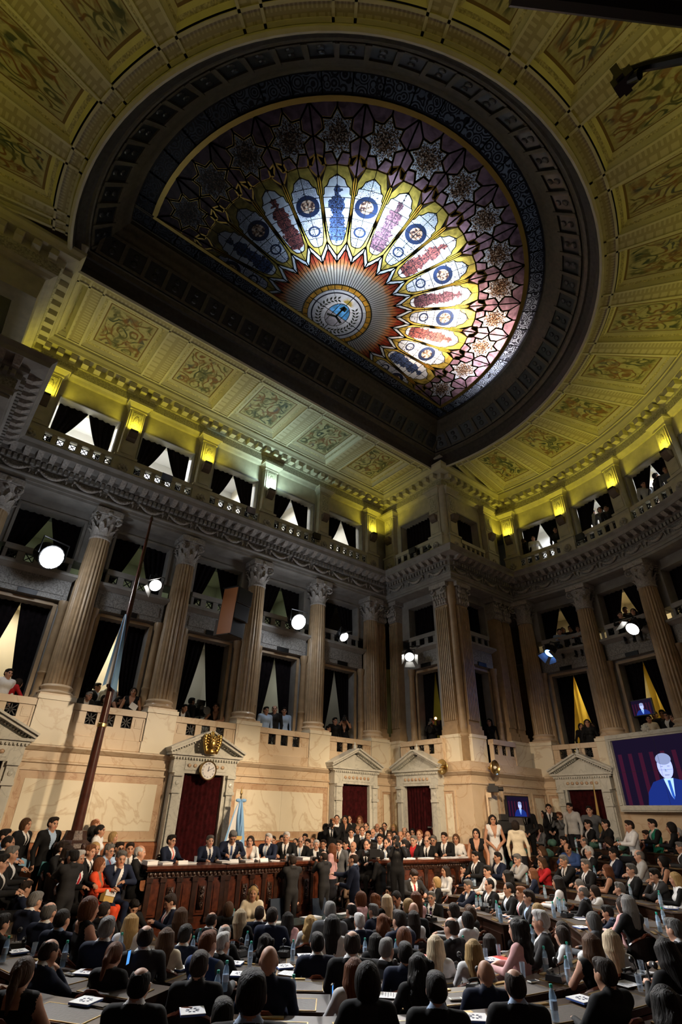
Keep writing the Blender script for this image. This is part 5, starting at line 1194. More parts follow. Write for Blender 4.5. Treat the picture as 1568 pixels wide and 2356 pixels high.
PEOPLE="""
15.24,6.55,-1.98,1.01,123,sit,F,m,k,K,S,-,S|black-haired woman in sleeveless black, right block
11.37,8.21,-2.48,1.01,145,sit,M,r,k,K,W,B,K|dark thin man with light blue tie, right block front
12.51,10.94,-2.39,1.01,161,sit,F,l,d,W,W,-,W|dark-haired woman in white top by a bottle, right block second row
11.20,7.78,-2.48,0.99,144,sit,M,s,r,D,W,R,D|man with ginger beard in charcoal suit
2.64,9.11,-2.48,1.01,33,sit,M,r,k,N,B,-,N|man with thinning black hair facing a lit laptop
15.80,10.11,-1.98,1.04,142,chin,F,l,b,K,W,-,K|brown-haired woman with hand to cheek in black and white
14.47,7.56,-2.21,1.02,117,sit,F,l,a,S,S,-,S|auburn woman with spectacles and bare arms
11.87,6.80,-2.39,0.98,109,sit,M,f,g,K,B,-,K|bald man with spectacles in black suit, right block
17.60,11.21,-1.45,1.03,152,sit,F,m,d,G,P,-,G|woman with grey cardigan over pink, back row
14.76,9.49,-2.21,1.05,152,chin,F,l,b,R,R,-,R|brown-haired woman in red covering her face
2.61,9.71,-2.48,1.02,34,sit,M,f,g,N,W,-,N|grey balding man in navy suit beside carved chair back
3.62,4.06,-2.30,0.99,53,sit,F,m,k,K,K,-,K|nearest black-haired woman with shaggy bob, bottom centre
2.88,8.04,-2.47,1.02,50,sit,M,s,g,N,W,-,N|man with wavy dark grey hair and navy suit before the long-haired blonde
7.23,8.31,-2.69,0.97,69,sit,M,s,s,N,W,-,N|man with thick white hair from behind, centre
13.94,6.22,-2.21,1.05,134,chin,M,s,k,D,W,-,D|dark man in charcoal suit with hand over mouth
5.19,6.79,-2.57,0.96,57,sit,M,s,k,N,W,-,N|black-haired man in navy suit next to empty dark chair
13.65,5.70,-2.21,1.03,122,sit,F,l,l,W,W,-,K|woman with long blonde fringe in white top
11.53,8.83,-2.48,1.02,157,sit,M,r,k,K,W,G,K|dark man in black suit and grey tie, right block front
10.75,5.47,-2.39,0.98,86,sit,F,m,d,P,P,-,P|dark-haired woman in pale pink top
11.40,11.01,-2.48,1.07,253,write,M,s,d,D,W,R,D|man in dark suit and red tie looking down at first right desk
16.85,9.33,-1.69,0.99,138,sit,M,f,g,K,W,-,K|bald bearded man in white open shirt
12.63,9.12,-2.39,1.03,125,sit,F,w,k,W,W,-,W|woman with curly black hair in cream top, right block
11.55,10.42,-2.48,0.95,142,sit,F,m,l,K,W,-,K|blonde woman in black and white beside first right desk
14.65,10.16,-2.20,1.07,164,chin,M,s,g,L,W,-,L|grey man in pale jacket covering his mouth
4.89,5.74,-2.48,1.03,49,sit,M,f,d,K,W,-,K|balding man in black suit at centre, chair pair front
4.00,8.17,-2.57,0.96,43,sit,M,s,k,N,W,-,N|black-haired man beside two bottles, left of centre
11.61,9.49,-2.48,0.97,149,chin,M,s,g,N,W,-,N|grey-haired man covering mouth with hand, right block first row
13.61,11.25,-2.31,0.93,169,sit,M,s,k,N,W,K,N|stout dark-haired man in navy suit, right block second row
3.06,5.86,-2.39,0.94,52,sit,M,s,d,K,K,-,K|tall dark-brown-haired man in black suit left of the large bottle
12.25,7.56,-2.39,1.05,111,sit,F,l,k,W,W,-,W|black-haired woman in white sweater on carved chair
10.66,7.25,-2.48,1.00,134,sit,M,s,d,D,B,-,D|long-haired dark man with blue shirt behind ginger beard
13.28,7.32,-2.42,0.93,128,chin,F,m,d,W,W,-,W|dark woman in white touching her ear
13.69,9.11,-2.30,0.97,123,sit,F,l,r,N,W,-,N|woman with glasses, ginger hair and navy jacket
15.80,9.27,-1.89,1.07,180,write,M,f,d,U,U,-,U|balding man bowing over his desk in dark blue
3.63,6.80,-2.48,1.00,21,sit,M,s,a,U,W,-,G|russet-haired man in blue-grey suit looking right
9.51,9.73,-2.66,1.03,185,write,M,r,k,K,W,-,K|slick-haired man with glasses bending his head down
14.23,6.85,-2.21,1.07,135,sit,M,s,g,K,W,-,K|heavy grey-haired man in black suit, right block
16.33,6.50,-1.69,0.99,121,sit,M,s,g,D,W,-,D|grey-haired man cut by right edge, rear rows
5.47,5.47,-2.48,0.94,44,sit,M,s,k,N,N,-,N|black-haired man in blue suit before a red folder
3.55,5.40,-2.39,0.99,56,sit,M,n,g,N,N,-,N|completely bald man in navy suit in mid foreground
4.12,3.78,-2.30,0.93,42,sit,M,s,k,K,B,-,K|nearest black-haired man with pale blue collar, bottom centre
8.46,9.70,-2.69,1.06,118,sit,F,m,a,P,P,-,P|auburn woman in white blouse with red flowers
12.66,9.69,-2.39,1.07,157,sit,F,s,k,W,W,-,W|short-haired woman in white with green scarf
10.39,5.19,-2.39,1.04,76,sit,F,l,g,K,K,-,K|woman with ash hair tucked behind pale pink top
2.32,3.70,-2.21,1.03,57,sit,M,s,k,K,B,-,K|man with cropped black-grey hair, foreground centre left
1.55,6.10,-2.30,0.93,55,sit,F,t,b,S,S,-,S|woman with long brown ponytail and bare shoulders nearest the lower left corner
15.75,8.63,-1.98,1.07,138,sit,M,s,s,K,W,-,K|silver-haired man in white open shirt, right block
15.63,7.90,-1.98,1.07,136,sit,M,s,k,N,W,-,N|dark-skinned man in navy suit and white shirt, right block
9.45,9.11,-2.66,1.04,83,sit,F,l,a,P,S,-,S|auburn-haired woman right of the bowed slick-haired man
8.39,9.23,-2.69,0.94,107,sit,M,s,g,N,W,-,N|grey man in navy suit looking left, centre
15.81,11.01,-1.99,1.01,134,sit,F,m,d,R,R,-,R|dark woman in red dress, right block rear
17.55,7.80,-1.45,0.98,143,chin,M,s,d,K,U,-,K|dark curly man hiding face with hand, rear right
7.14,6.21,-2.57,1.03,100,sit,M,f,d,K,W,-,K|balding man with white collar looking left at mid right
16.85,9.97,-1.69,1.00,150,chin,M,s,k,K,K,-,K|dark man leaning on his hand, rear row right
14.71,8.80,-2.15,1.07,160,chin,M,s,g,K,W,K,K|grey man in black suit holding his chin
12.94,6.56,-2.30,0.93,106,sit,M,s,g,K,W,-,K|grey-haired man in black suit from side, right block
15.45,7.17,-1.98,1.07,124,sit,M,f,g,L,L,-,L|balding man in light grey jacket, right block
9.41,10.33,-2.66,0.93,107,sit,F,w,a,E,E,-,E|golden-auburn woman in a green dress
9.03,9.53,-2.66,0.99,76,sit,F,l,w,K,K,-,K|woman with long ash-blonde hair next to the green dress
3.16,7.50,-2.48,1.00,67,sit,M,f,d,D,W,-,D|broad man with bald crown and charcoal suit seen from behind
14.61,8.16,-2.21,1.07,149,sit,M,s,g,K,W,K,K|man with grey beard and black suit
3.57,7.82,-2.48,0.93,65,sit,F,l,b,C,C,-,C|brown-haired woman behind two empty tumblers
14.50,10.70,-2.20,1.07,156,sit,M,s,k,N,W,-,N|dark bearded man in navy suit with open collar
6.72,3.07,-2.30,1.00,64,phone,F,l,k,K,W,-,K|black-haired woman holding a phone at the right edge
13.43,7.75,-2.36,0.93,129,sit,F,m,g,L,L,-,L|ash-blonde short-haired woman in pale jacket
5.73,3.21,-2.30,0.94,79,sit,M,s,d,K,K,-,K|thickset man with cropped grey hair in black, right foreground
8.96,8.86,-2.66,0.99,114,sit,F,m,l,K,K,-,K|blonde woman in profile before a bald head
17.34,6.88,-1.45,1.04,121,sit,M,s,s,K,K,-,K|white-haired man near the right edge, rear rows
2.22,5.22,-2.30,0.93,51,sit,M,f,k,K,W,-,K|large balding man in black suit behind the white phone
6.02,7.52,-2.66,1.07,46,sit,F,l,k,W,W,-,W|woman with very long straight black hair, centre
2.07,7.33,-2.39,0.93,14,chin,M,f,d,N,W,-,N|balding man in navy suit resting chin on hand, lower left
10.56,9.69,-2.63,0.93,202,sit,M,s,g,K,W,V,K|grey man with spectacles and violet tie facing the camera side
8.46,7.00,-2.57,0.95,89,sit,F,m,k,W,W,-,W|black-haired woman in white blouse left of a draped white jacket
6.39,5.22,-2.48,0.93,39,sit,F,l,l,W,W,-,W|woman with long dark-rooted blonde hair, right of tall bottle
15.84,11.45,-1.98,1.02,245,sit,F,m,a,R,R,-,R|small auburn woman by green bundle, right block rear
8.19,6.38,-2.73,0.93,67,sit,F,l,d,K,K,-,K|dark-haired woman leaning low between desks, right
4.91,2.33,-2.21,0.93,55,sit,F,w,k,K,K,-,K|dark-haired figure filling the bottom right corner
16.69,7.85,-1.63,1.07,145,write,M,s,d,K,K,-,K|dark man looking down, upper right rows
7.14,7.26,-2.66,1.07,85,sit,M,s,d,N,N,-,N|dark-grey-haired man in navy with back turned, centre right
7.75,9.14,-2.69,1.00,89,chin,M,f,k,K,W,-,K|balding dark man with hand at his face, centre
7.69,4.14,-2.39,0.96,43,sit,F,l,w,L,L,-,L|woman with platinum hair down her pale grey back
8.65,8.40,-2.66,0.99,54,sit,M,n,g,K,K,-,K|bald pink head next to blonde profile, centre right
8.73,5.46,-2.56,0.93,112,sit,F,m,d,W,W,-,W|dark-haired woman in white jacket turned left behind two bottles
4.91,8.71,-2.66,0.93,20,sit,M,f,s,K,W,-,K|white-haired pink-scalped man in second row left of centre
5.18,9.68,-2.66,0.95,31,chin,M,f,d,K,W,-,K|balding man with hand at cheek below the podium's carved panel
5.93,9.01,-2.69,1.04,41,sit,M,r,d,N,W,-,N|man with thinning hair in navy suit right of a pair below the clerks
17.62,8.31,-1.45,0.99,135,sit,M,f,r,K,B,-,K|ruddy balding man in the next-to-last row
6.66,8.39,-2.64,1.07,51,sit,M,s,g,G,W,-,G|grey-haired man in mid-grey suit from behind, centre
6.29,6.31,-2.57,0.99,45,sit,F,m,a,K,K,-,K|auburn-haired woman beside a round microphone, centre right
7.89,5.23,-2.48,1.07,123,sit,M,s,s,D,W,-,D|white-grey haired man in grey jacket before blonde curls
10.36,10.83,-2.63,0.93,176,sit,M,s,k,K,W,-,K|dark-haired man with glasses behind the ash-blonde
4.77,3.49,-2.30,0.93,46,sit,M,f,d,K,B,-,K|half-bald man with dark sides, bottom right of centre
4.22,4.92,-2.39,0.93,59,sit,F,l,a,W,W,-,W|woman in white shirt with red-brown hair half hidden by shaggy bob
5.48,4.35,-2.45,0.93,48,sit,M,n,g,N,N,-,N|shaven-headed man in navy, right foreground
5.78,6.11,-2.57,0.95,16,sit,M,s,g,K,W,-,K|man with thick wavy grey hair and hearing device, centre
6.27,9.95,-2.69,0.95,52,sit,M,s,d,N,W,-,N|man in navy suit left of a pair seen from behind below the clerks
7.23,5.16,-2.48,1.05,105,sit,F,w,k,P,P,-,P|woman with long tightly curled black hair, right side
17.60,9.50,-1.35,1.07,138,sit,M,s,k,K,W,-,K|dark man with open white shirt, back row
5.76,9.75,-2.69,0.97,49,sit,F,l,w,K,K,-,K|woman with long pale blonde hair below the clerk in cream
6.37,5.82,-2.57,0.97,42,sit,F,l,w,W,W,-,W|woman with straight silvery-blonde hair beside the red folder
16.80,8.56,-1.69,1.05,117,write,F,m,d,K,K,-,K|dark woman with head bent down, right block rear
4.80,4.62,-2.39,0.95,53,sit,F,w,k,K,K,-,K|woman with wavy black hair behind the nearest black-haired man
13.53,10.72,-2.16,1.07,168,sit,M,s,k,K,W,K,K|young dark man in black suit by a white phone, right block
3.68,9.33,-2.57,0.97,58,sit,F,l,l,W,W,-,W|woman with long straight streaked blonde hair beside water bottle, left side
2.72,4.73,-2.46,0.93,60,sit,M,s,k,K,K,-,K|black-haired head cut by the bottom edge left of centre
4.30,7.66,-2.57,0.93,10,sit,M,s,s,K,W,-,K|white-haired man in front of two tall tumblers
9.83,6.55,-2.48,0.94,123,sit,F,m,l,K,K,-,K|woman with blonde curls, right block front
5.26,8.13,-2.72,0.93,57,sit,F,w,k,K,K,-,K|dark curly head just beyond the bald man in navy
7.70,8.23,-2.69,0.95,56,sit,F,w,a,K,K,-,K|woman with long wavy chestnut hair, centre
17.69,9.04,-1.45,0.95,137,sit,F,m,a,P,P,-,P|auburn woman in pink top, rear right
8.77,3.83,-2.39,1.01,83,sit,M,s,g,D,W,-,D|grey-haired man in dark jacket at the right edge
6.51,9.39,-2.69,0.93,50,sit,F,l,k,P,S,-,S|woman with black ponytail and bare shoulders in floral top
4.72,9.89,-2.66,1.00,54,sit,F,l,b,K,K,-,K|woman with long brown-blonde hair beside the aide with phone
7.16,4.11,-2.39,0.97,59,sit,F,l,b,S,S,-,S|woman with highlighted hair and bare shoulders, right foreground
8.26,8.04,-2.66,0.95,74,sit,F,l,d,W,W,-,W|woman with long dark hair over white top, centre right
16.75,6.77,-1.36,1.07,111,sit,F,m,k,K,K,-,K|black-haired woman near right edge, back row
6.68,7.30,-2.72,0.93,47,sit,F,l,k,K,K,-,K|woman with straight black hair right of the balding man at centre
6.65,8.91,-2.69,0.93,48,sit,F,w,l,W,W,-,W|woman with wavy golden hair and white blouse in the middle row
11.35,6.08,-2.53,0.93,108,chin,M,s,k,N,B,-,N|young dark man in navy with pale blue collar
17.25,8.77,-1.33,1.07,136,sit,M,s,k,K,K,-,K|dark man in black before the right door, back row
16.24,7.61,-1.35,1.07,135,sit,M,s,d,W,W,-,W|man in white shirt below the big screen, back row
2.78,8.53,-2.37,1.07,1,sit,F,m,a,S,S,-,S|woman with short auburn bob and bare shoulder looking right
10.36,8.51,-2.72,0.93,99,sit,F,m,b,K,K,-,K|brown-haired woman right of striped white top
2.71,7.19,-2.46,0.93,44,phone,F,t,a,K,K,-,K|woman with auburn ponytail holding up a phone
17.23,7.43,-1.30,1.07,133,sit,M,s,k,E,W,-,K|dark man with dark green jacket, back row
9.21,7.54,-2.57,0.93,99,sit,F,m,b,K,K,-,K|brown-haired woman seen from behind, centre right aisle
9.38,8.08,-2.66,0.98,130,sit,F,m,d,L,L,-,L|woman with glasses in white top with black stripes
2.01,9.56,-2.44,0.93,18,sit,M,s,k,K,K,-,K|dark-haired man cut by the left frame edge
3.68,10.55,-2.57,0.98,40,sit,M,r,d,K,K,-,K|man with thinning dark hair right of the short-bobbed woman
9.27,5.23,-2.48,0.99,99,sit,M,m,g,G,G,-,G|long-grey-haired person in grey-blue jacket
9.19,5.73,-2.57,0.93,111,sit,F,m,d,K,K,-,K|dark-haired head low beside leather desk, right
2.63,10.71,-2.48,1.05,26,chin,M,s,g,N,W,-,N|man with wavy grey hair and hand at chin, left row
8.69,6.20,-2.57,0.93,115,sit,F,w,d,L,L,-,L|curly dark head above a glass, right of centre
2.81,12.30,-2.39,0.97,2,sit,M,s,d,N,W,-,N|young man in navy suit looking right, farthest left desk row
2.89,14.08,-1.95,1.01,313,stand,M,m,b,K,W,K,K|tall man in black suit and black tie holding a blue paper
3.36,13.85,-1.96,1.03,296,stand,M,s,d,K,B,B,K|tall grey man with pale blue tie standing left of the flagpole
4.33,13.69,-1.93,0.94,322,stand,F,t,k,W,W,-,W|woman with tied black hair and white shirt right of flagpole
4.31,14.13,-1.94,0.93,353,stand,F,m,k,K,K,-,K|black-haired person in black just behind woman in white shirt
4.48,14.60,-1.95,1.01,342,stand,M,f,r,T,T,-,T|balding ruddy man behind everyone right of flagpole
4.85,14.29,-2.04,0.92,316,stand,F,m,l,T,D,-,D|blonde woman in patterned dark blouse by marble wall
4.32,12.81,-1.90,0.99,296,sit,M,s,g,B,B,R,D|grey man with spectacles, blue shirt and red tie
4.88,13.85,-1.96,1.03,280,sit,M,s,d,K,W,-,K|dark-brown-haired man half hidden behind grey man with spectacles
4.96,13.42,-1.95,1.03,259,sit,M,s,d,K,W,G,K|man with dark grey hair and grey tie behind chin-holding man
3.99,12.20,-2.08,0.99,326,sit,F,m,a,O,T,-,O|woman in bright orange jacket seated by the podium
4.43,12.37,-2.08,1.07,270,chin,M,s,g,N,W,-,N|man in navy suit holding his chin beside orange jacket
4.97,12.80,-2.03,1.07,328,sit,M,f,s,K,W,G,K|bald white-sided man in black suit at podium's left end
3.57,13.40,-1.95,1.05,315,sit,M,s,d,K,W,-,K|bearded man in dark suit below the pole base
3.46,12.56,-1.92,1.01,4,sit,F,l,d,K,K,-,K|dark-haired woman partly behind the kneeling photographer
3.32,11.71,-2.25,0.92,114,photo,M,s,k,D,D,-,D|photographer in dark jacket aiming camera left near pole base
3.54,12.10,-2.06,1.07,303,sit,M,s,s,K,W,R,K|pale grey man with red tie behind photographer
3.90,12.67,-1.91,1.00,302,sit,M,s,r,K,W,K,K|reddish-grey-haired man with black tie facing the room
4.17,13.28,-1.93,1.03,282,sit,F,m,l,K,K,-,K|fair-haired head peeping behind reddish-grey man
2.48,13.72,-1.77,1.07,334,sit,M,s,k,B,B,-,B|bearded dark-haired man in light blue at left edge
2.51,13.28,-1.87,1.07,339,sit,M,r,k,K,W,-,K|balding dark man in profile, upper left edge
2.51,12.72,-2.01,1.07,333,sit,M,s,g,K,W,-,K|grey bearded man with lapel pin, left edge
2.27,12.10,-2.10,1.07,339,sit,M,s,k,K,W,-,K|bearded man with spectacles in black, left edge
5.76,13.10,-1.72,0.97,296,sit,M,s,k,N,W,Y,N|man with glasses and coral tie leaning at podium's left end
6.77,13.20,-1.72,0.96,262,sit,M,s,g,N,W,N,N|grey man in navy tie reading at the podium
7.37,13.20,-1.72,1.07,250,write,M,s,g,N,W,U,N|grey-haired man bowing over his speech before the banner
7.88,13.20,-1.72,0.95,229,sit,F,m,d,W,S,-,W|dark-haired woman in white v-neck at the podium
8.40,13.20,-1.72,0.99,207,sit,M,s,s,N,W,B,N|silver-haired man in navy suit and blue tie at podium
9.02,13.30,-1.72,1.01,225,sit,M,s,s,K,W,K,K|elderly white-haired man upright at podium's right end
9.13,14.11,-1.72,0.92,237,sit,M,s,d,K,K,-,K|head half hidden behind the silver-haired man
9.56,14.30,-1.72,0.93,236,sit,M,s,k,K,W,-,K|dark head behind the elderly white-haired man, wall side
10.01,14.28,-1.79,0.92,214,sit,M,r,k,K,W,-,K|dark man behind bald man with blue tie
9.65,13.52,-1.72,0.92,224,sit,M,f,g,K,W,B,K|bald bespectacled man with blue tie right of podium
10.49,14.49,-1.68,0.92,224,sit,M,s,k,K,W,-,K|young dark man close to the marble wall
10.04,13.73,-1.78,0.92,213,sit,M,s,d,T,T,-,K|man in brown uniform right of bald man with blue tie
10.43,14.05,-1.77,0.92,213,sit,M,r,r,K,W,-,K|ruddy man behind grey man in black, right of podium
6.92,11.29,-2.60,1.00,238,sit,F,l,l,C,C,-,C|blonde clerk in cream lace with headset
8.61,12.52,-2.60,1.04,265,write,M,f,g,N,W,V,N|clerk with headphones and purple tie writing
8.28,11.90,-2.44,0.92,85,photo,M,s,d,D,D,-,D|photographer in black raising his camera at the podium
9.04,11.70,-2.36,0.92,102,photo,M,f,d,D,D,-,D|bearded shaven-headed photographer in long black coat
9.94,13.20,-1.78,0.92,233,sit,M,s,s,K,W,-,K|silver-haired man in black directly behind long-coat photographer
10.43,13.52,-1.79,0.92,222,sit,M,s,d,D,W,-,D|square-faced dark man left of striped blouse
9.76,12.30,-2.23,0.92,121,stand,F,l,a,P,P,-,P|woman with long auburn hair in pink striped top
10.40,12.78,-2.19,0.92,210,stand,M,s,d,G,W,K,G|tanned man in grey suit behind striped blouse
10.87,12.75,-1.86,0.96,199,sit,M,n,g,K,W,-,K|bald man in black jacket and open white shirt
10.99,13.20,-1.79,0.92,170,sit,M,s,k,K,R,-,K|dark man bowing his head behind bald man
10.80,12.10,-1.85,1.01,208,sit,M,r,d,K,W,K,K|slick-haired man in black with crossed legs, centre
10.85,11.66,-2.51,1.00,107,cross,M,s,k,K,K,-,K|operator with white headphones and crossed arms
10.77,11.11,-2.49,1.00,105,stand,M,s,k,K,K,-,K|bearded man in black back-turned beside headphones operator
12.14,12.03,-2.30,1.00,124,photo,M,s,k,K,K,-,K|photographer in black in profile right of bearded man
10.23,10.41,-2.00,0.92,235,photo,M,s,k,K,K,-,K|photographer whose camera hides his face, centre
8.75,10.27,-2.45,1.00,129,point,M,f,d,N,B,N,N|balding man in navy pointing left before the dais
10.08,11.86,-2.42,0.92,259,sit,F,m,b,T,T,-,T|light-brown-haired woman behind bowed man with papers
10.35,12.22,-2.59,1.00,189,write,M,s,k,K,B,B,K|dark man in blue tie bent over papers on blue chair
10.91,13.75,-1.69,0.92,221,photo,M,s,r,K,W,K,K|ginger photographer in suit looking down at his camera
11.49,14.26,-1.60,0.92,231,stand,M,r,d,K,W,-,K|balding man in dark suit against the right podium door
11.94,14.41,-1.60,0.92,220,stand,F,l,k,K,S,-,K|pale woman with long black hair in the doorway
12.35,14.70,-1.60,0.92,239,stand,M,r,d,K,W,-,K|man behind pale woman in the doorway
12.79,14.70,-1.60,0.92,218,stand,F,w,a,T,T,-,T|auburn woman standing right of doorway
11.03,14.21,-1.83,0.92,22,stand,M,s,k,K,K,-,K|dark man in profile left of ginger photographer
11.47,13.55,-1.93,0.92,229,stand,M,s,d,K,W,-,K|grey-dark man in front of the doorway
12.67,14.24,-1.79,0.92,218,stand,M,r,d,K,W,-,K|glasses man standing at right jamb of the doorway
11.91,13.56,-1.88,0.92,228,stand,M,r,d,K,W,B,K|tall man with light blue tie, corner crowd
12.13,14.02,-1.87,0.92,229,stand,M,n,d,B,B,-,D|brown bald man in pale blue, corner crowd
13.30,14.41,-1.81,0.92,217,stand,M,n,k,K,W,-,K|dark-skinned bald man near the corner
13.79,14.58,-1.79,0.92,216,stand,M,r,k,K,W,-,K|balding man with glasses near the corner pilaster
14.30,14.66,-1.82,0.92,205,stand,F,m,l,T,T,-,T|golden-haired woman near the corner pilaster
14.74,14.65,-1.79,0.92,14,stand,M,s,k,K,K,-,K|black head turned away in the corner
13.09,13.98,-1.91,0.92,196,stand,F,m,d,K,K,-,K|dark bob-haired woman, corner crowd
12.55,13.80,-1.94,0.92,207,stand,M,n,r,N,B,-,N|ruddy bald man in profile, corner crowd
11.74,13.10,-1.98,0.92,218,stand,M,s,k,K,W,-,K|dark curly man, corner crowd
11.80,12.67,-1.69,0.97,217,sit,M,s,k,K,W,B,K|dark man with pale tie, seated centre right
12.53,13.04,-1.58,0.92,216,sit,F,m,b,K,P,-,K|woman with glasses and brown hair, corner crowd
13.21,13.53,-1.59,0.93,225,sit,F,m,k,E,E,-,E|dark woman in teal dress
11.65,12.23,-1.83,1.01,196,sit,M,r,d,K,W,B,K|man with glasses and light blue tie, centre right
13.02,13.06,-1.69,1.01,215,sit,M,f,r,D,W,-,D|balding ginger man turned sideways
13.87,13.73,-1.60,1.01,214,sit,M,f,g,K,W,-,K|grey balding man peeking over the crowd
13.59,13.30,-1.70,1.01,214,sit,M,r,d,K,W,-,K|ruddy bald-browed man in second row of corner seats
14.31,13.80,-1.60,0.99,213,sit,F,m,k,K,K,-,K|woman with black hair and glasses, corner seats
12.92,12.43,-1.85,1.07,193,sit,M,s,g,K,R,-,K|grey-haired bishop in black with glasses
13.59,12.82,-1.72,1.07,203,sit,M,r,r,K,W,K,K|tall reddish man in black tie, corner seats
14.06,12.92,-1.70,1.03,212,sit,M,n,r,D,W,-,D|bald flushed man, corner seats
13.35,12.30,-1.85,1.06,202,sit,M,f,d,K,W,K,K|balding man with glasses at the long dark bench
13.80,12.45,-1.86,1.07,202,sit,M,s,g,D,W,-,D|grey man with glasses at the long dark bench
14.87,13.10,-1.70,1.07,211,sit,M,f,d,K,W,-,K|balding man under the corner door
13.73,11.96,-1.76,1.07,201,sit,M,s,d,K,W,G,K|bearded balding man at long bench
14.27,11.97,-1.80,1.07,209,sit,F,m,b,W,W,-,W|woman in white at the bench's right end
14.79,13.87,-1.60,0.94,223,stand,M,s,k,N,B,-,N|man in navy standing in the corner door
14.49,12.82,-1.85,1.01,131,photo,F,m,r,T,T,-,T|person holding a camera right of the corner door
17.10,11.30,-1.45,1.07,193,front,M,s,k,K,W,K,K|guard in black suit and tie beneath the wall screen's right
18.15,11.40,-1.45,1.00,202,stand,F,m,k,K,K,-,K|dark-haired woman in black between two guards
18.33,11.20,-1.39,1.07,211,front,M,s,k,K,W,K,K|guard in black suit with clasped hands
18.07,10.70,-1.45,0.97,170,photo,F,s,a,G,G,-,G|short-haired blonde person in grey holding hands up
17.98,10.23,-1.37,1.07,179,stand,M,s,k,L,L,-,L|man in pale shirt with shoulder strap
18.12,9.65,-1.45,1.07,198,hips,M,s,k,G,G,-,G|bearded man in blue-grey shirt with hand on hip
14.86,11.00,-1.76,1.07,226,front,F,l,k,W,S,-,S|usherette in white dress with clasped hands
14.27,11.20,-2.12,1.07,208,stand,F,m,k,K,S,-,S|usherette in black dress by the bench
15.34,11.07,-1.67,0.92,75,photo,M,s,k,K,K,-,K|cameraman in black with shoulder video camera
15.06,10.36,-1.89,1.07,24,stand,F,m,d,C,C,-,C|woman with brown hair in cream shawl seen from behind
4.75,12.06,-2.70,0.97,278,write,M,s,k,K,K,-,K|black-haired man bowed low over cables before the podium
4.99,10.98,-2.60,1.00,175,phone,M,s,d,N,W,R,N|aide with dark quiff typing on his phone in front of podium
6.08,10.75,-2.70,0.96,50,sit,F,m,b,K,K,-,K|brown-haired woman in black directly below the carved podium
1.82,15.63,1.34,0.97,293,stand,M,s,k,W,W,-,W|man in white shirt with lanyard looking at phone in the leftmost lower box
2.15,15.91,1.40,0.95,22,lean,F,m,d,R,R,-,R|woman in red top in the leftmost lower box
2.12,16.45,1.40,0.99,322,stand,M,s,k,D,D,-,D|dark head behind the woman in red
3.81,16.25,1.36,1.06,16,stand,M,s,k,K,W,-,K|man in dark suit at left end of the box with the flag
3.85,15.63,1.35,0.90,286,lean,M,s,s,D,W,-,D|grey-haired man leaning forward in the box behind flag
4.32,16.85,1.47,1.02,315,stand,M,s,k,K,B,-,K|dark-skinned man looking down behind grey-haired man
4.55,16.35,1.38,1.08,34,stand,M,s,k,W,W,-,W|man in white shirt behind the flagpole
4.30,15.72,1.36,0.90,284,lean,F,m,d,K,K,-,K|dark head just left of the flagpole
4.77,15.91,1.40,0.90,333,lean,F,t,k,K,S,-,S|woman in sleeveless black resting arms, box behind flag
5.02,16.55,1.42,1.06,293,stand,F,m,k,K,S,-,S|dark-haired woman at the orange cabinet
4.95,15.44,1.31,0.97,252,stand,F,m,d,K,S,-,S|woman in black reading white sheet, box behind flag
6.70,15.82,1.38,0.92,277,lean,M,s,k,K,W,-,K|dark man in suit peeping over the balustrade by the speaker
7.13,16.35,1.38,1.01,6,stand,M,s,k,K,K,-,K|camera operator in black with large studio camera
7.73,15.82,1.38,1.03,233,lean,F,t,d,K,S,-,S|woman in patterned black holding white badge
9.41,15.54,1.33,0.99,268,stand,M,s,k,B,B,-,B|man in pale shirt with black lanyard, third box
9.85,15.72,1.36,1.04,237,stand,M,f,d,K,K,-,K|balding man in dark coat beside pale shirt, third box
10.36,15.91,1.40,1.03,246,stand,M,s,k,B,B,-,B|man in light blue shirt looking down, third box
10.82,16.11,1.43,1.01,226,stand,F,m,l,K,K,-,K|blonde woman in black holding a camera, third box
12.12,15.63,1.35,0.90,292,lean,M,s,k,B,B,-,B|small face at the left of the fourth box
12.56,15.82,1.38,0.99,261,stand,M,s,k,K,K,-,K|man in black looking down, fourth box
13.09,15.91,1.40,1.07,230,photo,F,m,k,K,S,-,S|woman with camera at her face, fourth box
13.52,15.91,1.40,0.99,229,stand,M,f,d,C,C,-,C|man in pale beige jacket, fourth box
15.40,14.46,1.38,0.99,313,stand,F,m,k,K,S,-,S|woman in black in profile in corner box
15.40,13.63,1.38,1.02,211,photo,M,s,k,K,K,-,K|operator behind video light in corner box
17.08,12.30,1.38,1.05,195,stand,F,l,k,K,K,-,K|woman in black right of the corner pilaster
17.65,12.30,1.38,1.08,204,stand,M,s,g,K,W,B,K|grey man in suit with blue badge right of the corner pilaster
19.62,10.13,1.40,0.98,217,stand,F,m,k,K,K,-,K|dark woman at left of the yellow-curtained box
19.16,9.64,1.33,1.04,206,stand,F,l,d,K,K,-,K|long-haired head in the yellow-curtained box
19.63,9.69,1.40,0.97,186,stand,F,m,d,K,S,-,S|woman with chin on hand in the yellow-curtained box
20.13,9.78,1.40,1.08,205,stand,M,s,k,K,K,-,K|dark tall figure at right of the yellow-curtained box
19.34,7.61,1.38,0.97,191,stand,F,t,d,C,C,-,C|woman in cream shirt below the small blue screen
20.08,7.69,1.42,1.08,180,stand,M,s,k,K,K,-,K|dark man right below the small blue screen
19.80,7.33,1.38,1.08,190,stand,M,s,k,K,K,-,K|second dark man behind small screen box rail
19.34,7.04,1.40,0.98,170,stand,M,s,k,K,W,-,K|man with glasses and white collar in the small screen box
18.83,6.69,1.33,0.93,149,stand,F,m,d,K,K,-,K|dark-haired woman at right end of the small screen box
19.98,10.86,5.21,1.00,238,sit,M,s,k,K,K,-,K|dark head low beside the blue stage lamp
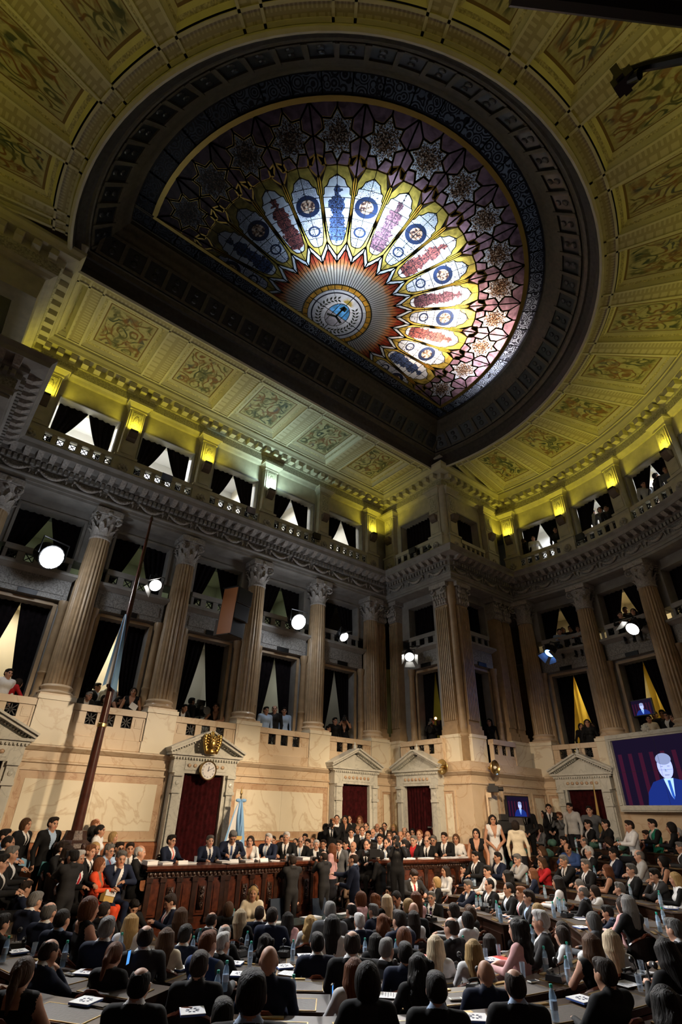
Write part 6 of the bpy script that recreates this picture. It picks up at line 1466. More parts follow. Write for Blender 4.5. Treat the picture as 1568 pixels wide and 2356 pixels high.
19.65,10.25,5.41,1.00,217,sit,M,s,k,B,B,-,B|man in pale blue shirt in the upper box of first curved bay
20.26,10.40,5.66,1.00,207,sit,F,m,k,K,K,-,K|dark-haired woman beside pale blue shirt, upper curved box
19.91,9.90,5.51,1.00,196,sit,M,s,d,K,K,-,K|dark man at the middle of the first upper curved box
19.67,9.47,5.35,1.00,185,sit,M,s,d,K,W,-,K|man with white collar at right of first upper curved box
20.04,8.12,5.61,1.00,232,sit,F,m,d,K,W,-,K|woman at the left of the second upper curved box
19.42,7.67,5.40,1.00,211,sit,M,s,k,K,K,-,K|short dark head in the second upper curved box
19.98,7.67,5.72,1.00,201,sit,M,s,k,D,D,-,D|tall dark man at the middle of second upper curved box
19.22,7.12,5.34,1.00,190,sit,F,m,k,K,K,-,K|dark woman above the bright right stage lamp
20.00,7.21,5.70,1.00,179,sit,M,s,d,K,K,-,K|fourth dark head in the second upper curved box
19.61,6.90,5.56,1.00,169,sit,M,s,k,K,K,-,K|dark head at right end of second upper curved box
19.73,11.48,9.34,1.08,240,stand,M,s,k,K,K,-,K|dark person leaning at left of the first curved attic window
19.42,10.95,9.14,1.08,329,stand,M,s,d,K,K,-,K|second dark person in the first curved attic window
19.46,10.50,9.14,1.08,208,stand,F,m,d,W,W,-,W|person in white at the first curved attic window
19.61,9.48,9.21,1.08,195,stand,M,s,k,K,K,-,K|dark person at right of the first curved attic window
19.79,8.62,9.34,1.08,233,stand,M,s,k,K,K,-,K|dark person at left of the second curved attic window
19.74,8.15,9.34,1.08,212,stand,F,m,d,K,K,-,K|short dark person in the second curved attic window
19.57,7.72,9.27,1.08,301,stand,M,s,d,L,L,-,L|person in pale grey in the second curved attic window
19.28,7.31,9.14,1.08,190,stand,F,m,k,G,G,-,G|woman in grey in the second curved attic window
18.88,6.92,8.95,1.03,180,stand,M,s,k,K,K,-,K|dark person at right of the second curved attic window
18.86,5.38,9.21,1.08,215,stand,M,s,k,L,L,-,L|man in pale shirt in the third curved attic window
18.76,4.87,9.28,1.08,314,stand,M,s,k,K,K,-,K|person pointing in the third curved attic window
18.36,4.42,9.14,1.08,183,stand,M,s,d,G,G,-,G|tall person in grey at right of the third curved attic window
"""
PEOPLE_POS=[]; PROWS=[]
for line in PEOPLE.strip().split('\n'):
    num,lab=line.split('|'); q=num.split(','); PEOPLE_POS.append((float(q[0]),float(q[1]),float(q[2]),lab,q[5]))
# ------------------------------------------------------------------ floor, dais, podium
HX,HY=7.11,9.66
def zseat(r):
    if r<2: z=-1.50
    elif r<8: z=-1.50+.085*(r-2)
    else: z=-.99+.28*(min(r,11)-8)
    return z-1.19
rs=[0.01,1,2,3,4,5,6,7,8,8.7,9.4,10.1,10.8,11.0,14.2]; n=96; vs=[];fs=[]
for r in rs:
    for i in range(n): a=2*PI*i/n; vs.append((HX+r*math.cos(a),HY+r*math.sin(a),zseat(r) if math.sin(a)*r<2.2 else -2.66))
for j in range(len(rs)-1):
    for i in range(n): fs.append((j*n+i,j*n+(i+1)%n,(j+1)*n+(i+1)%n,(j+1)*n+i))
ob('floor',MB().add(vs,fs).mesh('floor','carpet'),kind=S)
mb=MB(); mb.box(5.0,9.95,12.55,14.96,-2.9,-1.72).box(4.4,10.4,12.2,12.55,-2.9,-2.05)
ob('trim_1',mb.mesh('trim_1','red_wood'),None,label='raised wooden dais under the presiding table',kind=S)
ob('trim_2',MB().box(1.0,5.0,12.0,14.96,-2.9,-2.1).box(1.0,5.0,13.0,14.96,-2.1,-1.95).box(9.95,14.5,12.2,14.96,-2.9,-2.0).box(9.95,14.5,12.9,14.96,-2.0,-1.7).mesh('trim_2','carpet'),None,label='carpeted steps on both sides of the dais',kind=S)
# presiding table: two canted wings of carved panels
def carved(nm,w,h):
    mb=MB().box(-w,w,-.03,.0,-h,h)
    for k in range(3):
        for sg in(-1,1):
            pts=[];rr=[]
            for j in range(12): t=j/11; th=sg*(PI*.5-2*PI*1.2*t); R=w*.42*(1-.75*t); pts.append((sg*w*.30+R*math.cos(th),-.04,h*(.55-.55*k)+R*math.sin(th)*min(1,h/w))); rr.append(.016*(1-.4*t))
            mb.tube(pts,rr,5)
    for k in range(5): mb.ball((0,-.045,h*(-.8+.4*k)),(w*.16,.02,h*.14),6,4)
    return mb.mesh(nm,'carved_wood',True)
def podium_wing(p,q,np_,label):
    L=math.dist(p,q); a=math.atan2(q[1]-p[1],q[0]-p[0]); M=tr(p[0],p[1],0,a)
    t=ob('presiding_table',MB().box(0,L,.04,.10,-2.05,-1.16).box(0,L,.02,.12,-2.05,-1.94).mesh('presiding_table','red_wood'),None,M,label,'table')
    ob('table_top',MB().box(-.06,L+.06,-.10,.66,-1.02,-.965).frus((-.03,L+.03,-.06,.1),(-.06,L+.06,-.10,.1),-1.06,-1.02).mesh('table_top','red_wood'),t)
    mb=MB().box(0,L,-.0,.08,-1.17,-1.06)
    for k in range(int(L/.09)):
        x=.05+k*.09; mb.ball((x,-.01,-1.115),(.038,.025,.042),6,4)
    ob('carved_frieze',mb.mesh('carved_frieze','carved_wood'),t)
    w=L/np_
    for k in range(np_+1):
        x=min(max(k*w,.05),L-.05); ob('table_pilaster',MB().box(x-.05,x+.05,-.02,.06,-1.92,-1.18).box(x-.065,x+.065,-.04,.06,-1.25,-1.17).box(x-.065,x+.065,-.04,.06,-1.94,-1.86).mesh('table_pilaster','dark_wood'),t)
    for k in range(np_):
        x=(k+.5)*w; pw=w*.36; wide=(k%2==1)
        ob('table_panel',MB().box(x-pw,x+pw,.005,.045,-1.82,-1.24).box(x-pw+.05,x+pw-.05,-.012,.02,-1.77,-1.29).mesh('table_panel','red_wood'),t)
        if wide: ob('carved_panel',carved('carved_panel',pw*.55,.2),t,(x,.0,-1.53))
    return t
podium_wing((5.02,12.30),(6.66,12.06),5,'left wing of the carved dark red presiding table')
podium_wing((6.66,12.06),(8.35,12.16),5,'central wing of the carved dark red presiding table before the president')
podium_wing((8.35,12.16),(9.95,12.42),4,'right wing of the carved presiding table behind the photographers')
podium_wing((10.75,11.62),(12.6,11.32),5,'left half of the long dark bench before the corner seats')
podium_wing((12.6,11.32),(14.15,11.25),4,'right half of the long dark bench before the corner seats')
# clerks' table in the pit
ct=ob('clerks_table',MB().box(-1.5,1.5,-.30,.30,-.10,-.02).mesh('clerks_table','dark_wood'),None,tr(8.25,10.75,-1.85,.06),'long dark clerks table with a glass top in the pit','table')
ob('glass_top',MB().box(-1.48,1.48,-.29,.29,-.02,-.005).mesh('glass_top','table_glass'),ct); ob('front_board',MB().box(-1.42,1.42,-.26,-.22,-.78,-.10).mesh('front_board','red_wood'),ct)
TL=MB().lathe([(.04,-.80),(.05,-.7),(.03,-.5),(.05,-.3),(.04,-.10)],8).mesh('table_leg','dark_wood')
for sx in(-1.4,1.4):
    for sy in(-.22,.22): ob('leg',TL,ct,(sx,sy,0))
def blue_chair(P,a,l):
    t=ob('office_chair',MB().box(-.23,.25,-.24,.24,.42,.50).mesh('office_chair','blue_leather'),None,tr(*P,a),l,'chair'); ob('backrest',MB().frus((-.27,-.21,-.24,.24),(-.33,-.28,-.24,.24),.52,1.02).mesh('backrest','blue_leather'),t); ob('pedestal_base',MB().lathe([(.28,0),(.28,.03),(.04,.08),(.04,.42)],10).mesh('pedestal_base','black_iron'),t)
blue_chair((8.95,11.35,-2.66),-PI/2,'empty blue-grey leather chair at the clerks table'); blue_chair((7.45,11.95,-2.66),-PI/2,'blue-grey leather chair behind the blonde clerk'); blue_chair((8.08,11.75,-2.66),-PI/2,'blue-grey leather chair of the writing clerk'); blue_chair((10.35,11.05,-2.66),-2.6,'blue-grey leather chair of the man bent over papers')
# ------------------------------------------------------------------ deputies' desks in curved rows
ROWS=[2.4,3.45,4.5,5.55,6.6,7.65,8.7,9.75,10.6]
W_=.92
mb=MB().box(-.30,.24,-W_/2,W_/2,.70,.745).box(-.32,.26,-W_/2-.0,W_/2,.745,.76)
DT=mb.mesh('deputy_desk','desk_top')
DFP=MB().box(-.30,-.26,-W_/2,W_/2,.04,.70).box(-.325,-.30,-W_/2+.06,W_/2-.06,.12,.62).mesh('front_panel','dark_wood'); DSP=MB().box(-.28,.18,-.02,.02,.0,.70).mesh('side_panel','dark_wood')
DLT=MB().box(-.13,.235,-W_/2+.13,W_/2-.13,.76,.766).mesh('leather_inset','leather'); 
mb=MB()
for q in((-.14,-.13,-W_/2+.12,W_/2-.12),(.235,.245,-W_/2+.12,W_/2-.12),(-.14,.245,-W_/2+.12,-W_/2+.13),(-.14,.245,W_/2-.13,W_/2-.12)): mb.box(q[0],q[1],q[2],q[3],.76,.768)
DBR=mb.mesh('inset_border','brass'); DPL=MB().box(-.26,-.21,-.12,.12,.76,.772).mesh('name_plate','brass'); DDR=MB().box(.22,.24,-.3,.3,.60,.69).mesh('drawer','red_wood'); DKN=MB().ball((.255,0,.645),.014,6,4).mesh('knob','brass')
DESKS=[]; USED=set()
def rowname(k): return ['front','second','third','fourth','fifth','sixth','seventh','eighth','back'][k]
def make_desk(M,lab,grp):
    d=ob('deputy_desk',DT,None,M,lab,'desk',grp)
    for n,m in(('front_panel',DFP),('leather_inset',DLT),('inset_border',DBR),('name_plate',DPL)): ob(n,m,d)
    for sg in(-1,1): ob('side_panel',DSP,d,(0,sg*(W_/2-.03),0))
    dr=ob('drawer',DDR,d); ob('knob',DKN,dr)
    return d
def inview(p,m=60):
    q=Vector(p); z=q.dot(Fv)
    if z<1: return False
    u=784+1178*q.dot(Rv)/z; v=1178-1178*q.dot(Uv)/z
    return -m<u<1568+m and -m<v<2356+m
for k,R_ in enumerate(ROWS):
    rd=R_-.50; st=math.degrees(.95/(rd+.3)) if rd>.5 else 40
    c=0
    a=24.0
    while a>-206:
        x,y=HX+rd*math.cos(math.radians(a)),HY+rd*math.sin(math.radians(a)); z=zseat(R_)
        if inview((x,y,z+.76)) and not(y>10.4 and 4.5<x<12.2) and not(y>11.0 and x>4) and abs(((a+97)%30)-15)>(60/(rd+1))*.0 and a>(-200 if k<4 else -185):
            aisle=(abs(a+40)<2.6 or abs(a+140)<2.6)
            if not aisle:
                c+=1; sx,sy=HX+R_*math.cos(math.radians(a)),HY+R_*math.sin(math.radians(a))
                nb=min(PEOPLE_POS,key=lambda p:math.hypot(p[0]-sx,p[1]-sy)); dd=math.hypot(nb[0]-sx,nb[1]-sy)
                lab='desk of the '+nb[3] if dd<.5 and nb[3] not in USED else 'leather-topped desk without occupant, %s row, %s from its right end'%(rowname(k),(NTH+['eighteenth','nineteenth','twentieth','twenty-first','twenty-second','twenty-third','twenty-fourth','twenty-fifth','twenty-sixth','twenty-seventh','twenty-eighth','twenty-ninth','thirtieth'])[min(c-1,29)])
                USED.add(nb[3])
                make_desk(tr(x,y,z,math.radians(a)),lab,'desks of the %s row'%rowname(k))
        a-=st
# armchair
CS=MB().frus((-.22,.24,-.23,.23),(-.24,.26,-.25,.25),.38,.44).mesh('armchair','dark_wood'); CSC=MB().frus((-.22,.24,-.23,.23),(-.19,.21,-.2,.2),.44,.49).mesh('seat_cushion','chair_leather')
mb=MB(); pts=[]
for j in range(13):
    a=PI*.5+PI*j/12; pts.append((-.02+.27*math.cos(a),.27*math.sin(a)))
def cback():
    mb=MB(); n=14
    vs=[];fs=[]
    for j in range(n+1):
        a=PI*.62+PI*.76*j/n; t=abs(j/n-.5)*2; h=.84-.12*t**2
        for r,z in((.215,.50),(.245,.50),(.265,h),(.235,h)): vs.append((.0+r*math.cos(a),r*math.sin(a)*.98,z))
    for j in range(n):
        for t in range(4): u=(t+1)%4; fs.append((j*4+t,j*4+u,(j+1)*4+u,(j+1)*4+t))
    fs+= [(0,1,2,3),(n*4+3,n*4+2,n*4+1,n*4)]
    return mb.add(vs,fs).mesh('backrest','chair_leather')
CB=cback()
pts=[]
for j in range(15):
    a=PI*.60+PI*.80*j/14; t=abs(j/14-.5)*2; pts.append((.25*math.cos(a),.245*math.sin(a),.845-.12*t**2+(.025 if t<.15 else 0)))
CT=MB().tube(pts,.022,6).mesh('top_rail','red_wood')
CA=MB().tube([(-.17,.20,.74),(-.05,.28,.70),(.16,.27,.67),(.22,.26,.62)],.02,6).tube([(.18,.26,.66),(.17,.24,.42)],.016,6).mesh('armrest','red_wood'); CA2=MB().tube([(-.17,-.20,.74),(-.05,-.28,.70),(.16,-.27,.67),(.22,-.26,.62)],.02,6).tube([(.18,-.26,.66),(.17,-.24,.42)],.016,6).mesh('armrest','red_wood')
CL=MB().lathe([(.016,0),(.022,.15),(.018,.25),(.026,.38)],8).mesh('leg','dark_wood')
def armchair(M,lab,grp=None,full=True):
    c=ob('armchair',CS,None,M,lab,'chair',grp); ob('seat_cushion',CSC,c); ob('backrest',CB,c); ob('top_rail',CT,c)
    if full:
        ob('armrest',CA,c); ob('armrest',CA2,c)
        for sx in(-.19,.21):
            for sy in(-.2,.2): ob('leg',CL,c,(sx,sy,0))
    return c
# ------------------------------------------------------------------ people: one continuous surface each, grown from a signed distance field
def surfnets(f,org,h):
    ins=f<0; nx,ny,nz=f.shape; cs=(nx-1,ny-1,nz-1); acc=np.zeros(cs+(3,)); cnt=np.zeros(cs)
    quads=[]; idx=np.full(cs,-1)
    edges=[]
    for ax in range(3):
        sl0=[slice(None)]*3; sl1=[slice(None)]*3; sl0[ax]=slice(0,-1); sl1[ax]=slice(1,None)
        a,b=f[tuple(sl0)],f[tuple(sl1)]; x=ins[tuple(sl0)]!=ins[tuple(sl1)]
        I=np.argwhere(x); t=a[x]/(a[x]-b[x]); P=I.astype(float); P[:,ax]+=t
        o=[q for q in range(3) if q!=ax]
        edges.append((ax,I,ins[tuple(sl0)][x]))
        for d0 in(0,1):
            for d1 in(0,1):
                C=I.copy(); C[:,o[0]]-=d0; C[:,o[1]]-=d1
                ok=(C>=0).all(1)&(C<np.array(cs)).all(1); C=C[ok]
                np.add.at(acc,(C[:,0],C[:,1],C[:,2]),P[ok]); np.add.at(cnt,(C[:,0],C[:,1],C[:,2]),1)
    m=cnt>0; idx[m]=np.arange(m.sum()); V=acc[m]/cnt[m][:,None]*h+org
    for ax,I,s in edges:
        o=[(ax+1)%3,(ax+2)%3]; q=[]
        for d0,d1 in((1,1),(0,1),(0,0),(1,0)):
            C=I.copy(); C[:,o[0]]-=d0; C[:,o[1]]-=d1; C=np.clip(C,0,np.array(cs)-1); q.append(idx[C[:,0],C[:,1],C[:,2]])
        Q=np.stack(q,1); Q[~s]=Q[~s][:,::-1]; quads.append(Q[(Q>=0).all(1)])
    return V,np.concatenate(quads)
def d_cap(P,a,b,ra,rb):
    a=np.array(a,float);ba=np.array(b,float)-a; t=np.clip(((P-a)@ba)/max(1e-9,ba@ba),0,1); return np.linalg.norm(P-a-t[...,None]*ba,axis=-1)-(ra+(rb-ra)*t)
def d_ell(P,c,r,R=None):
    q=P-np.array(c,float)
    if R is not None: q=q@R
    r=np.array(r,float); k0=np.linalg.norm(q/r,axis=-1); k1=np.linalg.norm(q/(r*r),axis=-1); return np.where(k1>1e-9,k0*(k0-1)/np.maximum(k1,1e-9),-r.min())
class SDF:
    def __init__(s): s.p=[]
    def cap(s,a,b,ra,rb,m,k=.03,sub=False): s.p.append(('c',(np.array(a,float),np.array(b,float),ra,rb),m,k,sub))
    def ell(s,c,r,m,k=.03,R=None,sub=False): s.p.append(('e',(np.array(c,float),r,R),m,k,sub))
    def dist(s,p,P): return d_cap(P,*p[1]) if p[0]=='c' else d_ell(P,*p[1])
    def bb(s,p):
        if p[0]=='c': a,b,ra,rb=p[1]; r=max(ra,rb); return np.minimum(a,b)-r,np.maximum(a,b)+r
        c,r,R=p[1]; r=np.array(r) if R is None else np.full(3,max(r)); return c-r,c+r
    def build(s,h,mats,name,post=None,clipz=None):
        B=[s.bb(p) for p in s.p if not p[4]]; lo=np.min([b[0] for b in B],0)-3*h; hi=np.max([b[1] for b in B],0)+3*h
        n=np.ceil((hi-lo)/h).astype(int)+1; f=np.ones(n)
        g=[lo[i]+h*np.arange(n[i]) for i in range(3)]
        for p in s.p:
            b0,b1=s.bb(p); i0=np.clip(((b0-.06-lo)/h).astype(int),0,n); i1=np.clip(np.ceil((b1+.06-lo)/h).astype(int)+1,0,n)
            sl=tuple(slice(a,b) for a,b in zip(i0,i1)); P=np.stack(np.meshgrid(*[g[i][sl[i]] for i in range(3)],indexing='ij'),-1)
            d=s.dist(p,P); o=f[sl]; k=p[3]
            if p[4]: f[sl]=np.maximum(o,-d)
            else: w=np.maximum(k-np.abs(o-d),0)/k; f[sl]=np.minimum(o,d)-w*w*k*.25
        V,Q=surfnets(f,lo,h)
        C=V[Q].mean(1); best=np.full(len(C),9.); mi=np.zeros(len(C),int)
        for p in s.p:
            if p[4]: continue
            d=s.dist(p,C); u=d<best; best[u]=d[u]; mi[u]=p[2]
        if post: mi=post(C,mi)
        me=bpy.data.meshes.new(name); me.from_pydata(V.tolist(),[],Q.tolist())
        for m in mats: me.materials.append(MATS[m])
        me.polygons.foreach_set('material_index',mi.tolist()); me.polygons.foreach_set('use_smooth',[True]*len(Q)); me.update(); return me
PM_=['skin','jacket','shirt','tie','sleeve','trousers','shoes','hair','lips','eye_dark']
def rotY(a): c,s_=math.cos(a),math.sin(a); return np.array([[c,0,s_],[0,1,0],[-s_,0,c]])
POSE={ # hip height, torso lean, head pitch, elbows/hands (left, right) in body axes x forward y left z up
'stand':(.97,0,.05,(-.03,.265,1.16),(.05,.25,.90),None,None),
'front':(.97,0,.05,(-.02,.27,1.15),(.17,.05,.98),None,None),
'cross':(.97,0,0,(.06,.26,1.17),(.22,-.08,1.19),None,None),
'photo':(.97,.05,.05,(.20,.20,1.33),(.21,.075,1.54),None,None),
'hips':(.97,-.03,.0,(-.06,.37,1.20),(.04,.19,1.02),None,None),
'point':(.97,.05,.0,(.10,.27,1.17),(.30,.20,1.20),(.26,-.16,1.33),(.50,-.02,1.36)),
'lean':(.92,.62,-.25,(.42,.30,1.06),(.58,.10,1.03),None,None),
'sit':(.52,0,.05,(.12,.265,.80),(.38,.12,.80),None,None),
'chin':(.52,.17,.12,(.36,.24,.82),(.40,.02,.83),(.36,-.14,.80),(.235,-.02,1.035)),
'write':(.52,.36,.45,(.32,.27,.82),(.50,.13,.80),None,None),
'phone':(.52,.10,.35,(.14,.25,.82),(.36,.06,.92),None,None)}
def body(pose,sex):
    hz,lean,hp,el,hl,er,hr=POSE[pose]; F=sex=='F'; H=np.array([0,0,hz]); RT=rotY(lean); T=lambda x,y,z:RT@np.array([x,y,z])+H
    s=SDF(); sw=.172 if F else .208; sit=hz<.7
    # torso
    s.ell(T(0,0,.03),(.115,.165 if F else .16,.12),5 if sit else 5,.04,RT.T if False else None)
    s.cap(T(0,-.07,.04),T(0,.07,.04),.105,.105,1,.05)
    s.cap(T(.0,-.05,.20),T(.0,.05,.20),.088 if F else .105,.088 if F else .105,1,.08)
    s.cap(T(.0,-.075,.36),T(.0,.075,.36),.098 if F else .115,.098 if F else .115,1,.08)
    s.cap(T(-.01,-sw+.03,.47),T(-.01,sw-.03,.47),.070,.070,1,.07)
    for y in(-1,1): s.cap(T(-.025,y*.045,.525),T(-.015,y*(sw-.02),.485),.040,.055,1,.05)
    if F:
        for y in(-.07,.07): s.ell(T(.085,y,.335),(.055,.058,.058),1,.04)
    else: s.cap(T(.05,-.06,.40),T(.05,.06,.40),.075,.075,1,.06)
    nb=T(.0,0,.51); hc=T(.012,0,.660)
    Rh=rotY(lean*.45+hp) if pose!='lean' else rotY(.10); hd=lambda x,y,z:Rh@np.array([x,y,z])+hc
    s.cap(nb,hd(-.025,0,-.09),.050 if F else .054,.050 if F else .057,0,.03)
    if not F: s.cap(T(-.040,-.042,.552),T(-.040,.042,.552),.040,.040,2,.015); s.cap(T(-.066,-.055,.528),T(-.066,.055,.528),.036,.036,1,.02)
    else: s.cap(T(-.066,-.055,.515),T(-.066,.055,.515),.034,.034,1,.03)
    # head
    s.ell(hd(-.012,0,.025),(.098,.083,.096),0,.03,Rh); s.ell(hd(.022,0,-.03),(.070,.061,.088),0,.04,Rh); s.ell(hd(.046,0,-.088),(.036,.042,.032),0,.04,Rh)
    s.cap(hd(.083,0,.008),hd(.104,0,-.028),.009,.015,0,.015); s.cap(hd(.080,-.036,.024),hd(.080,.036,.024),.012,.012,0,.015); s.cap(hd(.080,-.018,-.057),hd(.080,.018,-.057),.011,.011,8,.012)
    for y in(-1,1): s.ell(hd(-.004,y*.085,-.004),(.026,.011,.033),0,.01,Rh); s.ell(hd(.050,y*.045,-.03),(.03,.024,.03),0,.03,Rh)
    for y in(-.032,.032): s.ell(hd(.094,y,.002),(.016,.016,.011),0,.01,Rh,True)
    # arms and hands
    for sg,e,hn in((1,el,hl),(-1,er or (el[0],-el[1],el[2]),hr or (hl[0],-hl[1],hl[2]))):
        if pose=='cross' and sg<0: hn=(.20,.10,1.14)
        e=np.array(e,float); hn=np.array(hn,float); sh=T(-.01,sg*sw,.475)
        k=.9 if F else 1.08
        s.cap(sh,e,.056*k,.046*k,4,.035); w=e+(hn-e)*.80; s.cap(e,w,.046*k,.036*k,4,.02)
        d=(hn-e)/np.linalg.norm(hn-e); up=np.array([0,0,1.]); sd=np.cross(d,up); 
        if np.linalg.norm(sd)<.3: sd=np.array([1.,0,0])
        sd/=np.linalg.norm(sd); nr=np.cross(sd,d)
        if pose=='stand': sd,nr=np.array([1.,0,0]),np.array([0,1.,0])
        p0=w+d*.02; p1=hn+d*.02; s.cap(w-d*.02,p0+d*.03,.024,.027,0,.02)
        for i,(o,L) in enumerate(((-.030,.062),(-.010,.075),(.010,.072),(.030,.055))):
            q=p0+d*.055+sd*o; s.cap(p0+d*.02+sd*o*.8,q,.013,.012,0,.010); m_=q+d*L*.55-nr*.012; s.cap(q,m_,.0095,.009,0,.006); s.cap(m_,m_+d*L*.35-nr*.03,.009,.0075,0,.006)
        s.cap(p0+sd*(-.02*sg)+d*.01,p0+d*.05-sd*(.045*sg)-nr*.02,.012,.010,0,.01); 
    # legs
    for y in(-.095,.095):
        if sit:
            k=np.array([.46,y*1.25,.49]); a=np.array([.42,y*1.2,.10]); s.cap((.02,y,.47),k,.085,.062,5,.05); s.cap(k,a,.06,.04,5,.02); s.cap((.40,y*1.2,.05),(.56,y*1.35,.035),.045,.036,6,.02)
        else:
            k=np.array([.02,y*1.05,.50]); s.cap((0,y,.90),k,.090,.060,5,.05); s.cap(k,(-.02,y*1.1,.10),.060,.042,5,.02); s.cap((-.05,y*1.1,.045),(.12,y*1.3,.032),.043,.034,6,.02)
    if F and not sit:
        for j in range(3): z0,z1=.90-.14*j,.76-.14*j; s.cap((0,-.07,z0),(0,.07,z0),.115+.01*j,.115+.01*j,5,.04)
    if F and sit: s.cap((.03,-.08,.48),(.30,-.09,.50),.09,.08,5,.05); s.cap((.03,.08,.48),(.30,.09,.50),.09,.08,5,.05)
    Ri=RT.T
    def post(C,mi):
        q=(C-H)@RT; h=(C-hc)@Rh
        v=(mi==1)&(q[:,0]>.02)&(q[:,2]>.22)&(np.abs(q[:,1])<(.012+.075*np.clip((q[:,2]-.22)/.28,0,1))); mi[v]=2
        t=(mi==2)&(q[:,0]>.03)&(np.abs(q[:,1])<.017+.010*np.clip((.5-q[:,2])/.2,0,1))&(q[:,2]<.515); mi[t]=3
        low=(mi==5)&(q[:,2]>-.02)&(~np.array([sit]*len(C)))&(C[:,2]>hz-.12); mi[low]=1
        sk=(mi==1)&F&(q[:,2]>.44)&(np.abs(q[:,1])<.07); mi[sk]=2
        e=(h[:,0]>.06)&(np.minimum(np.linalg.norm(h-[.082,.032,.002],axis=1),np.linalg.norm(h-[.082,-.032,.002],axis=1))<.0135); mi[e]=9
        b=(h[:,0]>.06)&(h[:,2]>.020)&(h[:,2]<.031)&(np.abs(h[:,1])>.014)&(np.abs(h[:,1])<.052); mi[b]=7
        return mi
    me=s.build(.0112,PM_,'person',post)
    HM=Matrix(((Rh[0][0],Rh[0][1],Rh[0][2],hc[0]),(Rh[1][0],Rh[1][1],Rh[1][2],hc[1]),(Rh[2][0],Rh[2][1],Rh[2][2],hc[2]),(0,0,0,1)))
    return me,HM
def hairmesh(t):
    s=SDF(); r_=np.random.default_rng(3)
    big=t in'lwmt'
    s.ell((-.020,0,.032),(.106 if t!='f' else .102,.0925,.0965),0,.02)
    if t in 'srf': s.ell((-.052,0,-.012),(.062,.086,.064),0,.03)
    if t=='s':
        for k in range(7): s.ell((.055-.02*k,.03*math.sin(k*2),.100-.004*k),(.035,.05,.03),0,.03)
    if t=='m': s.ell((-.030,0,-.025),(.100,.105,.125),0,.04)
    if t in'lw':
        for j in range(17):
            th=PI*(.36+1.28*j/16); c_,s_=math.cos(th),math.sin(th); e_=-.21-.05*r_.random()-.05*max(0,-c_)
            s.cap((-.02+.082*c_,.078*s_,.05),(-.025+.092*c_,.098*s_,-.08),.028,.027,0,.016); s.cap((-.025+.092*c_,.098*s_,-.08),(-.035+.075*c_+.012*r_.random(),.088*s_+.012*(r_.random()-.5),e_),.027,.012,0,.012)
    if t=='w':
        for k in range(26):
            a=PI*.55+PI*.9*r_.random(); z=.10-.42*r_.random(); rr=.085+.03*r_.random(); s.ell((-.02+rr*math.cos(a),1.15*rr*math.sin(a),z),(.038,.038,.045),0,.02)
    if t=='t': s.ell((-.04,0,-.01),(.085,.088,.085),0,.03); s.cap((-.115,0,.03),(-.15,0,-.08),.036,.04,0,.03); s.cap((-.15,0,-.08),(-.13,0,-.24),.038,.016,0,.02)
    fc={'s':((.105,0,-.03),(.076,.092,.108)),'r':((.105,0,-.005),(.092,.080,.128)),'f':((.105,0,-.03),(.09,.10,.11))}.get(t,((.108,0,-.035),(.082,.066,.112)))
    s.ell(fc[0],fc[1],0,.01,None,True)
    if t=='f': s.ell((.012,0,.125),(.125,.066,.088),0,.01,None,True)
    if t in'srf':
        for y in(-1,1): s.ell((.012,y*.100,-.014),(.056,.034,.048),0,.01,None,True)
        s.cap((0,0,-.16),(-.06,0,-.17),.09,.09,0,.01,True)
    return s.build(.0105,['hair'],'hair')
PAL=dict(K=(.010,.010,.011),N=(.012,.017,.038),D=(.028,.027,.028),G=(.10,.105,.115),L=(.42,.42,.42),W=(.72,.72,.73),C=(.66,.58,.44),B=(.34,.46,.66),O=(.75,.085,.03),R=(.45,.02,.025),P=(.66,.38,.38),E=(.015,.16,.10),T=(.22,.14,.09),U=(.035,.07,.2),V=(.13,.05,.16),Y=(.75,.17,.13))
HC=dict(k=(.010,.008,.007),d=(.022,.013,.009),b=(.075,.036,.017),a=(.13,.045,.018),l=(.42,.27,.11),w=(.60,.48,.32),g=(.13,.125,.12),s=(.50,.49,.48),r=(.18,.07,.03))
SK=[(.50,.27,.18),(.55,.31,.22),(.44,.23,.145),(.36,.18,.11)]
GLS=MB()
for y in(-.033,.033): GLS.tube([(.097,y+.026*math.cos(2*PI*k/12),.001+.020*math.sin(2*PI*k/12)) for k in range(13)],.0028,4)
GLS.tube([(.099,-.008,.004),(.099,.008,.004)],.0025,4).tube([(.095,.058,.006),(.0,.088,.010)],.0025,4).tube([(.095,-.058,.006),(.0,-.088,.010)],.0025,4)
GLS=GLS.mesh('spectacles','black_plastic')
HPM=MB().tube([(-.01,.098*math.cos(PI*k/10),.02+.13*math.sin(PI*k/10)) for k in range(11)],.010,6)
for y in(-1,1): HPM.lathe([(0,0),(.042,.0),(.045,.02),(.03,.035)],12,0,Matrix.Translation((-.005,y*.082,-.005))@Matrix.Rotation(-y*PI/2,4,'X'))
HPW=HPM.mesh('headset_white','white_enamel'); HPB=HPM.mesh('headset','black_plastic')
BODY={};HAIR={}
CAMB=MB().box(-.07,.03,-.07,.07,-.045,.045).box(-.03,.02,-.03,.03,.045,.075).box(-.07,.05,-.078,-.045,-.05,.04).lathe([(.036,0),(.038,.06),(.042,.12)],12,0,Matrix.Translation((.03,0,-.005))@Matrix.Rotation(PI/2,4,'Y')).mesh('photo_camera','black_plastic')
CAML=MB().lathe([(0,0),(.036,0)],12,0,Matrix.Translation((.151,0,-.005))@Matrix.Rotation(PI/2,4,'Y')).mesh('camera_lens','ring_glass'); CAMF=MB().box(-.03,.02,-.035,.035,.075,.16).mesh('camera_flash','black_plastic')
seats=[]
def short(l): return l
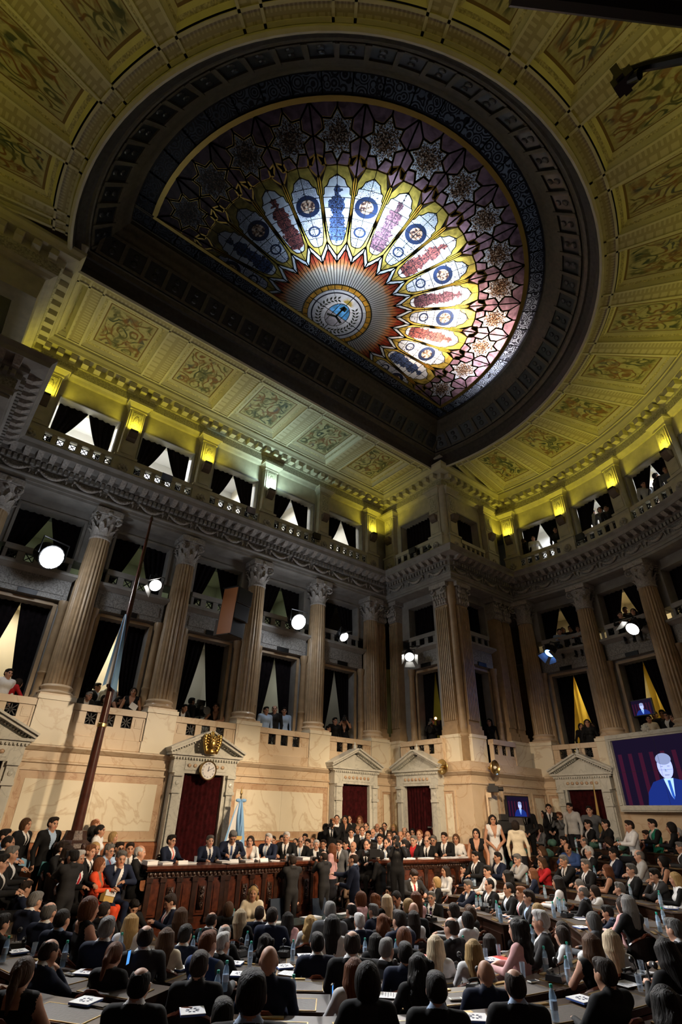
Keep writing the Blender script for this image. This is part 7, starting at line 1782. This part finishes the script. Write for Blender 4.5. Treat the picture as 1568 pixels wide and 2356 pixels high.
for line in PEOPLE.strip().split('\n'):
    num,lab=line.split('|'); x,y,zf,sc,yaw,pose,sex,ht,hc,jk,sh,ti,sl=num.split(','); x,y,zf,sc=map(float,(x,y,zf,sc)); yaw=math.radians(float(yaw))
    if (pose,sex) not in BODY: BODY[(pose,sex)]=body(pose,sex)
    me,HM=BODY[(pose,sex)]
    hx,hy=HM[0][3]*sc,HM[1][3]*sc
    ox,oy=x-(hx*math.cos(yaw)-hy*math.sin(yaw)),y-(hx*math.sin(yaw)+hy*math.cos(yaw))
    M=tr(ox,oy,zf,yaw,sc); o=ob('person',me,None,M,lab,'person')
    sk=SK[3] if 'dark-skinned' in lab or 'brown bald' in lab else SK[random.randrange(3)]
    def C(c,d): return sk if c=='S' else PAL.get(c,d)
    j=C(jk,PAL['K']); v=.85+.3*random.random()
    pr=dict(skin_color=sk,jacket_color=tuple(q*v for q in j),shirt_color=C(sh,PAL['W']),tie_color=C(ti if ti!='-' else sh,PAL['W']),sleeve_color=tuple(q*(v if sl!='S' else 1) for q in C(sl,j)),trousers_color=(j if (sex=='M' and jk in'KNDG') or jk in 'KENO' else (.02,.02,.025)) if not(sex=='F' and jk=='W' and 'dress' in lab) else PAL['W'],hair_color=HC[hc if ht!='n' else 'd'],lips_color=tuple(q*k for q,k in zip(sk,(1.0,.62,.6))))
    if sex=='M' and jk in 'WBLTC': pr['trousers_color']=(.02,.02,.025)
    if jk=='S': pr['jacket_color']=PAL['K']; pr['sleeve_color']=sk; pr['shirt_color']=sk; pr['tie_color']=sk
    if sex=='F' and ti=='-' and sh in 'S': pr['tie_color']=sk
    for k,c in pr.items(): o[k]=[float(q) for q in c]
    if ht!='n':
        if ht not in HAIR: HAIR[ht]=hairmesh(ht)
        h=ob('hair',HAIR[ht],o,HM); hv=.75+.5*random.random(); h['hair_color']=[float(q)*hv for q in HC[hc]]
    if 'glasses' in lab or 'spectacles' in lab or 'bespectacled' in lab: ob('spectacles',GLS,o,HM)
    if 'headphones' in lab or 'headset' in lab: ob('headset',HPW if 'white headphones' in lab else HPB,o,HM)
    if pose in('sit','chin','write','phone'): seats.append((ox,oy,zf,yaw,sc,lab))
    if pose=='photo' or 'camera operator' in lab:
        c=M@Matrix.Translation((.24,0,1.57)); t=ob('photo_camera',CAMB,None,c,' '.join(('camera held by the '+lab).split()[:16]),'camera'); ob('camera_lens',CAML,t); ob('camera_flash',CAMF,t)
for ox,oy,zf,yaw,sc,lab in seats:
    r=math.hypot(ox-HX,oy-HY); near=math.hypot(ox,oy)<9.5
    armchair(tr(ox-.02,oy,zf,yaw,1) ,' '.join(('armchair under the '+lab).split()[:16]),'armchairs of the deputies',near)
ITEMS="""
sheet,5.00,5.21,-1.618,-135|black-haired man in blue suit before a red folder
sheet,7.14,6.50,-1.797,-109|balding man with white collar looking left at mid right
sheet,5.11,7.23,-1.797,-150|black-haired man in navy suit next to empty dark chair
sheet,11.47,6.71,-1.618,-34|bald man with spectacles in black suit, right block
sheet,7.19,3.78,-1.529,-97|woman with highlighted hair and bare shoulders, right foreground
brochure,2.24,9.31,-1.618,-176|dark-haired man cut by the left frame edge
brochure,2.22,6.37,-1.529,-146|woman with long brown ponytail and bare shoulders nearest the lower left corner
brochure,3.35,9.91,-1.708,201|woman with long straight streaked blonde hair beside water bottle, left side
brochure,3.34,10.53,-1.708,159|man with thinning dark hair right of the short-bobbed woman
brochure,2.65,7.82,-1.618,-133|man with wavy dark grey hair and navy suit before the long-haired blonde
brochure,3.38,9.18,-1.708,-193|woman with long straight streaked blonde hair beside water bottle, left side
brochure,2.89,5.56,-1.529,-111|tall dark-brown-haired man in black suit left of the large bottle
brochure,3.74,5.63,-1.618,-138|completely bald man in navy suit in mid foreground
brochure,4.75,8.07,-1.797,-136|dark curly head just beyond the bald man in navy
brochure,4.30,7.16,-1.708,-128|white-haired man in front of two tall tumblers
brochure,4.28,8.86,-1.797,-139|white-haired pink-scalped man in second row left of centre
brochure,3.81,7.84,-1.708,-151|brown-haired woman behind two empty tumblers
brochure,5.22,7.55,-1.797,-107|dark curly head just beyond the bald man in navy
brochure,6.11,8.30,-1.886,-116|grey-haired man in mid-grey suit from behind, centre
brochure,6.26,6.69,-1.797,-81|auburn-haired woman beside a round microphone, centre right
brochure,6.69,5.92,-1.708,-96|woman with straight silvery-blonde hair beside the red folder
brochure,7.58,5.90,-1.708,-103|balding man with white collar looking left at mid right
brochure,4.85,4.01,-1.529,-132|half-bald man with dark sides, bottom right of centre
brochure,6.18,3.75,-1.529,-99|thickset man with cropped grey hair in black, right foreground
brochure,7.77,3.83,-1.529,-74|woman with platinum hair down her pale grey back
brochure,13.13,5.70,-1.440,-33|woman with long blonde fringe in white top
brochure,10.88,7.78,-1.708,-16|man with ginger beard in charcoal suit
brochure,11.29,9.12,-1.708,3|dark man in black suit and grey tie, right block front
brochure,11.01,8.06,-1.708,3|man with ginger beard in charcoal suit
brochure,11.62,6.85,-1.618,-40|bald man with spectacles in black suit, right block
brochure,10.56,6.19,-1.618,-20|dark-haired woman in pale pink top
brochure,12.95,5.63,-1.440,-43|woman with long blonde fringe in white top
brochure,14.95,8.23,-1.214,-18|man with grey beard and black suit
folder,7.28,6.95,-1.797,-94|dark-grey-haired man in navy with back turned, centre right
folder,7.77,5.86,-1.708,-100|white-grey haired man in grey jacket before blonde curls
telephone,2.29,6.20,-1.529,-152|woman with long brown ponytail and bare shoulders nearest the lower left corner
telephone,2.50,7.85,-1.618,-159|man with wavy dark grey hair and navy suit before the long-haired blonde
telephone,6.75,4.68,-1.618,-102|woman with long dark-rooted blonde hair, right of tall bottle
telephone,5.46,4.75,-1.618,-117|shaven-headed man in navy, right foreground
console,2.70,7.22,-1.618,-151|woman with auburn ponytail holding up a phone
console,3.50,7.93,-1.708,-154|brown-haired woman behind two empty tumblers
console,3.13,8.85,-1.708,-168|woman with short auburn bob and bare shoulder looking right
console,2.29,9.62,-1.618,-179|dark-haired man cut by the left frame edge
console,5.33,8.90,-1.886,-157|white-haired pink-scalped man in second row left of centre
console,3.97,5.94,-1.618,-130|completely bald man in navy suit in mid foreground
console,3.37,6.48,-1.618,-140|russet-haired man in blue-grey suit looking right
console,4.44,9.14,-1.797,-169|white-haired pink-scalped man in second row left of centre
console,5.87,8.52,-1.886,-137|man with thinning hair in navy suit right of a pair below the clerks
console,6.37,11.15,-1.886,116|man in navy suit left of a pair seen from behind below the clerks
console,7.51,6.83,-1.797,-82|dark-grey-haired man in navy with back turned, centre right
console,5.14,5.07,-1.618,-113|black-haired man in blue suit before a red folder
console,6.67,5.72,-1.708,-96|woman with straight silvery-blonde hair beside the red folder
console,5.89,4.80,-1.618,-104|shaven-headed man in navy, right foreground
console,5.69,5.89,-1.708,-111|man with thick wavy grey hair and hearing device, centre
console,7.00,7.65,-1.886,-93|dark-grey-haired man in navy with back turned, centre right
console,9.74,8.99,-1.797,-14|auburn-haired woman right of the bowed slick-haired man
console,8.46,7.31,-1.797,-60|black-haired woman in white blouse left of a draped white jacket
console,7.02,4.55,-1.618,-91|woman with highlighted hair and bare shoulders, right foreground
console,7.39,3.80,-1.529,-87|woman with highlighted hair and bare shoulders, right foreground
console,8.41,5.65,-1.708,-72|dark-haired woman in white jacket turned left behind two bottles
console,7.33,3.52,-1.529,-88|woman with highlighted hair and bare shoulders, right foreground
console,11.47,6.98,-1.618,-32|bald man with spectacles in black suit, right block
console,15.04,10.40,-1.214,5|grey man in pale jacket covering his mouth
console,12.74,7.99,-1.529,-17|black-haired woman in white sweater on carved chair
console,11.17,8.57,-1.708,-15|dark thin man with light blue tie, right block front
console,14.87,7.82,-1.214,-13|man with grey beard and black suit
console,17.00,7.89,-0.682,-10|dark man looking down, upper right rows
bottle,3.68,11.35,-1.708,154|man with thinning dark hair right of the short-bobbed woman
bottle,2.51,8.25,-1.618,-163|woman with short auburn bob and bare shoulder looking right
bottle,1.99,8.89,-1.618,-171|dark-haired man cut by the left frame edge
bottle,3.42,8.92,-1.708,-169|woman with long straight streaked blonde hair beside water bottle, left side
bottle,5.00,9.69,-1.886,179|balding man with hand at cheek below the podium's carved panel
bottle,4.40,8.70,-1.797,-161|white-haired pink-scalped man in second row left of centre
bottle,5.54,9.10,-1.886,-160|man with thinning hair in navy suit right of a pair below the clerks
bottle,4.92,7.96,-1.797,-142|dark curly head just beyond the bald man in navy
bottle,5.79,8.17,-1.886,-132|dark curly head just beyond the bald man in navy
bottle,3.37,6.03,-1.618,-136|tall dark-brown-haired man in black suit left of the large bottle
bottle,3.63,6.33,-1.618,-136|russet-haired man in blue-grey suit looking right
bottle,3.91,5.48,-1.618,-127|completely bald man in navy suit in mid foreground
bottle,6.45,11.19,-1.886,113|man in navy suit left of a pair seen from behind below the clerks
bottle,8.74,8.32,-1.886,-39|bald pink head next to blonde profile, centre right
bottle,9.78,9.16,-1.797,-11|auburn-haired woman right of the bowed slick-haired man
bottle,6.77,6.96,-1.797,-97|woman with straight black hair right of the balding man at centre
bottle,7.38,6.51,-1.797,-85|balding man with white collar looking left at mid right
bottle,8.80,7.19,-1.797,-56|black-haired woman in white blouse left of a draped white jacket
bottle,7.84,6.59,-1.797,-77|dark-haired woman leaning low between desks, right
bottle,6.81,7.69,-1.886,-99|woman with straight black hair right of the balding man at centre
bottle,10.36,7.75,-1.708,-31|long-haired dark man with blue shirt behind ginger beard
bottle,10.94,8.24,-1.708,-20|dark thin man with light blue tie, right block front
bottle,11.25,8.89,-1.708,-11|dark man in black suit and grey tie, right block front
bottle,11.19,7.09,-1.618,-32|long-haired dark man with blue shirt behind ginger beard
bottle,9.07,6.20,-1.708,-61|curly dark head above a glass, right of centre
bottle,7.29,4.84,-1.618,-88|woman with long tightly curled black hair, right side
bottle,7.03,4.39,-1.618,-91|woman with highlighted hair and bare shoulders, right foreground
bottle,7.80,4.82,-1.618,-82|white-grey haired man in grey jacket before blonde curls
bottle,11.26,5.52,-1.529,-45|dark-haired woman in pale pink top
bottle,10.90,4.99,-1.529,-51|dark-haired woman in pale pink top
bottle,12.79,5.72,-1.440,-35|grey-haired man in black suit from side, right block
bottle,11.73,7.16,-1.618,-28|bald man with spectacles in black suit, right block
bottle,5.41,3.57,-1.529,-106|thickset man with cropped grey hair in black, right foreground
bottle,13.57,12.13,-1.440,21|stout dark-haired man in navy suit, right block second row
bottle,13.32,10.72,-1.529,10|young dark man in black suit by a white phone, right block
bottle,13.29,10.63,-1.529,9|young dark man in black suit by a white phone, right block
bottle,11.19,8.95,-1.708,-10|dark man in black suit and grey tie, right block front
bottle,10.77,8.11,-1.708,-23|man with ginger beard in charcoal suit
bottle,10.29,7.68,-1.708,-32|long-haired dark man with blue shirt behind ginger beard
bottle,12.80,8.26,-1.529,-14|ash-blonde short-haired woman in pale jacket
bottle,11.86,7.38,-1.618,-26|black-haired woman in white sweater on carved chair
bottle,11.66,7.21,-1.618,-28|bald man with spectacles in black suit, right block
bottle,11.12,7.04,-1.618,-33|long-haired dark man with blue shirt behind ginger beard
bottle,14.92,8.12,-1.214,-11|man with grey beard and black suit
bottle,13.89,6.81,-1.440,-23|heavy grey-haired man in black suit, right block
bottle,13.26,5.92,-1.440,-31|woman with long blonde fringe in white top
bottle,11.56,5.18,-1.529,-45|dark-haired woman in pale pink top
bottle,10.82,4.95,-1.529,-52|woman with ash hair tucked behind pale pink top
bottle,11.21,5.45,-1.529,-46|dark-haired woman in pale pink top
bottle,16.04,10.92,-0.920,8|dark woman in red dress, right block rear
bottle,16.11,9.17,-0.920,-3|balding man bowing over his desk in dark blue
bottle,15.18,10.97,-1.214,9|dark woman in red dress, right block rear
bottle,16.94,8.90,-0.682,-4|dark man in black before the right door, back row
bottle,16.90,8.34,-0.682,-8|dark woman with head bent down, right block rear
bottle,16.98,9.66,-0.682,0|dark man leaning on his hand, rear row right
bottle,14.02,9.51,-1.440,-1|woman with glasses, ginger hair and navy jacket
tumbler,2.34,8.98,-1.618,-172|man with thinning black hair facing a lit laptop
tumbler,4.18,9.39,-1.797,-175|woman with long straight streaked blonde hair beside water bottle, left side
tumbler,4.28,9.16,-1.797,-170|woman with long straight streaked blonde hair beside water bottle, left side
tumbler,3.00,8.73,-1.708,-167|woman with short auburn bob and bare shoulder looking right
tumbler,5.29,9.11,-1.886,-163|white-haired pink-scalped man in second row left of centre
tumbler,4.71,8.25,-1.797,-150|white-haired pink-scalped man in second row left of centre
tumbler,4.74,7.66,-1.797,-140|white-haired man in front of two tall tumblers
tumbler,7.48,5.91,-1.708,-84|balding man with white collar looking left at mid right
tumbler,7.17,6.94,-1.797,-89|dark-grey-haired man in navy with back turned, centre right
tumbler,11.21,8.68,-1.708,-13|dark man in black suit and grey tie, right block front
tumbler,7.86,5.97,-1.708,-78|dark-haired woman leaning low between desks, right
tumbler,6.81,4.85,-1.618,-94|woman with long tightly curled black hair, right side
tumbler,7.68,3.83,-1.529,-84|woman with platinum hair down her pale grey back
tumbler,7.00,3.55,-1.529,-91|black-haired woman holding a phone at the right edge
tumbler,9.88,6.53,-1.708,-48|woman with blonde curls, right block front
tumbler,11.22,8.77,-1.708,-12|dark man in black suit and grey tie, right block front
tumbler,15.97,8.01,-0.920,-11|dark-skinned man in navy suit and white shirt, right block
tumbler,10.93,5.20,-1.529,-49|dark-haired woman in pale pink top
tumbler,16.08,8.72,-0.920,-6|silver-haired man in white open shirt, right block
tumbler,15.07,9.79,-1.214,1|brown-haired woman in red covering her face
tumbler,17.02,6.86,-0.682,-16|black-haired woman near right edge, back row
"""
# ------------------------------------------------------------------ things on the desks
mb=MB().lathe([(.0,0),(.030,.0),(.033,.01),(.031,.05),(.033,.055),(.031,.06),(.033,.10),(.031,.105),(.033,.11),(.032,.16),(.024,.195),(.013,.215),(.013,.225)],14)
BOT=smooth_angle(mb.mesh('bottle','bottle_plastic'),50); BCAP=MB().lathe([(.0145,.222),(.0155,.224),(.0155,.245),(.012,.248),(0,.248)],12).mesh('cap','cap_green'); BLAB=MB().lathe([(.0335,.075),(.0338,.076),(.0338,.135),(.0335,.136)],14).mesh('label','bottle_label'); BWAT=MB().lathe([(0,.004),(.028,.006),(.0295,.12),(0,.12)],12).mesh('water','bottle_label')
TUM=smooth_angle(MB().lathe([(0,.0),(.026,.0),(.033,.14),(.031,.14),(.024,.012),(0,.012)],14).mesh('tumbler','tumbler_glass'),40)
BRO=MB().box(-.105,.105,-.105,.105,.0,.014).mesh('brochure','paper_blue'); BROP=MB().box(-.107,.107,-.107,.107,.014,.018).mesh('cover','paper')
mb=MB()
for k in range(8): a=k*PI/4+.2; M=Matrix.Translation((.045*math.cos(a),.045*math.sin(a),0))@Matrix.Rotation(a,4,'Z'); mb.box(-.016,.016,-.009,.011,.0182,.0190,0,M)
BROL=mb.mesh('dotted_ring','ink')
SHT=MB().box(-.105,.105,-.148,.148,0,.004).mesh('sheet','paper'); SHL=MB()
for k in range(9): SHL.box(-.09+.0*k,.085-.03*(k%3),.12-.028*k-.003,.12-.028*k+.003,.0042,.0046)
SHL=SHL.mesh('lines_of_text','screen_hair' if False else 'ink')
FOL=MB().box(-.15,.15,-.11,.11,0,.012).mesh('folder','red_folder')
PHW=MB().box(-.035,.035,-.07,.07,0,.009).mesh('mobile_phone','white_enamel'); PHB=MB().box(-.035,.035,-.07,.07,0,.009).mesh('mobile_phone_black','black_plastic'); PHS=MB().box(-.031,.031,-.055,.055,.009,.0096).mesh('phone_screen','ring_glass')
CB_=MB().frus((-.10,.10,-.09,.09),(-.09,.09,-.085,.07),0,.055).mesh('desk_console','black_plastic')
CH_=MB().tube([(-.06,-.075,.075),(-.05,-.04,.09),(-.05,.04,.09),(-.06,.075,.075)],[.024,.017,.017,.024],8).mesh('handset','black_plastic'); CM_=MB().tube([(.05,0,.05),(.055,0,.13),(.03,0,.17)],.007,6).ball((.02,0,.185),.032,10,7).mesh('microphone','black_plastic'); 
CKY=MB()
for i in range(4):
    for j in range(3): CKY.box(.0+.022*i,.014+.022*i,-.03+.022*j,-.016+.022*j,.055,.060)
CKY=CKY.mesh('keypad','steel'); CLED=MB().box(.085,.092,-.03,.03,.02,.03).mesh('status_light','led_blue')
cnt={}
def uniq(l):
    l0=l
    cnt[l]=cnt.get(l,0)+1
    l=' '.join(l.split()[:14])
    return l if cnt.get(l0,1)==1 else l.replace(' near the',', another near the' if cnt[l0]==2 else ', third near the' if cnt[l0]==3 else ', fourth near the',1)
for line in ITEMS.strip().split('\n'):
    num,nb=line.split('|'); k,x,y,z,a=num.split(','); x,y,z,a=float(x),float(y),float(z),math.radians(float(a)); M=tr(x,y,z+.006,a)
    w=nb.split()
    if k=='bottle':
        t=ob('water_bottle',BOT,None,M,uniq('green-capped bottle near the '+nb),'bottle','water bottles on the desks'); ob('cap',BCAP,t); ob('label',BLAB,t)
    elif k=='tumbler': ob('tumbler',TUM,None,M,uniq('tumbler near the '+nb),'glass','tumblers on the desks')
    elif k=='brochure':
        t=ob('brochure',BRO,None,M,uniq('white brochure near the '+nb),'brochure','brochures on the desks'); ob('cover',BROP,t); ob('dotted_ring',BROL,t)
    elif k=='sheet':
        t=ob('paper_sheet',SHT,None,M,uniq('paper sheet near the '+nb),'paper','papers on the desks'); ob('lines_of_text',SHL,t)
    elif k=='folder': ob('red_folder',FOL,None,M,uniq('red folder near the '+nb),'folder','red folders on the desks')
    elif k=='telephone':
        b_='680' in num or 'ponytail' in nb; t=ob('mobile_phone',PHB if b_ else PHW,None,M,uniq('mobile phone near the '+nb),'phone','mobile phones on the desks'); ob('phone_screen',PHS,t)
    else:
        t=ob('desk_console',CB_,None,M@Matrix.Rotation(random.uniform(-.4,.4),4,'Z'),uniq('black console near the '+nb),'console','black consoles on the desks')
        for n_,m in(('handset',CH_),('microphone',CM_),('keypad',CKY)): ob(n_,m,t)
        if x>9: ob('status_light',CLED,t)
# laptop of the thin-haired man on the left
t=ob('laptop',MB().box(-.12,.12,-.16,.16,0,.014).mesh('laptop','steel'),None,tr(3.35,9.55,-1.70,PI),'open laptop with a bright blue screen on the left desk row','laptop'); ob('laptop_screen',MB().box(.12,.128,-.16,.16,.012,.22).box(.1195,.12,-.15,.15,.02,.21,1).mesh('laptop_screen',['black_plastic','screen_blue']),t)
# ---- things on the presiding table and the clerks' table
def paper_pile(x,y,z,n,lab,w=.11,d=.15,a=0):
    t=ob('paper_pile',MB().box(-w,w,-d,d,0,.012*n).mesh('paper_pile','paper'),None,tr(x,y,z,a),lab,'papers'); ob('top_sheet',MB().box(-w+.005,w+.01,-d-.008,d-.01,.012*n,.012*n+.004).mesh('top_sheet','paper'),t,tr(0,0,0,.08))
ZP=-.962
for x,y,n,l in((5.12,12.55,6,'thick stack of white papers at the left end of the presiding table'),(5.45,12.55,3,'lower stack of papers beside the thick stack, presiding table'),(5.95,12.45,2,'papers before the man with coral tie'),(6.75,12.4,3,'papers before the man in navy tie at the podium'),(7.35,12.4,3,'speech papers before the bowing president'),(8.05,12.4,1,'single sheet before the woman in white v-neck'),(9.05,12.55,4,'papers before the elderly white-haired man'),(9.55,12.6,4,'paper stack at the right end of the presiding table')): paper_pile(x,y,ZP,n,l)
for x,y,l in((5.75,12.32,'first tent card from the left on the presiding table'),(6.95,12.28,'tent card between the two reading men at the podium'),(7.75,12.30,'white tent card left of the woman in white v-neck')):
    ob('tent_card',MB().prism([(-.035,0),(.035,0),(.0,.07)],-.11,.11).mesh('tent_card','paper'),None,Matrix.Translation((x,y,ZP))@Matrix.Rotation(PI/2,4,'X')@Matrix.Rotation(0,4,'Y')@Matrix.Rotation(PI/2,4,'Y'),l,'card')
def gooseneck(x,y,z,a,l):
    t=ob('microphone',MB().lathe([(.06,0),(.06,.02),(.015,.04)],10).mesh('microphone_base','black_plastic'),None,tr(x,y,z,a),l,'microphone'); ob('gooseneck',MB().tube([(0,0,.03),(0,0,.2),(.05,0,.3),(.10,0,.33)],.006,6).mesh('gooseneck','black_iron'),t); ob('windscreen',MB().ball((.12,0,.335),(.03,.02,.02),8,6).mesh('windscreen','black_plastic'),t)
gooseneck(7.15,12.42,ZP,PI/2,'slender gooseneck microphone left of the speaking president'); gooseneck(7.6,12.42,ZP,PI/2,'slender gooseneck microphone right of the speaking president'); gooseneck(7.95,12.42,ZP,PI/2,'gooseneck microphone before the woman in white v-neck')
for x,y,l in((6.05,12.36,'tumbler before the man with coral tie'),(6.88,12.32,'tumbler before the man in navy tie at the podium'),(8.45,12.36,'tumbler before the silver-haired man at the podium'),(8.62,12.36,'white cup before the silver-haired man at the podium')): ob('tumbler',TUM,None,tr(x,y,ZP),l,'glass')
paper_pile(8.1,10.85,-1.858,2,'papers on which the clerk with headphones writes',.2,.12); paper_pile(9.1,10.9,-1.858,1,'loose sheets at the right of the clerks table',.25,.1); paper_pile(7.2,10.75,-1.858,1,'sheet before the blonde clerk',.12,.1)
for x,y,l in((11.2,11.65,'leftmost white sheets on the long dark bench'),(11.75,11.58,'second white sheets on the long dark bench'),(12.4,11.5,'third white sheets on the long dark bench'),(13.25,11.42,'white sheets before the bearded balding man on the bench'),(13.75,11.42,'white sheets before the woman in white on the bench')): paper_pile(x,y,ZP,2,l,.22,.1)
# ---- held and carried things
def held(lab,dx,dy,dz,mesh,name,l,cat,rz=0,ry=0):
    for x,y,zf,lb,ps in PEOPLE_POS:
        if lab in lb: return ob(name,mesh,None,Matrix.Translation((x+dx,y+dy,zf+dz))@Matrix.Rotation(rz,4,'Z')@Matrix.Rotation(ry,4,'Y'),l,cat)
held('holding a blue paper',.12,-.25,.95,MB().box(-.12,.12,-.005,.005,-.1,.1).mesh('blue_sheet','blue_folder'),'blue_sheet','blue paper held by the tall man in black tie','paper',.3,.3)
held('left of the flagpole',.05,-.28,.90,MB().box(-.16,.16,-.01,.01,-.12,.12).mesh('teal_folder','teal_folder'),'teal_folder','teal folder held by the grey man left of flagpole','folder',.2,.1)
t=held('bright orange jacket',.18,-.25,.70,MB().box(-.13,.13,-.05,.05,-.09,.09).mesh('handbag','gold_cloth'),'handbag','patterned beige handbag on the lap of the orange jacket woman','bag',.5,.2); ob('bag_flap',MB().box(-.13,.13,-.06,-.05,.0,.09).mesh('bag_flap','cloth_white'),t)
held('reading white sheet',-.02,-.32,1.15,MB().box(-.11,.11,-.004,.004,-.08,.08).mesh('white_sheet','paper'),'white_sheet','white sheet read by the woman in black behind the flag','paper',.1,.4)
held('holding up a phone',.25,.22,1.02,MB().box(-.04,.04,-.006,.006,-.07,.07).box(-.036,.036,-.007,-.0061,-.06,.06,1).mesh('lit_phone',['black_plastic','screen_blue']),'lit_phone','lit phone held by the woman with auburn ponytail','phone',.8,0)
held('holding a phone at the right edge',.05,.25,1.0,MB().box(-.04,.04,-.006,.006,-.07,.07).mesh('dark_phone','black_plastic'),'dark_phone','dark phone held by the black-haired woman at right edge','phone',.6,.3)
t=ob('smartphone',MB().box(-.04,.04,-.008,.008,0,.15).box(-.036,.036,-.0085,-.0081,.012,.14,1).mesh('smartphone',['black_plastic','screen_blue']),None,tr(4.35,5.42,-1.63,.75),'upright smartphone with lit screen leaning behind the large bottle','phone')
# ---- gallery and aisle equipment
def tvcam(M,l,tripod=True,leg=1.2):
    t=ob('television_camera',MB().box(-.30,.22,-.13,.13,-.14,.14).box(-.2,.1,-.05,.05,.14,.20).lathe([(.09,0),(.11,.22),(.12,.24)],14,0,Matrix.Translation((.22,0,0))@Matrix.Rotation(PI/2,4,'Y')).mesh('television_camera','black_plastic'),None,M,l,'camera'); ob('viewfinder',MB().box(-.18,.05,-.1,.1,.20,.36).mesh('viewfinder','black_plastic'),t)
    if tripod:
        for k in range(3): a=k*2*PI/3+.5; ob('tripod_leg',MB().tube([(0,0,-.14),(.35*math.cos(a),.35*math.sin(a),-leg)],.018,6).mesh('tripod_leg','black_iron'),t)
    return t
tvcam(tr(7.38,16.15,2.72,-PI/2),'large studio camera in the lower box of the clock bay',True,1.30)
t=tvcam(tr(15.6,13.45,2.75,PI*.95),'camera with red light in the lower box of corner pier',True,1.33); ob('tally_light',MB().ball((.15,.0,.42),.05,8,6).mesh('tally_light','lens_red'),t)
tvcam(tr(10.45,11.5,-.80,PI*.95,.6),'shoulder television camera before the headphones operator',False)
tvcam(tr(15.25,10.95,-.22,PI*.8),'small video camera of the cameraman by the corner',True,1.3)
ob('cabinet',MB().box(-.22,.22,-.2,.2,0,1.35).box(-.18,.18,-.22,-.2,.1,1.25).mesh('cabinet','orange_wood_lit_side'),None,tr(5.05,17.2,1.39),'orange wooden cabinet inside the box behind the flag','cabinet')
t=ob('red_chair',MB().box(-.22,.22,-.22,.22,.42,.48).mesh('red_chair','red_folder'),None,arcM(BAYA[0])@tr(.35,-1.3,1.39,.3),'red chair in the yellow-curtained box','chair'); ob('backrest',MB().box(-.22,.22,-.24,-.19,.5,1.3).mesh('backrest_red','red_folder'),t)
for sx in(-.2,.2):
    for sy in(-.2,.2): ob('leg',CL,t,(sx,sy,.04))
for k in(0,1): 
    m=curtain_mesh(-1.2,1.2,1.39,5.35,-2.9,50,.05,'room_yellow',9); ob('curtain',m,None,arcM(BAYA[k]),'tall yellow curtain at the back of the %s lower box, curved wall'%NTH[k],'curtain')
ob('curtain',MB().add([(-.1,-.70,1.9),(.0,-.66,.6),(.32,-.70,-.9),(-.05,-.74,-.9)],[(0,1,2,3)]).mesh('yellow_curtain_edge','gold_cloth'),None,arcM(.2)@tr(-.15,1.5,-.6),'edge of a yellow curtain showing in the right door','curtain')
# green cloth bundles and a white jacket over chairs of the right block
def bundle(x,y,z,l,m='green_cloth',s=1):
    mb=MB(); r_=np.random.default_rng(int(x*100))
    for k in range(5): mb.ball((.10*(r_.random()-.5),.12*(r_.random()-.5),.08+.05*r_.random()),(.12,.11,.09),9,6)
    ob('bag',mb.mesh('bag',m,True),None,tr(x,y,z,0,s),l,'bag')
for k,(r_,a,l) in enumerate(((9.15,8.5,'first pale green bag from the left on the rear desks'),(8.1,7.0,'pale green bag by the usherettes on the rear desks'),(9.15,3.2,'green bag left of the bald bearded man'),(9.15,-1.5,'green bag in front of the silver-haired man'),(10.0,5.0,'green bag below the guards on the back desks'),(10.0,-3.0,'green bag before the right door on the back desks'),(9.15,-12.0,'green bag far right on the rear desks'),(10.0,-8.0,'pale green bag below the big screen'))):
    bundle(HX+(r_)*math.cos(math.radians(a)),HY+r_*math.sin(math.radians(a)),zseat(r_+.6)+.76,l)
bundle(HX+2.95*math.cos(math.radians(-40)),HY+2.95*math.sin(math.radians(-40)),zseat(3.5)+.76,'white jacket draped beside the black-haired woman in white','cloth_white',1.2)
bundle(8.35,4.9,zseat(4.8)+.76,'crumpled white and pink plastic bag in the right foreground','cloth_white',.9)
